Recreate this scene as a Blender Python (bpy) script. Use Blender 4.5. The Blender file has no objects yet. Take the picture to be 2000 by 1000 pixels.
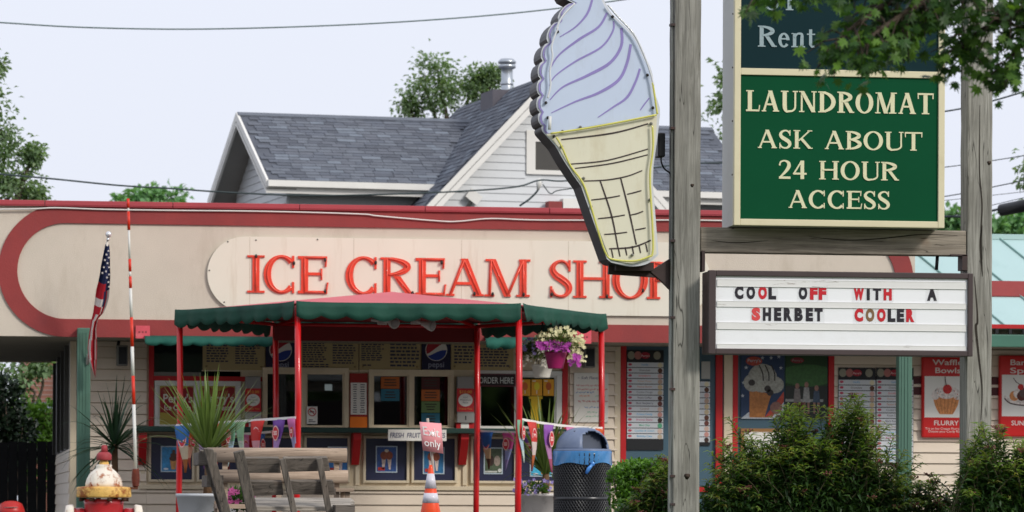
import bpy, math, random
import numpy as np
from mathutils import Vector, Matrix

random.seed(7)
rng = np.random.default_rng(11)
R_ = math.radians
SC = bpy.context.scene
COL = SC.collection

# ------------------------------------------------------------------ camera, sky, sun, exposure
FPX = 7500.0                       # focal length in pixels of a 2000 px wide picture
PHI = R_(8.1)                      # the lens looks 8 degrees to the right of the shop front's normal
ROLL = 0.004
HORIZON = 980.0
CAM = Vector((-42.9 * math.sin(PHI), -42.9 * math.cos(PHI), 0.42))
FWD = Vector((math.sin(PHI), math.cos(PHI), 0))
RGT0 = Vector((math.cos(PHI), -math.sin(PHI), 0))
UP0 = Vector((0, 0, 1))
RGT = RGT0 * math.cos(ROLL) + UP0 * math.sin(ROLL)
UPV = UP0 * math.cos(ROLL) - RGT0 * math.sin(ROLL)

cd = bpy.data.cameras.new("camera")
cam = bpy.data.objects.new("camera", cd)
COL.objects.link(cam)
m3 = Matrix((RGT, UPV, -FWD)).transposed()
cam.matrix_world = Matrix.Translation(CAM) @ m3.to_4x4()
cd.sensor_width = 36.0
cd.lens = FPX / 2000.0 * 36.0
cd.shift_y = (HORIZON - 500.0) / 2000.0
cd.clip_start = 0.5
cd.clip_end = 3000.0
cd.dof.use_dof = True
cd.dof.focus_distance = 29.0
cd.dof.aperture_fstop = 6.3
SC.camera = cam

SUN_AZ, SUN_EL = R_(40.0), R_(32.0)     # azimuth measured from the shop's outward normal towards the right
sun_dir = Vector((math.sin(SUN_AZ) * math.cos(SUN_EL), -math.cos(SUN_AZ) * math.cos(SUN_EL), math.sin(SUN_EL)))
world = bpy.data.worlds.new("World")
SC.world = world
world.use_nodes = True
wn, wl = world.node_tree.nodes, world.node_tree.links
wn.clear()
wo = wn.new("ShaderNodeOutputWorld")
bg = wn.new("ShaderNodeBackground")
sky = wn.new("ShaderNodeTexSky")
sky.sky_type = 'NISHITA'
sky.sun_disc = False
sky.sun_elevation = SUN_EL
sky.sun_rotation = math.atan2(sun_dir.x, sun_dir.y)
sky.dust_density = 6.0
sky.air_density = 1.0
sky.ozone_density = 1.0
mixw = wn.new("ShaderNodeMix")
mixw.data_type = 'RGBA'
mixw.inputs[0].default_value = 0.86          # thin bright cloud veils the blue sky evenly
mixw.inputs[7].default_value = (9.3, 9.7, 10.95, 1)
wl.new(sky.outputs[0], mixw.inputs[6])
wl.new(mixw.outputs[2], bg.inputs[0])
bg.inputs[1].default_value = 0.1
wl.new(bg.outputs[0], wo.inputs[0])

sl = bpy.data.lights.new("sun", 'SUN')
sl.energy = 2.15
sl.angle = R_(12.0)
sl.color = (1.0, 0.96, 0.90)
sun = bpy.data.objects.new("sun", sl)
COL.objects.link(sun)
sun.location = (20, -30, 40)
sun.rotation_euler = sun_dir.to_track_quat('Z', 'Y').to_euler()

SC.view_settings.view_transform = 'Standard'
SC.view_settings.look = 'None'
SC.view_settings.exposure = 0.0
SC.view_settings.gamma = 1.0
SC.view_settings.use_curve_mapping = False
SC.render.engine = 'CYCLES'
SC.cycles.use_denoising = True
SC.cycles.max_bounces = 6
SC.cycles.transparent_max_bounces = 12

# ------------------------------------------------------------------ helpers: real distances from bearings
def ray(x, y):
    return FWD * FPX + RGT * (x - 1000.0) + UPV * (HORIZON - y)
def P(x, y, Y):
    d = ray(x, y)
    return CAM + d * ((Y - CAM.y) / d.y)
def PX(x, Y, y=800):
    return P(x, y, Y).x
def PZ(y, Y, x=800):
    return P(x, y, Y).z
def PR(x0, y0, x1, y1, Y):            # rectangle on a plane parallel to the shop front -> X0, X1, Z0, Z1
    xm, ym = (x0 + x1) / 2, (y0 + y1) / 2
    return PX(x0, Y, ym), PX(x1, Y, ym), PZ(y1, Y, xm), PZ(y0, Y, xm)
def S(h):
    h = h.lstrip('#')
    c = [int(h[i:i + 2], 16) / 255 for i in (0, 2, 4)]
    return tuple(v / 12.92 if v <= .04045 else ((v + .055) / 1.055) ** 2.4 for v in c)

# ------------------------------------------------------------------ materials
MATS = {}
def _new(name):
    m = bpy.data.materials.new(name)
    m.use_nodes = True
    nt = m.node_tree
    for n in list(nt.nodes):
        if n.type != 'OUTPUT_MATERIAL':
            nt.nodes.remove(n)
    return m, nt, nt.nodes['Material Output']
def mixc(nt, fac, a, b, blend='MIX'):
    n = nt.nodes.new("ShaderNodeMix")
    n.data_type = 'RGBA'
    n.blend_type = blend
    for v, s in ((fac, 0), (a, 6), (b, 7)):
        if isinstance(v, (tuple, list)):
            n.inputs[s].default_value = (*v[:3], 1)
        elif isinstance(v, (int, float)):
            n.inputs[s].default_value = v
        else:
            nt.links.new(v, n.inputs[s])
    return n.outputs[2]
def ramp(nt, src, stops):
    r = nt.nodes.new("ShaderNodeValToRGB")
    e = r.color_ramp.elements
    while len(e) < len(stops):
        e.new(0.5)
    for el, (p, v) in zip(e, stops):
        el.position = p
        el.color = (v, v, v, 1) if isinstance(v, (int, float)) else (*v, 1)
    nt.links.new(src, r.inputs[0])
    return r.outputs[0]
def coords(nt, world_pos, stretch):
    if world_pos:
        c = nt.nodes.new("ShaderNodeNewGeometry").outputs['Position']
    else:
        c = nt.nodes.new("ShaderNodeTexCoord").outputs['Object']
    mp = nt.nodes.new("ShaderNodeMapping")
    mp.inputs['Scale'].default_value = stretch
    nt.links.new(c, mp.inputs[0])
    return mp.outputs[0]
def noise(nt, vec, scale, detail=5, rough=.6, dist=0):
    n = nt.nodes.new("ShaderNodeTexNoise")
    n.inputs['Scale'].default_value = scale
    n.inputs['Detail'].default_value = detail
    n.inputs['Roughness'].default_value = rough
    n.inputs['Distortion'].default_value = dist
    nt.links.new(vec, n.inputs['Vector'])
    return n.outputs[0]
def M(name, col, rough=.6, var=.12, scale=3, bump=0.0, bscale=60, metal=0, spec=.4, stretch=(1, 1, 1), wp=True,
      dirt=None, dirt_amt=.5, dirt_scale=1.2, dirt_stretch=(1, 1, 1), island=0.0, coat=0.0, trans=0.0, lo=.52, hi=.72):
    if name in MATS:
        return MATS[name]
    m, nt, out = _new(name)
    b = nt.nodes.new("ShaderNodeBsdfPrincipled")
    v = coords(nt, wp, stretch)
    n1 = noise(nt, v, scale)
    c = mixc(nt, ramp(nt, n1, [(.3, 0), (.7, 1)]), tuple(x * (1 - var) for x in col), tuple(min(1, x * (1 + var)) for x in col))
    if island:
        g = nt.nodes.new("ShaderNodeNewGeometry")
        c = mixc(nt, 1.0, c, ramp(nt, g.outputs['Random Per Island'], [(0, 1 - island), (1, 1 + island)]), 'MULTIPLY')
    if dirt is not None:
        v2 = coords(nt, wp, dirt_stretch)
        n2 = noise(nt, v2, dirt_scale, 8, .7)
        f = ramp(nt, n2, [(lo, 0), (hi, dirt_amt)])
        c = mixc(nt, f, c, dirt)
    nt.links.new(c, b.inputs['Base Color'])
    b.inputs['Roughness'].default_value = rough
    b.inputs['Metallic'].default_value = metal
    b.inputs['Specular IOR Level'].default_value = spec
    b.inputs['Coat Weight'].default_value = coat
    if bump:
        n3 = noise(nt, v, bscale, 4)
        bp = nt.nodes.new("ShaderNodeBump")
        bp.inputs['Strength'].default_value = bump
        bp.inputs['Distance'].default_value = 0.01
        nt.links.new(n3, bp.inputs['Height'])
        nt.links.new(bp.outputs[0], b.inputs['Normal'])
    sh = b.outputs[0]
    if trans:
        t = nt.nodes.new("ShaderNodeBsdfTranslucent")
        nt.links.new(c, t.inputs[0])
        mx = nt.nodes.new("ShaderNodeMixShader")
        mx.inputs[0].default_value = trans
        nt.links.new(sh, mx.inputs[1])
        nt.links.new(t.outputs[0], mx.inputs[2])
        sh = mx.outputs[0]
    nt.links.new(sh, out.inputs[0])
    MATS[name] = m
    return m
def leafmat(name, cols, trans=.35, rough=.45, pos_scale=1.0):
    if name in MATS:
        return MATS[name]
    m, nt, out = _new(name)
    b = nt.nodes.new("ShaderNodeBsdfPrincipled")
    g = nt.nodes.new("ShaderNodeNewGeometry")
    n = len(cols)
    c1 = ramp(nt, g.outputs['Random Per Island'], [(i / max(1, n - 1), c) for i, c in enumerate(cols)])
    n1 = noise(nt, coords(nt, True, (1, 1, 1)), pos_scale, 3)
    c = mixc(nt, 1.0, c1, ramp(nt, n1, [(.3, .7), (.7, 1.3)]), 'MULTIPLY')
    nt.links.new(c, b.inputs['Base Color'])
    b.inputs['Roughness'].default_value = rough
    b.inputs['Specular IOR Level'].default_value = .35
    t = nt.nodes.new("ShaderNodeBsdfTranslucent")
    tc = mixc(nt, 1.0, c, (1.5, 1.6, .6), 'MULTIPLY')
    nt.links.new(tc, t.inputs[0])
    mx = nt.nodes.new("ShaderNodeMixShader")
    mx.inputs[0].default_value = trans
    nt.links.new(b.outputs[0], mx.inputs[1])
    nt.links.new(t.outputs[0], mx.inputs[2])
    nt.links.new(mx.outputs[0], out.inputs[0])
    MATS[name] = m
    return m
def woodmat(name, c1, c2, axis='Z', rough=.85, stain=None, stain_amt=.6, seed=0.0, bump=.6):
    """weathered timber: long grain along one axis, checks and knots"""
    if name in MATS:
        return MATS[name]
    m, nt, out = _new(name)
    b = nt.nodes.new("ShaderNodeBsdfPrincipled")
    st = {'Z': (1, 1, .05), 'X': (.05, 1, 1), 'Y': (1, .05, 1)}[axis]
    tc = nt.nodes.new("ShaderNodeTexCoord").outputs['Object']
    oi = nt.nodes.new("ShaderNodeObjectInfo")
    ad = nt.nodes.new("ShaderNodeVectorMath"); ad.operation = 'ADD'
    nt.links.new(tc, ad.inputs[0])
    sc = nt.nodes.new("ShaderNodeVectorMath"); sc.operation = 'SCALE'
    cmb = nt.nodes.new("ShaderNodeCombineXYZ")
    for i in range(3):
        cmb.inputs[i].default_value = (3.1 + seed, 7.7 - seed, 5.3)[i]
    nt.links.new(cmb.outputs[0], sc.inputs[0]); nt.links.new(oi.outputs['Random'], sc.inputs[3])
    nt.links.new(sc.outputs[0], ad.inputs[1])
    mp = nt.nodes.new("ShaderNodeMapping"); mp.inputs['Scale'].default_value = st
    nt.links.new(ad.outputs[0], mp.inputs[0])
    grain = noise(nt, mp.outputs[0], 42, 8, .65, 1.2)
    wide = noise(nt, mp.outputs[0], 9, 5, .6, 2.2)
    blot = noise(nt, ad.outputs[0], 2.2, 4, .6)
    f = ramp(nt, grain, [(.33, 0), (.66, 1)])
    c = mixc(nt, f, c1, c2)
    c = mixc(nt, 1.0, c, ramp(nt, wide, [(.3, .62), (.5, 1.0), (.75, 1.18)]), 'MULTIPLY')
    c = mixc(nt, 1.0, c, ramp(nt, blot, [(.3, .82), (.7, 1.15)]), 'MULTIPLY')
    crack = noise(nt, mp.outputs[0], 14, 2, .4, .8)
    cf = ramp(nt, crack, [(.0, 0), (.492, 0), (.5, 1), (.508, 0), (1, 0)])
    c = mixc(nt, cf, c, tuple(x * .25 for x in c1))
    if stain:
        c = mixc(nt, ramp(nt, blot, [(.56, 0), (.7, stain_amt)]), c, stain)
    nt.links.new(c, b.inputs['Base Color'])
    b.inputs['Roughness'].default_value = rough
    b.inputs['Specular IOR Level'].default_value = .2
    bp = nt.nodes.new("ShaderNodeBump")
    bp.inputs['Strength'].default_value = bump
    bp.inputs['Distance'].default_value = .004
    nt.links.new(grain, bp.inputs['Height'])
    nt.links.new(bp.outputs[0], b.inputs['Normal'])
    nt.links.new(b.outputs[0], out.inputs[0])
    MATS[name] = m
    return m
def glassmat(name, tint=(.75, .8, .8), refl=.12, rough=.02):
    if name in MATS:
        return MATS[name]
    m, nt, out = _new(name)
    t = nt.nodes.new("ShaderNodeBsdfTransparent"); t.inputs[0].default_value = (*tint, 1)
    g = nt.nodes.new("ShaderNodeBsdfGlossy"); g.inputs['Roughness'].default_value = rough
    mx = nt.nodes.new("ShaderNodeMixShader"); mx.inputs[0].default_value = refl
    nt.links.new(t.outputs[0], mx.inputs[1]); nt.links.new(g.outputs[0], mx.inputs[2])
    nt.links.new(mx.outputs[0], out.inputs[0])
    MATS[name] = m
    return m

# ------------------------------------------------------------------ mesh building
ORG = {}
def tag(o, label=None, cat=None, group=None, kind=None):
    if label: o['label'] = label
    if cat: o['category'] = cat
    if group: o['group'] = group
    if kind: o['kind'] = kind
    return o
def empty(name, loc, label=None, cat=None, group=None, kind=None):
    o = bpy.data.objects.new(name, None)
    o.empty_display_size = .2
    COL.objects.link(o)
    o.location = loc
    ORG[o.name] = Vector(loc)
    return tag(o, label, cat, group, kind)
def mkobj(name, me, parent=None, org=None):
    o = bpy.data.objects.new(name, me)
    COL.objects.link(o)
    if parent is not None:
        o.parent = parent
        ORG[o.name] = ORG[parent.name]
    else:
        ORG[o.name] = Vector(org or (0, 0, 0))
        o.location = ORG[o.name]
    return o
class MB:
    def __init__(self):
        self.v, self.f, self.m, self.s = [], [], [], []
    def add(self, vs, fs, mi=0, smooth=False):
        o = len(self.v)
        self.v += [tuple(p) for p in vs]
        self.f += [tuple(i + o for i in f) for f in fs]
        self.m += [mi] * len(fs)
        self.s += [smooth] * len(fs)
        return self
    def box(self, x0, x1, y0, y1, z0, z1, mi=0):
        vs = [(x, y, z) for x in (x0, x1) for y in (y0, y1) for z in (z0, z1)]
        return self.add(vs, [(0, 1, 3, 2), (4, 6, 7, 5), (0, 4, 5, 1), (2, 3, 7, 6), (0, 2, 6, 4), (1, 5, 7, 3)], mi)
    def obox(self, c, ax, ay, az, mi=0):           # oriented box: centre and half axes
        c, ax, ay, az = Vector(c), Vector(ax), Vector(ay), Vector(az)
        vs = [c + ax * i + ay * j + az * k for i in (-1, 1) for j in (-1, 1) for k in (-1, 1)]
        return self.add(vs, [(0, 1, 3, 2), (4, 6, 7, 5), (0, 4, 5, 1), (2, 3, 7, 6), (0, 2, 6, 4), (1, 5, 7, 3)], mi)
    def bar(self, a, b, w, d, up=(0, 0, 1), mi=0):  # rectangular bar from a to b
        a, b = Vector(a), Vector(b)
        t = (b - a).normalized()
        n = t.cross(Vector(up))
        if n.length < 1e-4: n = t.cross(Vector((1, 0, 0)))
        n.normalize(); u = n.cross(t)
        return self.obox((a + b) / 2, (b - a) / 2, n * w / 2, u * d / 2, mi)
    def prism(self, poly, y0, y1, mi=0, msides=None):   # polygon in x,z extruded along y (front at y0)
        n = len(poly)
        vs = [(x, y0, z) for x, z in poly] + [(x, y1, z) for x, z in poly]
        self.add(vs, [tuple(range(n)), tuple(range(2 * n - 1, n - 1, -1))], mi)
        o = len(self.v) - 2 * n
        fs = [(i, i + n, (i + 1) % n + n, (i + 1) % n) for i in range(n)]
        self.f += [tuple(k + o for k in f) for f in fs]
        self.m += [mi if msides is None else msides] * n
        self.s += [False] * n
        return self
    def strip(self, pts, y0, y1, mi=0):            # ribbon: pts = [((xl,zl),(xr,zr))...] solid between y0 and y1
        n = len(pts)
        vs = []
        for y in (y0, y1):
            for l, r in pts:
                vs += [(l[0], y, l[1]), (r[0], y, r[1])]
        fs = []
        k = 2 * n
        for i in range(n - 1):
            a = 2 * i
            fs += [(a, a + 1, a + 3, a + 2), (k + a, k + a + 2, k + a + 3, k + a + 1),
                   (a, a + 2, k + a + 2, k + a), (a + 1, k + a + 1, k + a + 3, a + 3)]
        fs += [(0, k, k + 1, 1), (k - 2, k - 1, 2 * k - 1, 2 * k - 2)]
        return self.add(vs, fs, mi)
    def tube(self, pts, rad, n=8, mi=0, cap=True):
        pts = [Vector(p) for p in pts]
        if not isinstance(rad, (list, tuple)): rad = [rad] * len(pts)
        vs, fs = [], []
        prev = None
        for i, p in enumerate(pts):
            t = (pts[min(i + 1, len(pts) - 1)] - pts[max(i - 1, 0)])
            if t.length < 1e-9: t = Vector((0, 0, 1))
            t.normalize()
            if prev is None:
                a = Vector((0, 0, 1)) if abs(t.z) < .9 else Vector((1, 0, 0))
                u = t.cross(a).normalized()
            else:
                u = (prev - t * prev.dot(t))
                u = u.normalized() if u.length > 1e-6 else t.orthogonal().normalized()
            prev = u
            w = t.cross(u)
            for k in range(n):
                an = 2 * math.pi * k / n
                vs.append(p + (u * math.cos(an) + w * math.sin(an)) * rad[i])
        for i in range(len(pts) - 1):
            for k in range(n):
                a, b = i * n + k, i * n + (k + 1) % n
                fs.append((a, b, b + n, a + n))
        if cap:
            fs.append(tuple(range(n - 1, -1, -1)))
            fs.append(tuple(range((len(pts) - 1) * n, len(pts) * n)))
        return self.add(vs, fs, mi, True)
    def lathe(self, prof, c, n=24, mi=0, axis='Z', ripple=None):
        c = Vector(c)
        vs, fs = [], []
        for i, (r, h) in enumerate(prof):
            for k in range(n):
                a = 2 * math.pi * k / n
                rr = r * (1 + (ripple(a, i) if ripple else 0))
                q = (rr * math.cos(a), rr * math.sin(a), h)
                if axis == 'X': q = (h, q[0], q[1])
                if axis == 'Y': q = (q[0], h, q[1])
                vs.append(c + Vector(q))
        for i in range(len(prof) - 1):
            for k in range(n):
                a, b = i * n + k, i * n + (k + 1) % n
                fs.append((a, b, b + n, a + n))
        fs.append(tuple(range(n - 1, -1, -1)))
        fs.append(tuple(range((len(prof) - 1) * n, len(prof) * n)))
        return self.add(vs, fs, mi, True)
    def sphere(self, c, r, n=12, mi=0, sc=(1, 1, 1)):
        c = Vector(c)
        vs, fs = [], []
        m = max(4, n // 2)
        for i in range(m + 1):
            th = math.pi * i / m
            for k in range(n):
                a = 2 * math.pi * k / n
                vs.append(c + Vector((r * sc[0] * math.sin(th) * math.cos(a), r * sc[1] * math.sin(th) * math.sin(a), r * sc[2] * math.cos(th))))
        for i in range(m):
            for k in range(n):
                a, b = i * n + k, i * n + (k + 1) % n
                fs.append((a, a + n, b + n, b))
        return self.add(vs, fs, mi, True)
    def mesh(self, me, off, sc=1.0, mi=0, rot=None):     # merge a bpy mesh (text) given in x,z plane facing -y
        vs = [Vector(v.co) for v in me.vertices]
        if rot: vs = [rot @ v for v in vs]
        vs = [v * sc + Vector(off) for v in vs]
        return self.add(vs, [tuple(p.vertices) for p in me.polygons], mi)
    def build(self, name, mats, parent=None, org=None, bevel=0, auto=False, label=None):
        off = ORG[parent.name] if parent is not None else Vector(org or (0, 0, 0))
        me = bpy.data.meshes.new(name)
        me.from_pydata([(a - off.x, b - off.y, c - off.z) for a, b, c in self.v], [], self.f)
        if not isinstance(mats, (list, tuple)): mats = [mats]
        for mm in mats: me.materials.append(mm)
        me.polygons.foreach_set('material_index', self.m)
        me.polygons.foreach_set('use_smooth', self.s)
        me.update()
        o = mkobj(name, me, parent, org)
        if bevel:
            b = o.modifiers.new('bevel', 'BEVEL')
            b.width = bevel; b.segments = 2; b.limit_method = 'ANGLE'; b.angle_limit = R_(40)
        if label: o['label'] = label
        return o
TXT = {}
def textmesh(s, bold=0.0):
    """a mesh of the words in the built-in typeface, x right, z up, facing -y, centred, height of a capital = 1"""
    key = (s, bold)
    if key in TXT: return TXT[key]
    cu = bpy.data.curves.new('words', 'FONT')
    cu.body = s; cu.align_x = 'CENTER'; cu.size = 1.0; cu.offset = bold; cu.resolution_u = 3
    cu.fill_mode = 'FRONT'
    o = bpy.data.objects.new('words', cu)
    COL.objects.link(o)
    dg = bpy.context.evaluated_depsgraph_get()
    me = bpy.data.meshes.new_from_object(o.evaluated_get(dg))
    bpy.data.objects.remove(o)
    k = 1 / .729
    for v in me.vertices:
        x, y = v.co.x, v.co.y
        v.co = (x * k, 0, y * k)
    TXT[key] = me
    return me
def words(mb, s, x, y, z, h, mi=0, bold=0.0, wide=1.0, width=None, slant=0.0):
    me = textmesh(s, bold)
    xs = [v.co.x for v in me.vertices] or [0]
    w = (max(xs) - min(xs)) * h
    kx = (width / w if width else 1.0) * wide
    vs = [(x + (v.co.x * kx + v.co.z * slant) * h, y, z + v.co.z * h) for v in me.vertices]
    mb.add(vs, [tuple(p.vertices) for p in me.polygons], mi)
def arc(cx, cz, rx, rz, a0, a1, n):
    return [(cx + rx * math.cos(R_(a0 + (a1 - a0) * i / n)), cz + rz * math.sin(R_(a0 + (a1 - a0) * i / n))) for i in range(n + 1)]
def smooth(pts, k=6):
    """Catmull-Rom through tuples"""
    out = []
    n = len(pts)
    A = [np.array(p, float) for p in pts]
    for i in range(n - 1):
        p0, p1, p2, p3 = A[max(i - 1, 0)], A[i], A[i + 1], A[min(i + 2, n - 1)]
        for j in range(k):
            t = j / k
            out.append(tuple(.5 * ((2 * p1) + (-p0 + p2) * t + (2 * p0 - 5 * p1 + 4 * p2 - p3) * t * t + (-p0 + 3 * p1 - 3 * p2 + p3) * t ** 3)))
    out.append(tuple(A[-1]))
    return out
def ribbon(pts, widths):
    """centre line (x,z) and full widths -> left/right pairs"""
    out = []
    n = len(pts)
    for i, (x, z) in enumerate(pts):
        a, b = pts[max(i - 1, 0)], pts[min(i + 1, n - 1)]
        dx, dz = b[0] - a[0], b[1] - a[1]
        l = math.hypot(dx, dz) or 1
        w = widths[i] / 2
        out.append(((x - dz / l * w, z + dx / l * w), (x + dz / l * w, z - dx / l * w)))
    return out
def leaves(name, pos, dirs, nrm, ln, wd, mat, parent=None, org=None, fold=.25, droop=.15):
    """many small folded leaves as one mesh; arrays of base points, directions, normals, lengths, widths"""
    pos, dirs, nrm = (np.asarray(a, float) for a in (pos, dirs, nrm))
    N = len(pos)
    dirs = dirs / (np.linalg.norm(dirs, axis=1, keepdims=True) + 1e-9)
    side = np.cross(dirs, nrm); side /= (np.linalg.norm(side, axis=1, keepdims=True) + 1e-9)
    up = np.cross(side, dirs)
    L = np.broadcast_to(np.asarray(ln, float), (N,))[:, None]
    W = np.broadcast_to(np.asarray(wd, float), (N,))[:, None]
    mid = pos + dirs * L * .5 + up * L * .04
    tip = pos + dirs * L - up * L * droop
    l = mid + side * W * .5 + up * W * fold
    r = mid - side * W * .5 + up * W * fold
    V = np.stack([pos, r, mid, l, tip], 1).reshape(-1, 3)
    off = np.array(ORG[parent.name] if parent is not None else (org or (0, 0, 0)))
    V = V - off
    b = (np.arange(N) * 5)[:, None]
    T = np.array([[0, 1, 2], [1, 4, 2], [0, 2, 3], [2, 4, 3]])
    F = (b[:, :, None] + T[None]).reshape(-1, 3)
    me = bpy.data.meshes.new(name)
    me.vertices.add(len(V)); me.vertices.foreach_set('co', V.ravel())
    me.loops.add(F.size); me.loops.foreach_set('vertex_index', F.ravel())
    me.polygons.add(len(F)); me.polygons.foreach_set('loop_start', np.arange(len(F)) * 3)
    me.polygons.foreach_set('loop_total', np.full(len(F), 3))
    me.materials.append(mat)
    me.update(calc_edges=True)
    me.validate()
    return mkobj(name, me, parent, org)
def unit(n):
    v = rng.normal(size=(n, 3))
    return v / np.linalg.norm(v, axis=1, keepdims=True)
# ------------------------------------------------------------------ palette
CREAM = M("cream_paint", S('d6c7ab'), .55, .06, 2.5, dirt=S('9c8f7a'), dirt_amt=.35, dirt_scale=2.0)
SIDING = M("cream_vinyl_siding", S('decfbb'), .5, .05, 1.5, dirt=S('a99c88'), dirt_amt=.3, dirt_scale=1.6, dirt_stretch=(.4, 1, 1.5), bump=.1, bscale=25)
STUCCO = M("beige_stucco", S('ccc1b1'), .9, .04, 2.0, bump=.5, bscale=110, dirt=S('ab9e8a'), dirt_amt=.5, dirt_scale=1.8, dirt_stretch=(1.2, 1, .35))
MAROON = M("maroon_trim_paint", S('8e3533'), .6, .10, 2.2, bump=.25, bscale=60, dirt=S('7a3436'), dirt_amt=.6, dirt_scale=3.0, dirt_stretch=(1, 1, .5), lo=.48)
COPE = M("maroon_metal_coping", S('a8434a'), .45, .08, 1.5, dirt=S('8a363c'), dirt_amt=.4)
PLATE = M("ivory_sign_plate", S('dfd9c8'), .5, .03, 1.2, dirt=S('b5a184'), dirt_amt=.45, dirt_scale=2.2, dirt_stretch=(2.4, 1, .22), lo=.56, hi=.74)
REDP = M("glossy_red_paint", S('c01418'), .28, .06, 4, coat=.3)
REDT = M("red_window_trim", S('b5151a'), .5, .08, 4)
NEON = M("orange_red_enamel", S('e0452f'), .35, .06, 6, dirt=S('8d3a2a'), dirt_amt=.5, dirt_scale=7, coat=.2)
TUBE = M("glass_neon_tube_red", S('f0583f'), .12, .03, 6, coat=.6, spec=.6)
BLACKISH = M("dark_electrode_paint", S('2a2522'), .6, .2, 9)
DARKG = M("dark_green_paint", S('1c3a33'), .5, .1, 4)
POSTG = M("green_post_paint", S('4d7060'), .5, .08, 3, bump=.15, bscale=18, stretch=(8, 8, .25), dirt=S('38503f'), dirt_amt=.5, dirt_scale=2.5)
NAVY = M("navy_panel_paint", S('2b2f49'), .35, .08, 2.0, dirt=S('3a3f56'), dirt_amt=.4)
WHITEF = M("white_vinyl_frame", S('d9d8d2'), .4, .04, 3, dirt=S('a9a59a'), dirt_amt=.25)
SOFF = M("soffit_paint", S('8e8877'), .7, .08, 2)
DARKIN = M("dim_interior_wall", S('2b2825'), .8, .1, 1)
GLASS = glassmat("window_glass", (.55, .6, .6), .05)
BLUEG = M("slate_blue_panel", S('46616f'), .4, .06, 1.5)
BLACKP = M("black_plastic", S('17171a'), .45, .1, 5)
GREYP = M("grey_plastic", S('77766f'), .5, .08, 5)
PAPER = M("white_paper", S('e6e3dc'), .7, .03, 4)

# ------------------------------------------------------------------ ground
def sheet(name, x0, x1, y0, y1, z, mat, kind='structure'):
    mb = MB(); mb.add([(x0, y0, z), (x1, y0, z), (x1, y1, z), (x0, y1, z)], [(0, 1, 2, 3)])
    return tag(mb.build(name, mat), kind=kind)
ASPH = M("asphalt", (.055, .054, .052), .9, .25, 1.2, bump=.6, bscale=140)
CONC = M("concrete", (.17, .165, .155), .9, .15, .8, bump=.3, bscale=90, dirt=(.2, .19, .17), dirt_amt=.5)
TURF = M("turf", (.07, .11, .035), .9, .3, 3, bump=.8, bscale=60)
sheet("ground", -1500, 1500, -300, 2500, 0, ASPH)
sheet("grass_verge", -60, 60, -24.0, -15.0, .008, TURF)
mb = MB(); mb.box(-30, 12, -6.6, .3, -.05, .012)
tag(mb.build("pavement", CONC), kind='structure')
mb = MB(); mb.box(-60, 60, -15.0, -14.85, -.05, .12)
tag(mb.build("kerb", CONC), kind='structure')
sheet("sidewalk", -60, 60, -27.0, -24.2, .012, CONC)

# ------------------------------------------------------------------ the shop
YW, YF = 0.0, -1.0
shop = empty("ice_cream_shop", (PX(160, YW), YW, 0), "low cream shop with maroon-banded stucco fascia and serving windows", "building")
ZF0, ZF1 = PZ(663, YF, 700), PZ(401, YF, 700)
XFL, XFR = PX(-420, YF), PX(1786, YF)
# fascia and roof deck
mb = MB(); mb.box(XFL, XFR, YF, YF + .18, ZF0, ZF1 - .02)
fascia = mb.build("fascia", STUCCO, shop)
cz0 = PZ(410, YF, 700)
for k in range(9):                                  # coping in lengths with joints
    a = XFL + (XFR - XFL) * k / 9; b = XFL + (XFR - XFL) * (k + 1) / 9 - .006
    mb = MB(); mb.box(a, b, YF - .055, YF + .3, cz0, ZF1); mb.box(a, b, YF - .05, YF - .035, cz0 - .012, cz0 - .0)
    mb.build("coping", COPE, shop, bevel=.004)
cx0 = PX(128, YF, 540); cx1 = PX(1660, YF, 545)
zt, zb = PZ(406, YF, 700), ZF0 - .004
zi0, zi1 = PZ(629, YF, 700), PZ(444, YF, 700)
cz = (zi0 + zi1) / 2
ro_t, ro_b = zt - cz, cz - zb
ri = (zi1 - zi0) / 2
ring = []
n = 28
for i in range(n + 1):
    a = R_(90 + 180 * i / n); s, c = math.sin(a), math.cos(a)
    ro = ro_t if s >= 0 else ro_b
    ring.append(((cx0 + (ro_t + ro_b) / 2 * c, cz + ro * s), (cx0 + ri * c, cz + ri * s)))
for i in range(n + 1):
    a = R_(270 + 180 * i / n); s, c = math.sin(a), math.cos(a)
    ro = ro_t if s >= 0 else ro_b
    ring.append(((cx1 + (ro_t + ro_b) / 2 * c, cz + ro * s), (cx1 + ri * c, cz + ri * s)))
ring.append(ring[0])
mb = MB(); mb.strip(ring, YF - .022, YF + .01)
mb.build("fascia_band", MAROON, fascia)
mb = MB(); mb.box(XFL, PX(2300, YF), YF + .18, 7.2, ZF0 + .05, ZF0 + .3)
mb.build("roof_deck", SOFF, shop)
mb = MB(); mb.box(XFL, PX(1786, YF), YF + .01, -.002, ZF0 - .004, ZF0 + .05)
mb.build("soffit", SOFF, shop)
mb = MB(); mb.box(XFL, PX(137, 0) + .01, -.002, 6.4, ZF0 - .004, ZF0 + .05); mb.box(XFL, PX(100, 6.4), 6.4, 6.6, ZF0 - .005, ZF0 + .35)
mb.build("carport_ceiling", SOFF, shop)
mb = MB(); mb.box(XFL, PX(100, 6.4), 6.38, 6.4, ZF0 - .02, ZF0 + .1)
mb.build("carport_beam", CREAM, shop)
# conduit along the fascia
pts = smooth([(-60, 409), (60, 408), (110, 406), (200, 409), (330, 411), (520, 413), (700, 418), (740, 422), (860, 432), (900, 432), (960, 427), (1060, 430), (1300, 430), (1420, 431), (1700, 436)], 6)
mb = MB(); mb.tube([P(x, y, YF - .04) for x, y in pts], .009, 6)
tag(mb.build("conduit_cable", WHITEF, None, org=P(700, 420, YF)), "thin pale cable sagging along the top of the maroon fascia band", "cable")
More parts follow.
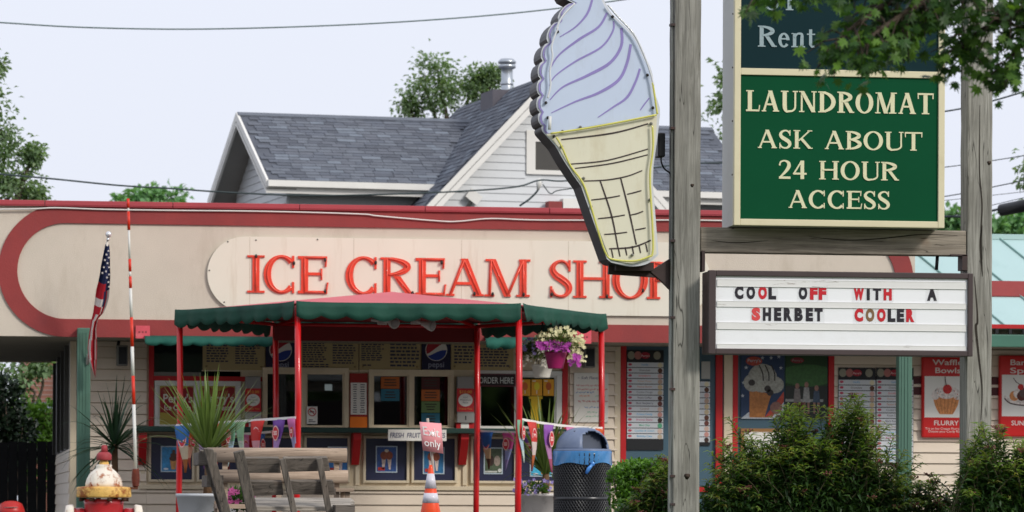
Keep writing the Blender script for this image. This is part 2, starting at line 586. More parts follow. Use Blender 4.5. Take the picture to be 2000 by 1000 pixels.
# green posts
def green_post(xc, ytop, lab):
    x0, x1 = PX(xc - 13, YF - .09), PX(xc + 13, YF - .09)
    zt = PZ(ytop, YF - .09, xc)
    o = MB(); o.box(x0, x1, YF - .17, YF - .03, 0, zt)
    p = o.build("support_post", POSTG, shop, bevel=.008, label=lab)
    for i in range(3):
        o = MB(); w = (x1 - x0)
        o.box(x0 + w * (.2 + .24 * i), x0 + w * (.3 + .24 * i), YF - .178, YF - .171, .02, zt - .05)
        o.build("flute", POSTG, p)
green_post(163, 641, "square green post at the open carport corner")
green_post(1765, 640, "square green post between the shrubs and the signs")
# wall backing and siding
PH0 = PZ(883.5, 0, 1830)
EXPO = .1235
def boards(x0, x1, z0, z1, parent, y=YW, mat=SIDING, expo=EXPO, phase=PH0, proud=.028, name="clapboard"):
    k0 = math.floor((z0 - phase) / expo); k1 = math.ceil((z1 - phase) / expo)
    for k in range(k0, k1):
        a, b = max(z0, phase + k * expo), min(z1, phase + (k + 1) * expo - .009)
        if b - a < .015: continue
        fa = (a - (phase + k * expo)) / expo; fb = (b - (phase + k * expo)) / expo
        ya, yb = y - proud * (1 - fa * .85), y - proud * (1 - fb * .85)
        mb = MB()
        vs = [(x, yy, zz) for x in (x0, x1) for yy, zz in ((ya - .006, a), (yb - .006, b), (y + .004, b), (y + .004, a))]
        mb.add(vs, [(0, 1, 2, 3), (7, 6, 5, 4), (0, 4, 5, 1), (1, 5, 6, 2), (2, 6, 7, 3), (3, 7, 4, 0)])
        mb.build(name, mat, parent)
def back(px0, px1, z0, z1, name="wall_section", mat=CREAM, y0=.006, y1=.12):
    mb = MB(); mb.box(PX(px0, 0), PX(px1, 0), y0, y1, z0, z1)
    return mb.build(name, mat, shop)
ZT = ZF0 + .05
zc = PZ(838, 0, 700)                # counter line
ztr = PZ(722, 0, 700)               # head of the serving windows
w = back(137, 290, 0, ZT); boards(PX(160, 0), PX(286, 0), 0.02, ZT - .06, w)
for a, b in ((137, 149), (150, 160)):
    mb = MB(); mb.box(PX(a, 0), PX(b, 0), -.024, .004, 0, ZT - .06); mb.build("corner_trim", CREAM, shop, bevel=.003)
w = back(290, 1112, 0, zc - .001); boards(PX(286, 0) + .002, PX(1112, 0), 0.02, PZ(959, 0, 700), w)
mb = MB(); mb.box(PX(272, 0), PX(1112, 0), -.055, .005, PZ(957, 0, 700), PZ(949, 0, 700)); mb.build("sill_trim", CREAM, shop, bevel=.003)
w = back(290, 1112, ztr + .01, ZT)
w = back(1112, 1212, 0, ZT); boards(PX(1112, 0), PX(1205, 0), 0.02, ZT - .06, w)
mb = MB(); mb.box(PX(1200, 0), PX(1211, 0), -.03, .004, 0, ZT - .06); mb.build("corner_trim", CREAM, shop)
w = back(1212, 1628, 0, ZT, mat=BLUEG)
w = back(1628, 2300, 0, ZT); boards(PX(1628, 0), PX(2290, 0), 0.02, ZT - .06, w)
mb = MB(); mb.box(PX(1636, 0), PX(2290, 0), -.028, -.006, PZ(772, 0, 1700), PZ(735, 0, 1700)); mb.build("maroon_stripe_board", M("dark_maroon_board", S('4e2023'), .6, .1, 3), shop)
mb = MB(); mb.box(PX(1413, 0), PX(1430, 0), -.03, .006, 0, ZT - .05); mb.build("mullion", CREAM, shop, bevel=.004)
for a, b in ((1211, 1222), (1397, 1410), (1430, 1440), (1617, 1628)):
    mb = MB(); mb.box(PX(a, 0), PX(b, 0), -.035, .006, PZ(960, 0, a), ZT - .05); mb.build("window_trim", REDT, shop, bevel=.003)
for a, b in ((1222, 1396), (1440, 1617)):
    mb = MB(); mb.box(PX(a, 0), PX(b, 0), -.03, .005, PZ(960, 0, a), PZ(950, 0, a)); mb.build("window_sill", REDT, shop)
# side wall of the shop along the carport
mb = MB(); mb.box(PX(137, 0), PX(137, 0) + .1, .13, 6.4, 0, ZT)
sw = mb.build("side_wall", M("shaded_grey_siding", S('8f8a80'), .6, .1, 2), shop)  # darker grey copy of the siding, carport shade put into its colour
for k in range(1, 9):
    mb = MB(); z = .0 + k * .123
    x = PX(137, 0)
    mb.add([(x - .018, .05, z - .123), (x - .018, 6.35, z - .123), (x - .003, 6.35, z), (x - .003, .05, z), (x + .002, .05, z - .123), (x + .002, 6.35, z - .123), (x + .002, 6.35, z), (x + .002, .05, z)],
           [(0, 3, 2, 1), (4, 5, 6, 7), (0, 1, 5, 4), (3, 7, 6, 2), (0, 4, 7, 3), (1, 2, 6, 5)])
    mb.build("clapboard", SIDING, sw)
mb = MB(); mb.box(PX(137, 0) - .012, PX(137, 0) - .001, .7, 6.3, .99, ZT - .08)
sd = mb.build("side_door", M("dark_brown_door", S('2b2320'), .5, .1, 2), shop)
for yy in (.62, 2.3, 4.1, 6.3):
    mb = MB(); mb.box(PX(137, 0) - .05, PX(137, 0) - .002, yy, yy + .09, .99, ZT - .08); mb.build("door_frame", M("dark_grey_frame", S('4b4a46'), .6, .1, 2), sd)
# back room behind the serving windows
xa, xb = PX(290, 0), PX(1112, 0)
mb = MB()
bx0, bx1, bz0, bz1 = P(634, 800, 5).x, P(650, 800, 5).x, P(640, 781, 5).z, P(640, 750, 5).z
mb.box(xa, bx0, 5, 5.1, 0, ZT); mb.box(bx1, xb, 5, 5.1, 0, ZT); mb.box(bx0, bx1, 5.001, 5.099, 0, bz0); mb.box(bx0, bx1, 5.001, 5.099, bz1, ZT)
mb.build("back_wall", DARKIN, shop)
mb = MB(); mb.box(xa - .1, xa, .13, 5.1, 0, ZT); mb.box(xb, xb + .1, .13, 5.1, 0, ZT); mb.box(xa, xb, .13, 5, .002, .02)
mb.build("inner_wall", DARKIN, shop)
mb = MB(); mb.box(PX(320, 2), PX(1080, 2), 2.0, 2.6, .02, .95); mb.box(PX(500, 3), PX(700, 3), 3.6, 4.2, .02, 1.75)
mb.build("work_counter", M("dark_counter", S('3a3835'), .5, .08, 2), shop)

# windows --------------------------------------------------------
def slider(px0, py0, px1, py1, panes, frame=WHITEF, fw=5, name="serving_window"):
    X0, X1, Z0, Z1 = PR(px0, py0, px1, py1, -.03)
    e = bpy.data.objects.new(name, None); COL.objects.link(e); e.parent = shop; ORG[e.name] = ORG[shop.name]
    mb = MB()
    xs = [X0]
    for a, b in panes:
        xs += [PX(a, -.03), PX(b, -.03)]
    xs.append(X1)
    t = PZ(py0 + 9, -.03, px0); bt = PZ(py1 - 7, -.03, px0)
    for i in range(0, len(xs), 2):
        mb.box(xs[i], xs[i + 1], -.05, .1, bt, t)
    mb.box(X0, X1, -.05, .1, t, Z1); mb.box(X0, X1, -.06, .1, Z0, bt)
    f = mb.build("frame", frame, e, bevel=.004)
    for i in range(1, len(xs) - 1, 2):
        g = MB(); g.box(xs[i] - .004, xs[i + 1] + .004, -.018 + .012 * (i % 4 == 1), -.012 + .012 * (i % 4 == 1), bt - .004, t + .004)
        g.build("pane", GLASS, e)
        s = MB(); w = .018
        a, b = xs[i], xs[i + 1]
        yy = -.034
        s.box(a, a + w, yy, yy + .05, bt, t); s.box(b - w, b, yy, yy + .05, bt, t)
        s.box(a + w, b - w, yy + .002, yy + .048, bt, bt + w); s.box(a + w, b - w, yy + .002, yy + .048, t - w, t)
        s.build("sash", frame, e)
    return e
slider(512, 718, 681, 840, [(519, 588), (597, 672)], CREAM)
slider(720, 722, 887, 840, [(727, 798), (806, 878)], CREAM)
slider(929, 724, 1097, 842, [(936, 1008), (1014, 1086)], WHITEF)
slider(302, 744, 470, 836, [(309, 380), (389, 461)], WHITEF, name="poster_window")
for a, b in ((290, 300), (1097, 1108)):
    mb = MB(); mb.box(PX(a, 0), PX(b, 0), -.045, .006, zc, ZT - .05); mb.build("window_trim", REDT, shop, bevel=.003)
mb = MB(); mb.box(PX(300, 0), PX(512, 0), -.04, .006, PZ(744, 0, 380), PZ(735, 0, 380)); mb.build("window_trim", REDT, shop)
mb = MB(); mb.box(PX(300, 0), PX(396, 0), -.02, .005, PZ(735, 0, 350), PZ(660, 0, 350)); tr = mb.build("transom_window", M("dark_transom_glass", S('15181a'), .08, .1, 1, spec=.6), shop)
mb = MB(); mb.box(PX(300, 0), PX(392, 0), -.03, -.021, PZ(735, 0, 350), PZ(727, 0, 350)); mb.build("frame", GREYP, tr)
# solid piers between the serving windows
for a, b in ((470, 512), (681, 720), (887, 929), (1108, 1112), (300, 302)):
    mb = MB(); mb.box(PX(a, 0), PX(b, 0), -.002, .1, zc, ztr + .02); mb.build("pier", CREAM, shop)
# counter with brackets
mb = MB(); mb.box(PX(262, -.36), PX(1122, -.36), -.36, -.03, PZ(845, -.36, 700), PZ(835, -.36, 700)); mb.build("serving_counter", DARKG, shop, bevel=.006)
for a in (272, 482, 690, 900, 1098):
    mb = MB()
    x0, x1 = PX(a, -.25), PX(a + 15, -.25)
    z1 = PZ(845.5, -.25, a); z0 = PZ(908, -.05, a)
    vs = [(x, yy, zz) for x in (x0, x1) for yy, zz in ((-.3, z1), (-.3, z1 - .07), (-.07, z0), (-.02, z0), (-.02, z1))]
    mb.add(vs, [(0, 1, 2, 3, 4), (9, 8, 7, 6, 5), (0, 5, 6, 1), (1, 6, 7, 2), (2, 7, 8, 3), (3, 8, 9, 4), (4, 9, 5, 0)])
    mb.build("counter_bracket", REDT, shop)
# panels below the counter
for k in range(4):
    s = 295 + 209.7 * k
    for j in range(2):
        a = s + j * 94; b = a + 80
        X0, X1, Z0, Z1 = PR(a, 854.5 + k * .9, b, 936.5 + k * .9, -.02)
        mb = MB(); mb.box(X0, X1, -.004, .004, Z0, Z1); pn = mb.build("lower_panel", NAVY, shop)
        mb = MB(); q = .028
        for bx in ((X0 - q, X0, Z0 - q, Z1 + q), (X1, X1 + q, Z0 - q, Z1 + q)): mb.box(bx[0], bx[1], -.035, .005, bx[2], bx[3])
        mb.box(X0, X1, -.034, .005, Z0 - q, Z0); mb.box(X0, X1, -.034, .005, Z1, Z1 + q)
        mb.build("panel_frame", CREAM, pn, bevel=.003)
    X0, X1, Z0, Z1 = PR(s - 20, 846, s - 12, 948, -.02)
    mb = MB(); mb.box(X0, X1, -.018, .006, Z0, Z1); mb.build("batten", CREAM, shop)

# green metal roof at the right end of the shop
mans = empty("metal_mansard_roof", P(1900, 700, -.6), "pale green standing seam metal roof with maroon bands beside the shop fascia", "roof")
TEAL = M("pale_green_metal", S('b2cdcb'), .35, .05, .8, metal=.2, dirt=S('93b3b0'), dirt_amt=.4, dirt_scale=.9)
TEALD = M("green_gutter_metal", S('44705f'), .4, .08, 2)
mx0, mx1 = PX(1787, -.9), PX(2300, -.9)
zlo, zhi = PZ(640, -1.0, 1960), PZ(466, .2, 1960)
y_lo, y_hi = -1.0, .2
nb = 5
wseam = (mx1 - mx0) / nb
for k in range(nb):
    a, b = mx0 + k * wseam, mx0 + (k + 1) * wseam
    mb = MB(); mb.add([(a, y_lo, zlo), (b, y_lo, zlo), (b, y_hi, zhi), (a, y_hi, zhi), (a, y_lo + .04, zlo - .02), (b, y_lo + .04, zlo - .02), (b, y_hi + .04, zhi - .02), (a, y_hi + .04, zhi - .02)],
                      [(0, 1, 2, 3), (7, 6, 5, 4), (0, 4, 5, 1), (1, 5, 6, 2), (2, 6, 7, 3), (3, 7, 4, 0)])
    mb.build("roof_pan", TEAL, mans)
for k in range(nb + 1):
    a = mx0 + k * wseam
    lean = -1.05                     # the seams run down the hip towards the right
    mb = MB(); mb.bar((a - .55, y_hi - .012, zhi), (a + .42, y_lo - .012, zlo), .022, .02); mb.build("standing_seam", M("seam_green_metal", S('86a8a3'), .4, .05, 2), mans)
mb = MB(); mb.box(mx0, mx1, y_hi - .02, y_hi + .3, zhi - .01, zhi + .05); mb.build("ridge_cap", M("pale_ridge_metal", S('a9c6c2'), .4, .05, 2), mans)
mb = MB(); yb = y_lo + (y_hi - y_lo) * .44; zbm = zlo + (zhi - zlo) * .44
mb.obox(((mx0 + mx1) / 2, yb - .06, zbm - .02), ((mx1 - mx0) / 2, 0, 0), (0, -.01, .01), (0, .062, .088)); mb.build("maroon_band", MAROON, mans)
mb = MB(); mb.box(mx0, mx1, y_lo - .04, y_lo - .01, zlo - .01, zlo + .035); mb.build("red_snow_bar", REDT, mans)
mb = MB(); mb.box(mx0, mx1, y_lo - .1, y_lo + .02, zlo - .22, zlo - .08); mb.build("gutter", TEALD, mans, bevel=.01)
for k in range(16):
    mb = MB(); xx = mx0 + .1 + k * .155; mb.box(xx, xx + .035, y_lo - .05, y_lo - .02, zlo - .07, zlo - .012); mb.build("snow_bar_clip", BLACKP, mans)
mb = MB(); mb.box(mx0, mx1, y_lo + .02, .1, zlo - .2, zlo - .1); mb.build("eave_soffit", SOFF, mans)
# ------------------------------------------------------------------ drawn serif letters
def glyph(ch, a, T=.17, t=.07, s=.055):
    """stroke strips of a serif capital, height 1, width a: list of left/right pair lists, and centre lines"""
    out, cen = [], []
    def rect(x0, x1, z0, z1): out.append([((x0, z0), (x1, z0)), ((x0, z1), (x1, z1))])
    def diag(x0, z0, x1, z1, w):
        out.append([((x0 - w / 2, z0), (x0 + w / 2, z0)), ((x1 - w / 2, z1), (x1 + w / 2, z1))]); cen.append([(x0, z0 + .04 * (1 if z1 > z0 else -1)), (x1, z1 - .04 * (1 if z1 > z0 else -1))])
    def stem(x, z0=0, z1=1, w=T): rect(x - w / 2, x + w / 2, z0, z1); cen.append([(x, z0 + .05), (x, z1 - .05)])
    def foot(x, w, z=0):
        e = .085
        if z == 0: rect(x - w / 2 - e, x + w / 2 + e, 0, s)
        else: rect(x - w / 2 - e, x + w / 2 + e, 1 - s, 1)
    def curve(pts, ws, k=8):
        p = smooth([(*q, wv) for q, wv in zip(pts, ws)], k)
        out.append(ribbon([(q[0], q[1]) for q in p], [q[2] for q in p])); cen.append([(q[0], q[1]) for q in p])
    def ell(cx, cz, rx, rz, a0, a1, wt, wn, n=26):
        pts, ws = [], []
        for i in range(n + 1):
            an = R_(a0 + (a1 - a0) * i / n)
            k = abs(math.cos(an)) ** 1.3
            w_ = wn + (wt - wn) * k
            pts.append((cx + (rx - w_ / 2) * math.cos(an), cz + (rz - w_ / 2) * math.sin(an))); ws.append(w_)
        out.append(ribbon(pts, ws)); cen.append(pts)
    H = T / 2
    if ch == 'I': stem(a / 2); foot(a / 2, a - .17); foot(a / 2, a - .17, 1)
    elif ch == 'L':
        x = .085 + H; stem(x); foot(x, T, 1); rect(0, a - .05, 0, t); diag(a - .06, .0, a - .02, .3, .05)
    elif ch == 'E':
        x = .085 + H; stem(x); rect(0, a - .05, 1 - t, 1); rect(0, a - .02, 0, t); rect(x, a - .18, .49, .49 + t)
        diag(a - .07, .72, a - .05, 1, .05); diag(a - .06, .0, a - .01, .3, .05); diag(a - .18, .37, a - .18, .67, .05)
        cen.append([(x, .035), (a - .08, .035)]); cen.append([(x, .965), (a - .08, .965)])
    elif ch == 'F':
        x = .085 + H; stem(x); foot(x, T); rect(0, a - .03, 1 - t, 1); rect(x, a - .18, .49, .49 + t); diag(a - .07, .72, a - .05, 1, .05)
    elif ch == 'H':
        for x in (.085 + H, a - .085 - H): stem(x); foot(x, T); foot(x, T, 1)
        rect(.085 + H, a - .085 - H, .48, .48 + t)
    elif ch == 'T':
        stem(a / 2); foot(a / 2, T); rect(0, a, 1 - t, 1); diag(.03, .72, .02, 1, .05); diag(a - .03, .72, a - .02, 1, .05)
    elif ch in 'PRB':
        x = .085 + H; stem(x); foot(x, T); foot(x, T, 1)
        zc_ = .5 if ch != 'P' else .46
        bx = a - .03 if ch == 'P' else (a * .86 if ch == 'R' else a - .09)
        ell(x + H * .4, (1 + zc_) / 2, bx - x, (1 - zc_) / 2, 90, -90, T * .95, t)
        if ch == 'R': diag(x + (a - x) * .36, .5, a - .11, .0, T); rect(a - .16, a + .02, 0, s)
        if ch == 'B': ell(x + H * .4, (.5 + t) / 2, a - x - H * .4, (.5 + t) / 2, 90, -90, T, t)
    elif ch == 'D':
        x = .085 + H; stem(x); foot(x, T); foot(x, T, 1); ell(x, .5, a - x, .5, 90, -90, T * 1.05, t)
    elif ch == 'O': ell(a / 2, .5, a / 2, .52, 90, 450, T * 1.05, t * .9, 40)
    elif ch in 'CG':
        ell(a * .54, .5, a * .54, .52, 48, 312, T * 1.05, t * 1.1, 34); rect(a * .9 - .03, a * .9 + .03, .68, 1); rect(a * .9 - .03, a * .9 + .03, 0, .3)
    elif ch == 'U':
        stem(.085 + H, .28, 1); foot(.085 + H, T, 1); x2 = a - .1; stem(x2, .3, 1, t); foot(x2, t, 1)
        curve([(.085 + H, .32), (.1 + H, .16), (a * .34, .03), (a * .52, .03), (a * .72, .06), (x2 - .02, .17), (x2, .34)], [T, T * .95, T * .6, t * 1.1, t, t, t])
    elif ch == 'S':
        curve([(a * .86, .8), (a * .72, .93), (a * .5, .97), (a * .25, .9), (a * .14, .75), (a * .27, .6), (a * .55, .48), (a * .8, .35), (a * .86, .2), (a * .7, .06), (a * .46, .03), (a * .24, .08), (a * .1, .22)],
              [t, t, t, t * 1.4, T * .85, T, T * 1.05, T, T * .85, t * 1.3, t, t, t], 6)
        rect(a * .86 - .02, a * .86 + .04, .7, 1); rect(a * .1 - .04, a * .1 + .02, 0, .3)
    elif ch == 'A':
        ap = a * .48; diag(.1, 0, ap, 1, t * 1.2); diag(a - .1 - H * .3, 0, ap, 1, T); rect(a * .27, a * .72, .3, .3 + t)
        rect(0, .22, 0, s); rect(a - .3, a, 0, s)
    elif ch == 'M':
        diag(.13, 0, .17, 1, t); stem(a - .1 - H); foot(a - .1 - H, T); rect(0, .26, 0, s); rect(.02, .22, 1 - s, 1); rect(a - .3, a, 1 - s, 1)
        diag(.2, 1, a * .5, 0, T); diag(a * .5, .0, a - .1 - H, 1, t)
    elif ch == 'N':
        stem(.13, 0, 1, t); stem(a - .12, 0, 1, t); foot(.13, t); foot(a - .12, t, 1); diag(.14, 1, a - .14, 0, T); rect(0, .2, 1 - s, 1)
    elif ch == 'K':
        x = .085 + H; stem(x); foot(x, T); foot(x, T, 1); diag(x + H, .42, a - .12, 1, t * 1.3); diag(x + H + .14, .56, a - .1, 0, T); rect(a - .26, a, 1 - s, 1); rect(a - .22, a + .03, 0, s)
    elif ch == '2':
        curve([(a * .1, .72), (a * .2, .92), (a * .5, .98), (a * .78, .88), (a * .82, .68), (a * .6, .42), (a * .3, .2), (a * .1, .05)], [t, t, t, T * .8, T, T * .8, t * 1.2, t]); rect(a * .05, a * .95, 0, t * 1.5)
    elif ch == '4':
        stem(a * .68); rect(0, a, .24, .24 + t * 1.2); diag(a * .05, .27, a * .64, 1, t * 1.2)
    elif ch == 'e':
        ell(a / 2, .33, a / 2, .35, 0, 320, T * .8, t, 30); rect(.05, a - .04, .36, .36 + t * .8)
    elif ch == 'n':
        stem(.05 + H, 0, .66, T * .8); foot(.05 + H, T * .7); stem(a - .05 - H, 0, .45, T * .8); foot(a - .05 - H, T * .7); curve([(.05 + H, .46), (a * .45, .64), (a * .75, .62), (a - .05 - H, .42)], [t, t, T * .6, T * .8]); rect(0, .1, .62, .67)
    elif ch == 't':
        stem(a * .45, .12, .86, T * .75); rect(0, a, .6, .66); curve([(a * .45, .16), (a * .6, .03), (a * .9, .06)], [T * .75, t, t])
    elif ch == 'i':
        stem(a / 2, 0, .66, T * .8); foot(a / 2, T * .6); rect(a / 2 - .08, a / 2 + .08, .8, .95)
    elif ch == 'v': diag(.12, .66, a / 2, 0, T * .8); diag(a - .1, .66, a / 2, 0, t); rect(0, .26, .62, .67); rect(a - .22, a, .62, .67)
    return out, cen
def serif(mb, ch, X0, X1, Z0, Z1, yf, depth, mi=0, T=.17, t=.07):
    h = Z1 - Z0
    parts, cen = glyph(ch, (X1 - X0) / h, T, t)
    for i, p in enumerate(parts):
        q = [((X0 + l[0] * h, Z0 + l[1] * h), (X0 + r[0] * h, Z0 + r[1] * h)) for l, r in p]
        mb.strip(q, yf - .0007 * i, yf + depth, mi)
    return [[(X0 + x * h, Z0 + z * h) for x, z in c] for c in cen]

# the big sign on the fascia
YP = YF - .035
sgn = empty("ice_cream_shop_sign", P(900, 540, YP), "ivory capsule sign plate with red ICE CREAM SHOP neon letters on the fascia", "sign")
zp0, zp1 = PZ(611, YP, 700), PZ(465, YP, 700)
rp = (zp1 - zp0) / 2
xl, xr = PX(405, YP, 540) + rp, PX(1388, YP, 545) - rp
czp = (zp0 + zp1) / 2
cuts = [xl - rp, xl + .05] + [xl + (xr - xl) * k / 4 for k in (1, 2, 3)] + [xr + rp]
poly = arc(xl, czp, rp, rp, 90, 270, 22) + arc(xr, czp, rp, rp, 270, 450, 22)
mb = MB(); mb.prism(poly, YP, YP + .03)
pl = mb.build("sign_plate", PLATE, sgn)
for c in cuts[1:-1]:
    mb = MB(); mb.box(c, c + .003, YP - .0012, YP + .001, zp0 + .004, zp1 - .004); mb.build("plate_joint", M("joint_line_paint", S('a89b82'), .7), pl)  # thin darker line along each plate joint
for px, py in ((445, 472), (500, 469), (405 + 4, 528), (438, 590), (620, 468)):
    q = P(px, py, YP); mb = MB(); mb.lathe([(.008, -.006), (.008, .002)], q, 8, axis='Y'); mb.build("screw", BLACKISH, pl)
word = [('I', 483, 517), ('C', 515, 579), ('E', 582, 641), ('C', 675, 740), ('R', 743, 809), ('E', 812, 871), ('A', 872, 945), ('M', 947, 1036), ('S', 1073, 1118), ('H', 1120, 1197), ('O', 1196, 1266), ('P', 1264, 1322)]
caps = {0: [(.5, .97)], 1: [(.92, .8)], 2: [(.9, .9), (.9, .06)], 3: [(.9, .85)], 4: [(.95, .05)], 5: [(.85, .88)], 6: [(.75, .06)], 7: [(.17, .06), (.85, .06)], 8: [(.1, .08)], 9: [(.85, .05)], 10: [(.85, .22)], 11: [(.35, .55)]}
for i, (ch, a, b) in enumerate(word):
    YL = YP - .018
    xm = (a + b) / 2
    yb = 571.5 + (xm - 500) * .0158; yt = yb - 73
    mb = MB()
    X0, X1 = PX(a, YL, 535), PX(b, YL, 535)
    Z0, Z1 = PZ(yb, YL, xm), PZ(yt, YL, xm)
    cen = serif(mb, ch, X0, X1, Z0, Z1, YL, .018, 0, .19, .075)
    L = mb.build("letter", NEON, sgn)
    mb = MB()
    for c in cen:
        mb.tube([(x, YL - .012, z) for x, z in c], .0062, 6)
    mb.build("neon_tube", TUBE, L)
    mb = MB()
    for u, v in caps.get(i, []):
        q = (X0 + (X1 - X0) * u, YL - .012, Z0 + (Z1 - Z0) * v)
        mb.sphere(q, .017, 8, sc=(.9, .8, 1.4))
    mb.build("electrode", BLACKISH, L)

# menu boards, posters and notices --------------------------------
def card(name, px0, py0, px1, py1, Y, mat, label, cat, group=None, th=.012, bevel=0):
    X0, X1, Z0, Z1 = PR(px0, py0, px1, py1, Y)
    e = empty(name, ((X0 + X1) / 2, Y, Z0), label, cat, group)
    mb = MB(); mb.box(X0, X1, Y, Y + th, Z0, Z1)
    b = mb.build("board", mat, e, bevel=bevel)
    return e, b, (X0, X1, Z0, Z1)
def flat(mb, X0, X1, Z0, Z1, Y, mi=0):
    mb.add([(X0, Y, Z0), (X1, Y, Z0), (X1, Y, Z1), (X0, Y, Z1)], [(0, 1, 2, 3)], mi)
def disc(mb, cx, cz, r, Y, mi=0, n=16, rz=None):
    mb.add([(cx + r * math.cos(2 * math.pi * i / n), Y, cz + (rz or r) * math.sin(2 * math.pi * i / n)) for i in range(n)], [tuple(range(n))], mi)
def CT(h, rough=.4): return M("photo_print_" + h, S(h), rough, .3, 38)
def C(h, rough=.6): return M("print_" + h, S(h), rough, .03, 6)
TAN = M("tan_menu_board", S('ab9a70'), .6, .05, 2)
INK = M("dark_blue_ink", S('2a2f4a'), .6, .05, 4)
def menu(px0, px1, blocks, lab):
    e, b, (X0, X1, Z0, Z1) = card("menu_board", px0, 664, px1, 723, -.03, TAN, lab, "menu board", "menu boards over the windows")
    mb = MB(); h = Z1 - Z0; w = X1 - X0
    for (u0, u1, v0, v1, rows) in blocks:
        dz = (v1 - v0) / rows
        for r in range(rows):
            z = v1 - (r + .5) * dz
            u = u0
            while u < u1 - .02:
                l = random.uniform(.03, .09)
                flat(mb, X0 + u * w, X0 + min(u1, u + l) * w, Z0 + (z - dz * .27) * h, Z0 + (z + dz * .27) * h, -.032)
                u += l + .018
            u1 = max(u0 + .1, min(u1 + random.uniform(-.04, .04), .97))
    mb.build("menu_print", INK, b)["kind"] = "stuff"
    mb = MB()
    for u in (.06, .94):
        mb.lathe([(.012, -.004), (.012, .004)], (X0 + u * w, -.034, Z0 + .12 * h), 10, axis='Y')
    mb.build("rosette", C('8d7b52'), e)
    mb = MB(); mb.box(X0 - .008, X1 + .008, -.036, -.018, Z0 - .014, Z0 - .001); mb.build("ledge", CREAM, e)
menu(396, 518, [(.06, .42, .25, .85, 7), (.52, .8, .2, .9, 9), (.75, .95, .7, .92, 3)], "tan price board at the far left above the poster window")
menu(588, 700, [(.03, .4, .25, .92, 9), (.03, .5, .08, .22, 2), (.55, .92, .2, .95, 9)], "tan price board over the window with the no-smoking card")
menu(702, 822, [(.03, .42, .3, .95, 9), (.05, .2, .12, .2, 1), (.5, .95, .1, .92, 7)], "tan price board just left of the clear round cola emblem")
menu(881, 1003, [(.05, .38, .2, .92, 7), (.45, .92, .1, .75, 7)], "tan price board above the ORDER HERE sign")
def pepsi(px0, px1, lab):
    e, b, (X0, X1, Z0, Z1) = card("cola_sign", px0, 660, px1, 722, -.045, M("cola_navy", S('16193a'), .35, .05, 2), lab, "sign", "navy cola signs")
    mb = MB(); w = X1 - X0; cx, cz_, r = (X0 + X1) / 2, Z0 + (Z1 - Z0) * .62, w * .36
    Y = -.047
    disc(mb, cx, cz_, r * 1.06, Y, 1, 28)
    Y -= .0015
    def wave(u): return .16 * math.sin(u * 2.2 + .3) + .28 * u
    def cap(lo, mi):
        pts = []
        us = [(-1 + 2 * i / 24) for i in range(25)]
        for u in us:
            zc2 = math.sqrt(max(0, 1 - u * u))
            wv = wave(u)
            if mi == 0: bnd = min(zc2, max(-zc2, wv + .16 * (1 + u))); a_, b_ = bnd, zc2
            else: bnd = max(-zc2, min(zc2, wv - .28 - .12 * u)); a_, b_ = -zc2, bnd
            pts.append(((cx + u * r, cz_ + a_ * r), (cx + u * r, cz_ + b_ * r)))
        vs = [p for q in pts for p in q]
        mb.add([(p[0], Y, p[1]) for p in vs], [(2 * i, 2 * i + 2, 2 * i + 3, 2 * i + 1) for i in range(len(pts) - 1)], mi)
    cap(0, 0); cap(0, 2)
    words(mb, "pepsi", cx, -.047, Z0 + .08 * (Z1 - Z0), w * .2, 3, .01)
    mb.build("emblem", [C('a01f2c'), C('d9d6cf'), C('20398a'), C('8f93a8')], b)
pepsi(519, 577, "navy cola sign behind the red post at left of centre")
pepsi(824, 880, "navy cola sign with a clearly visible round red white and blue emblem")

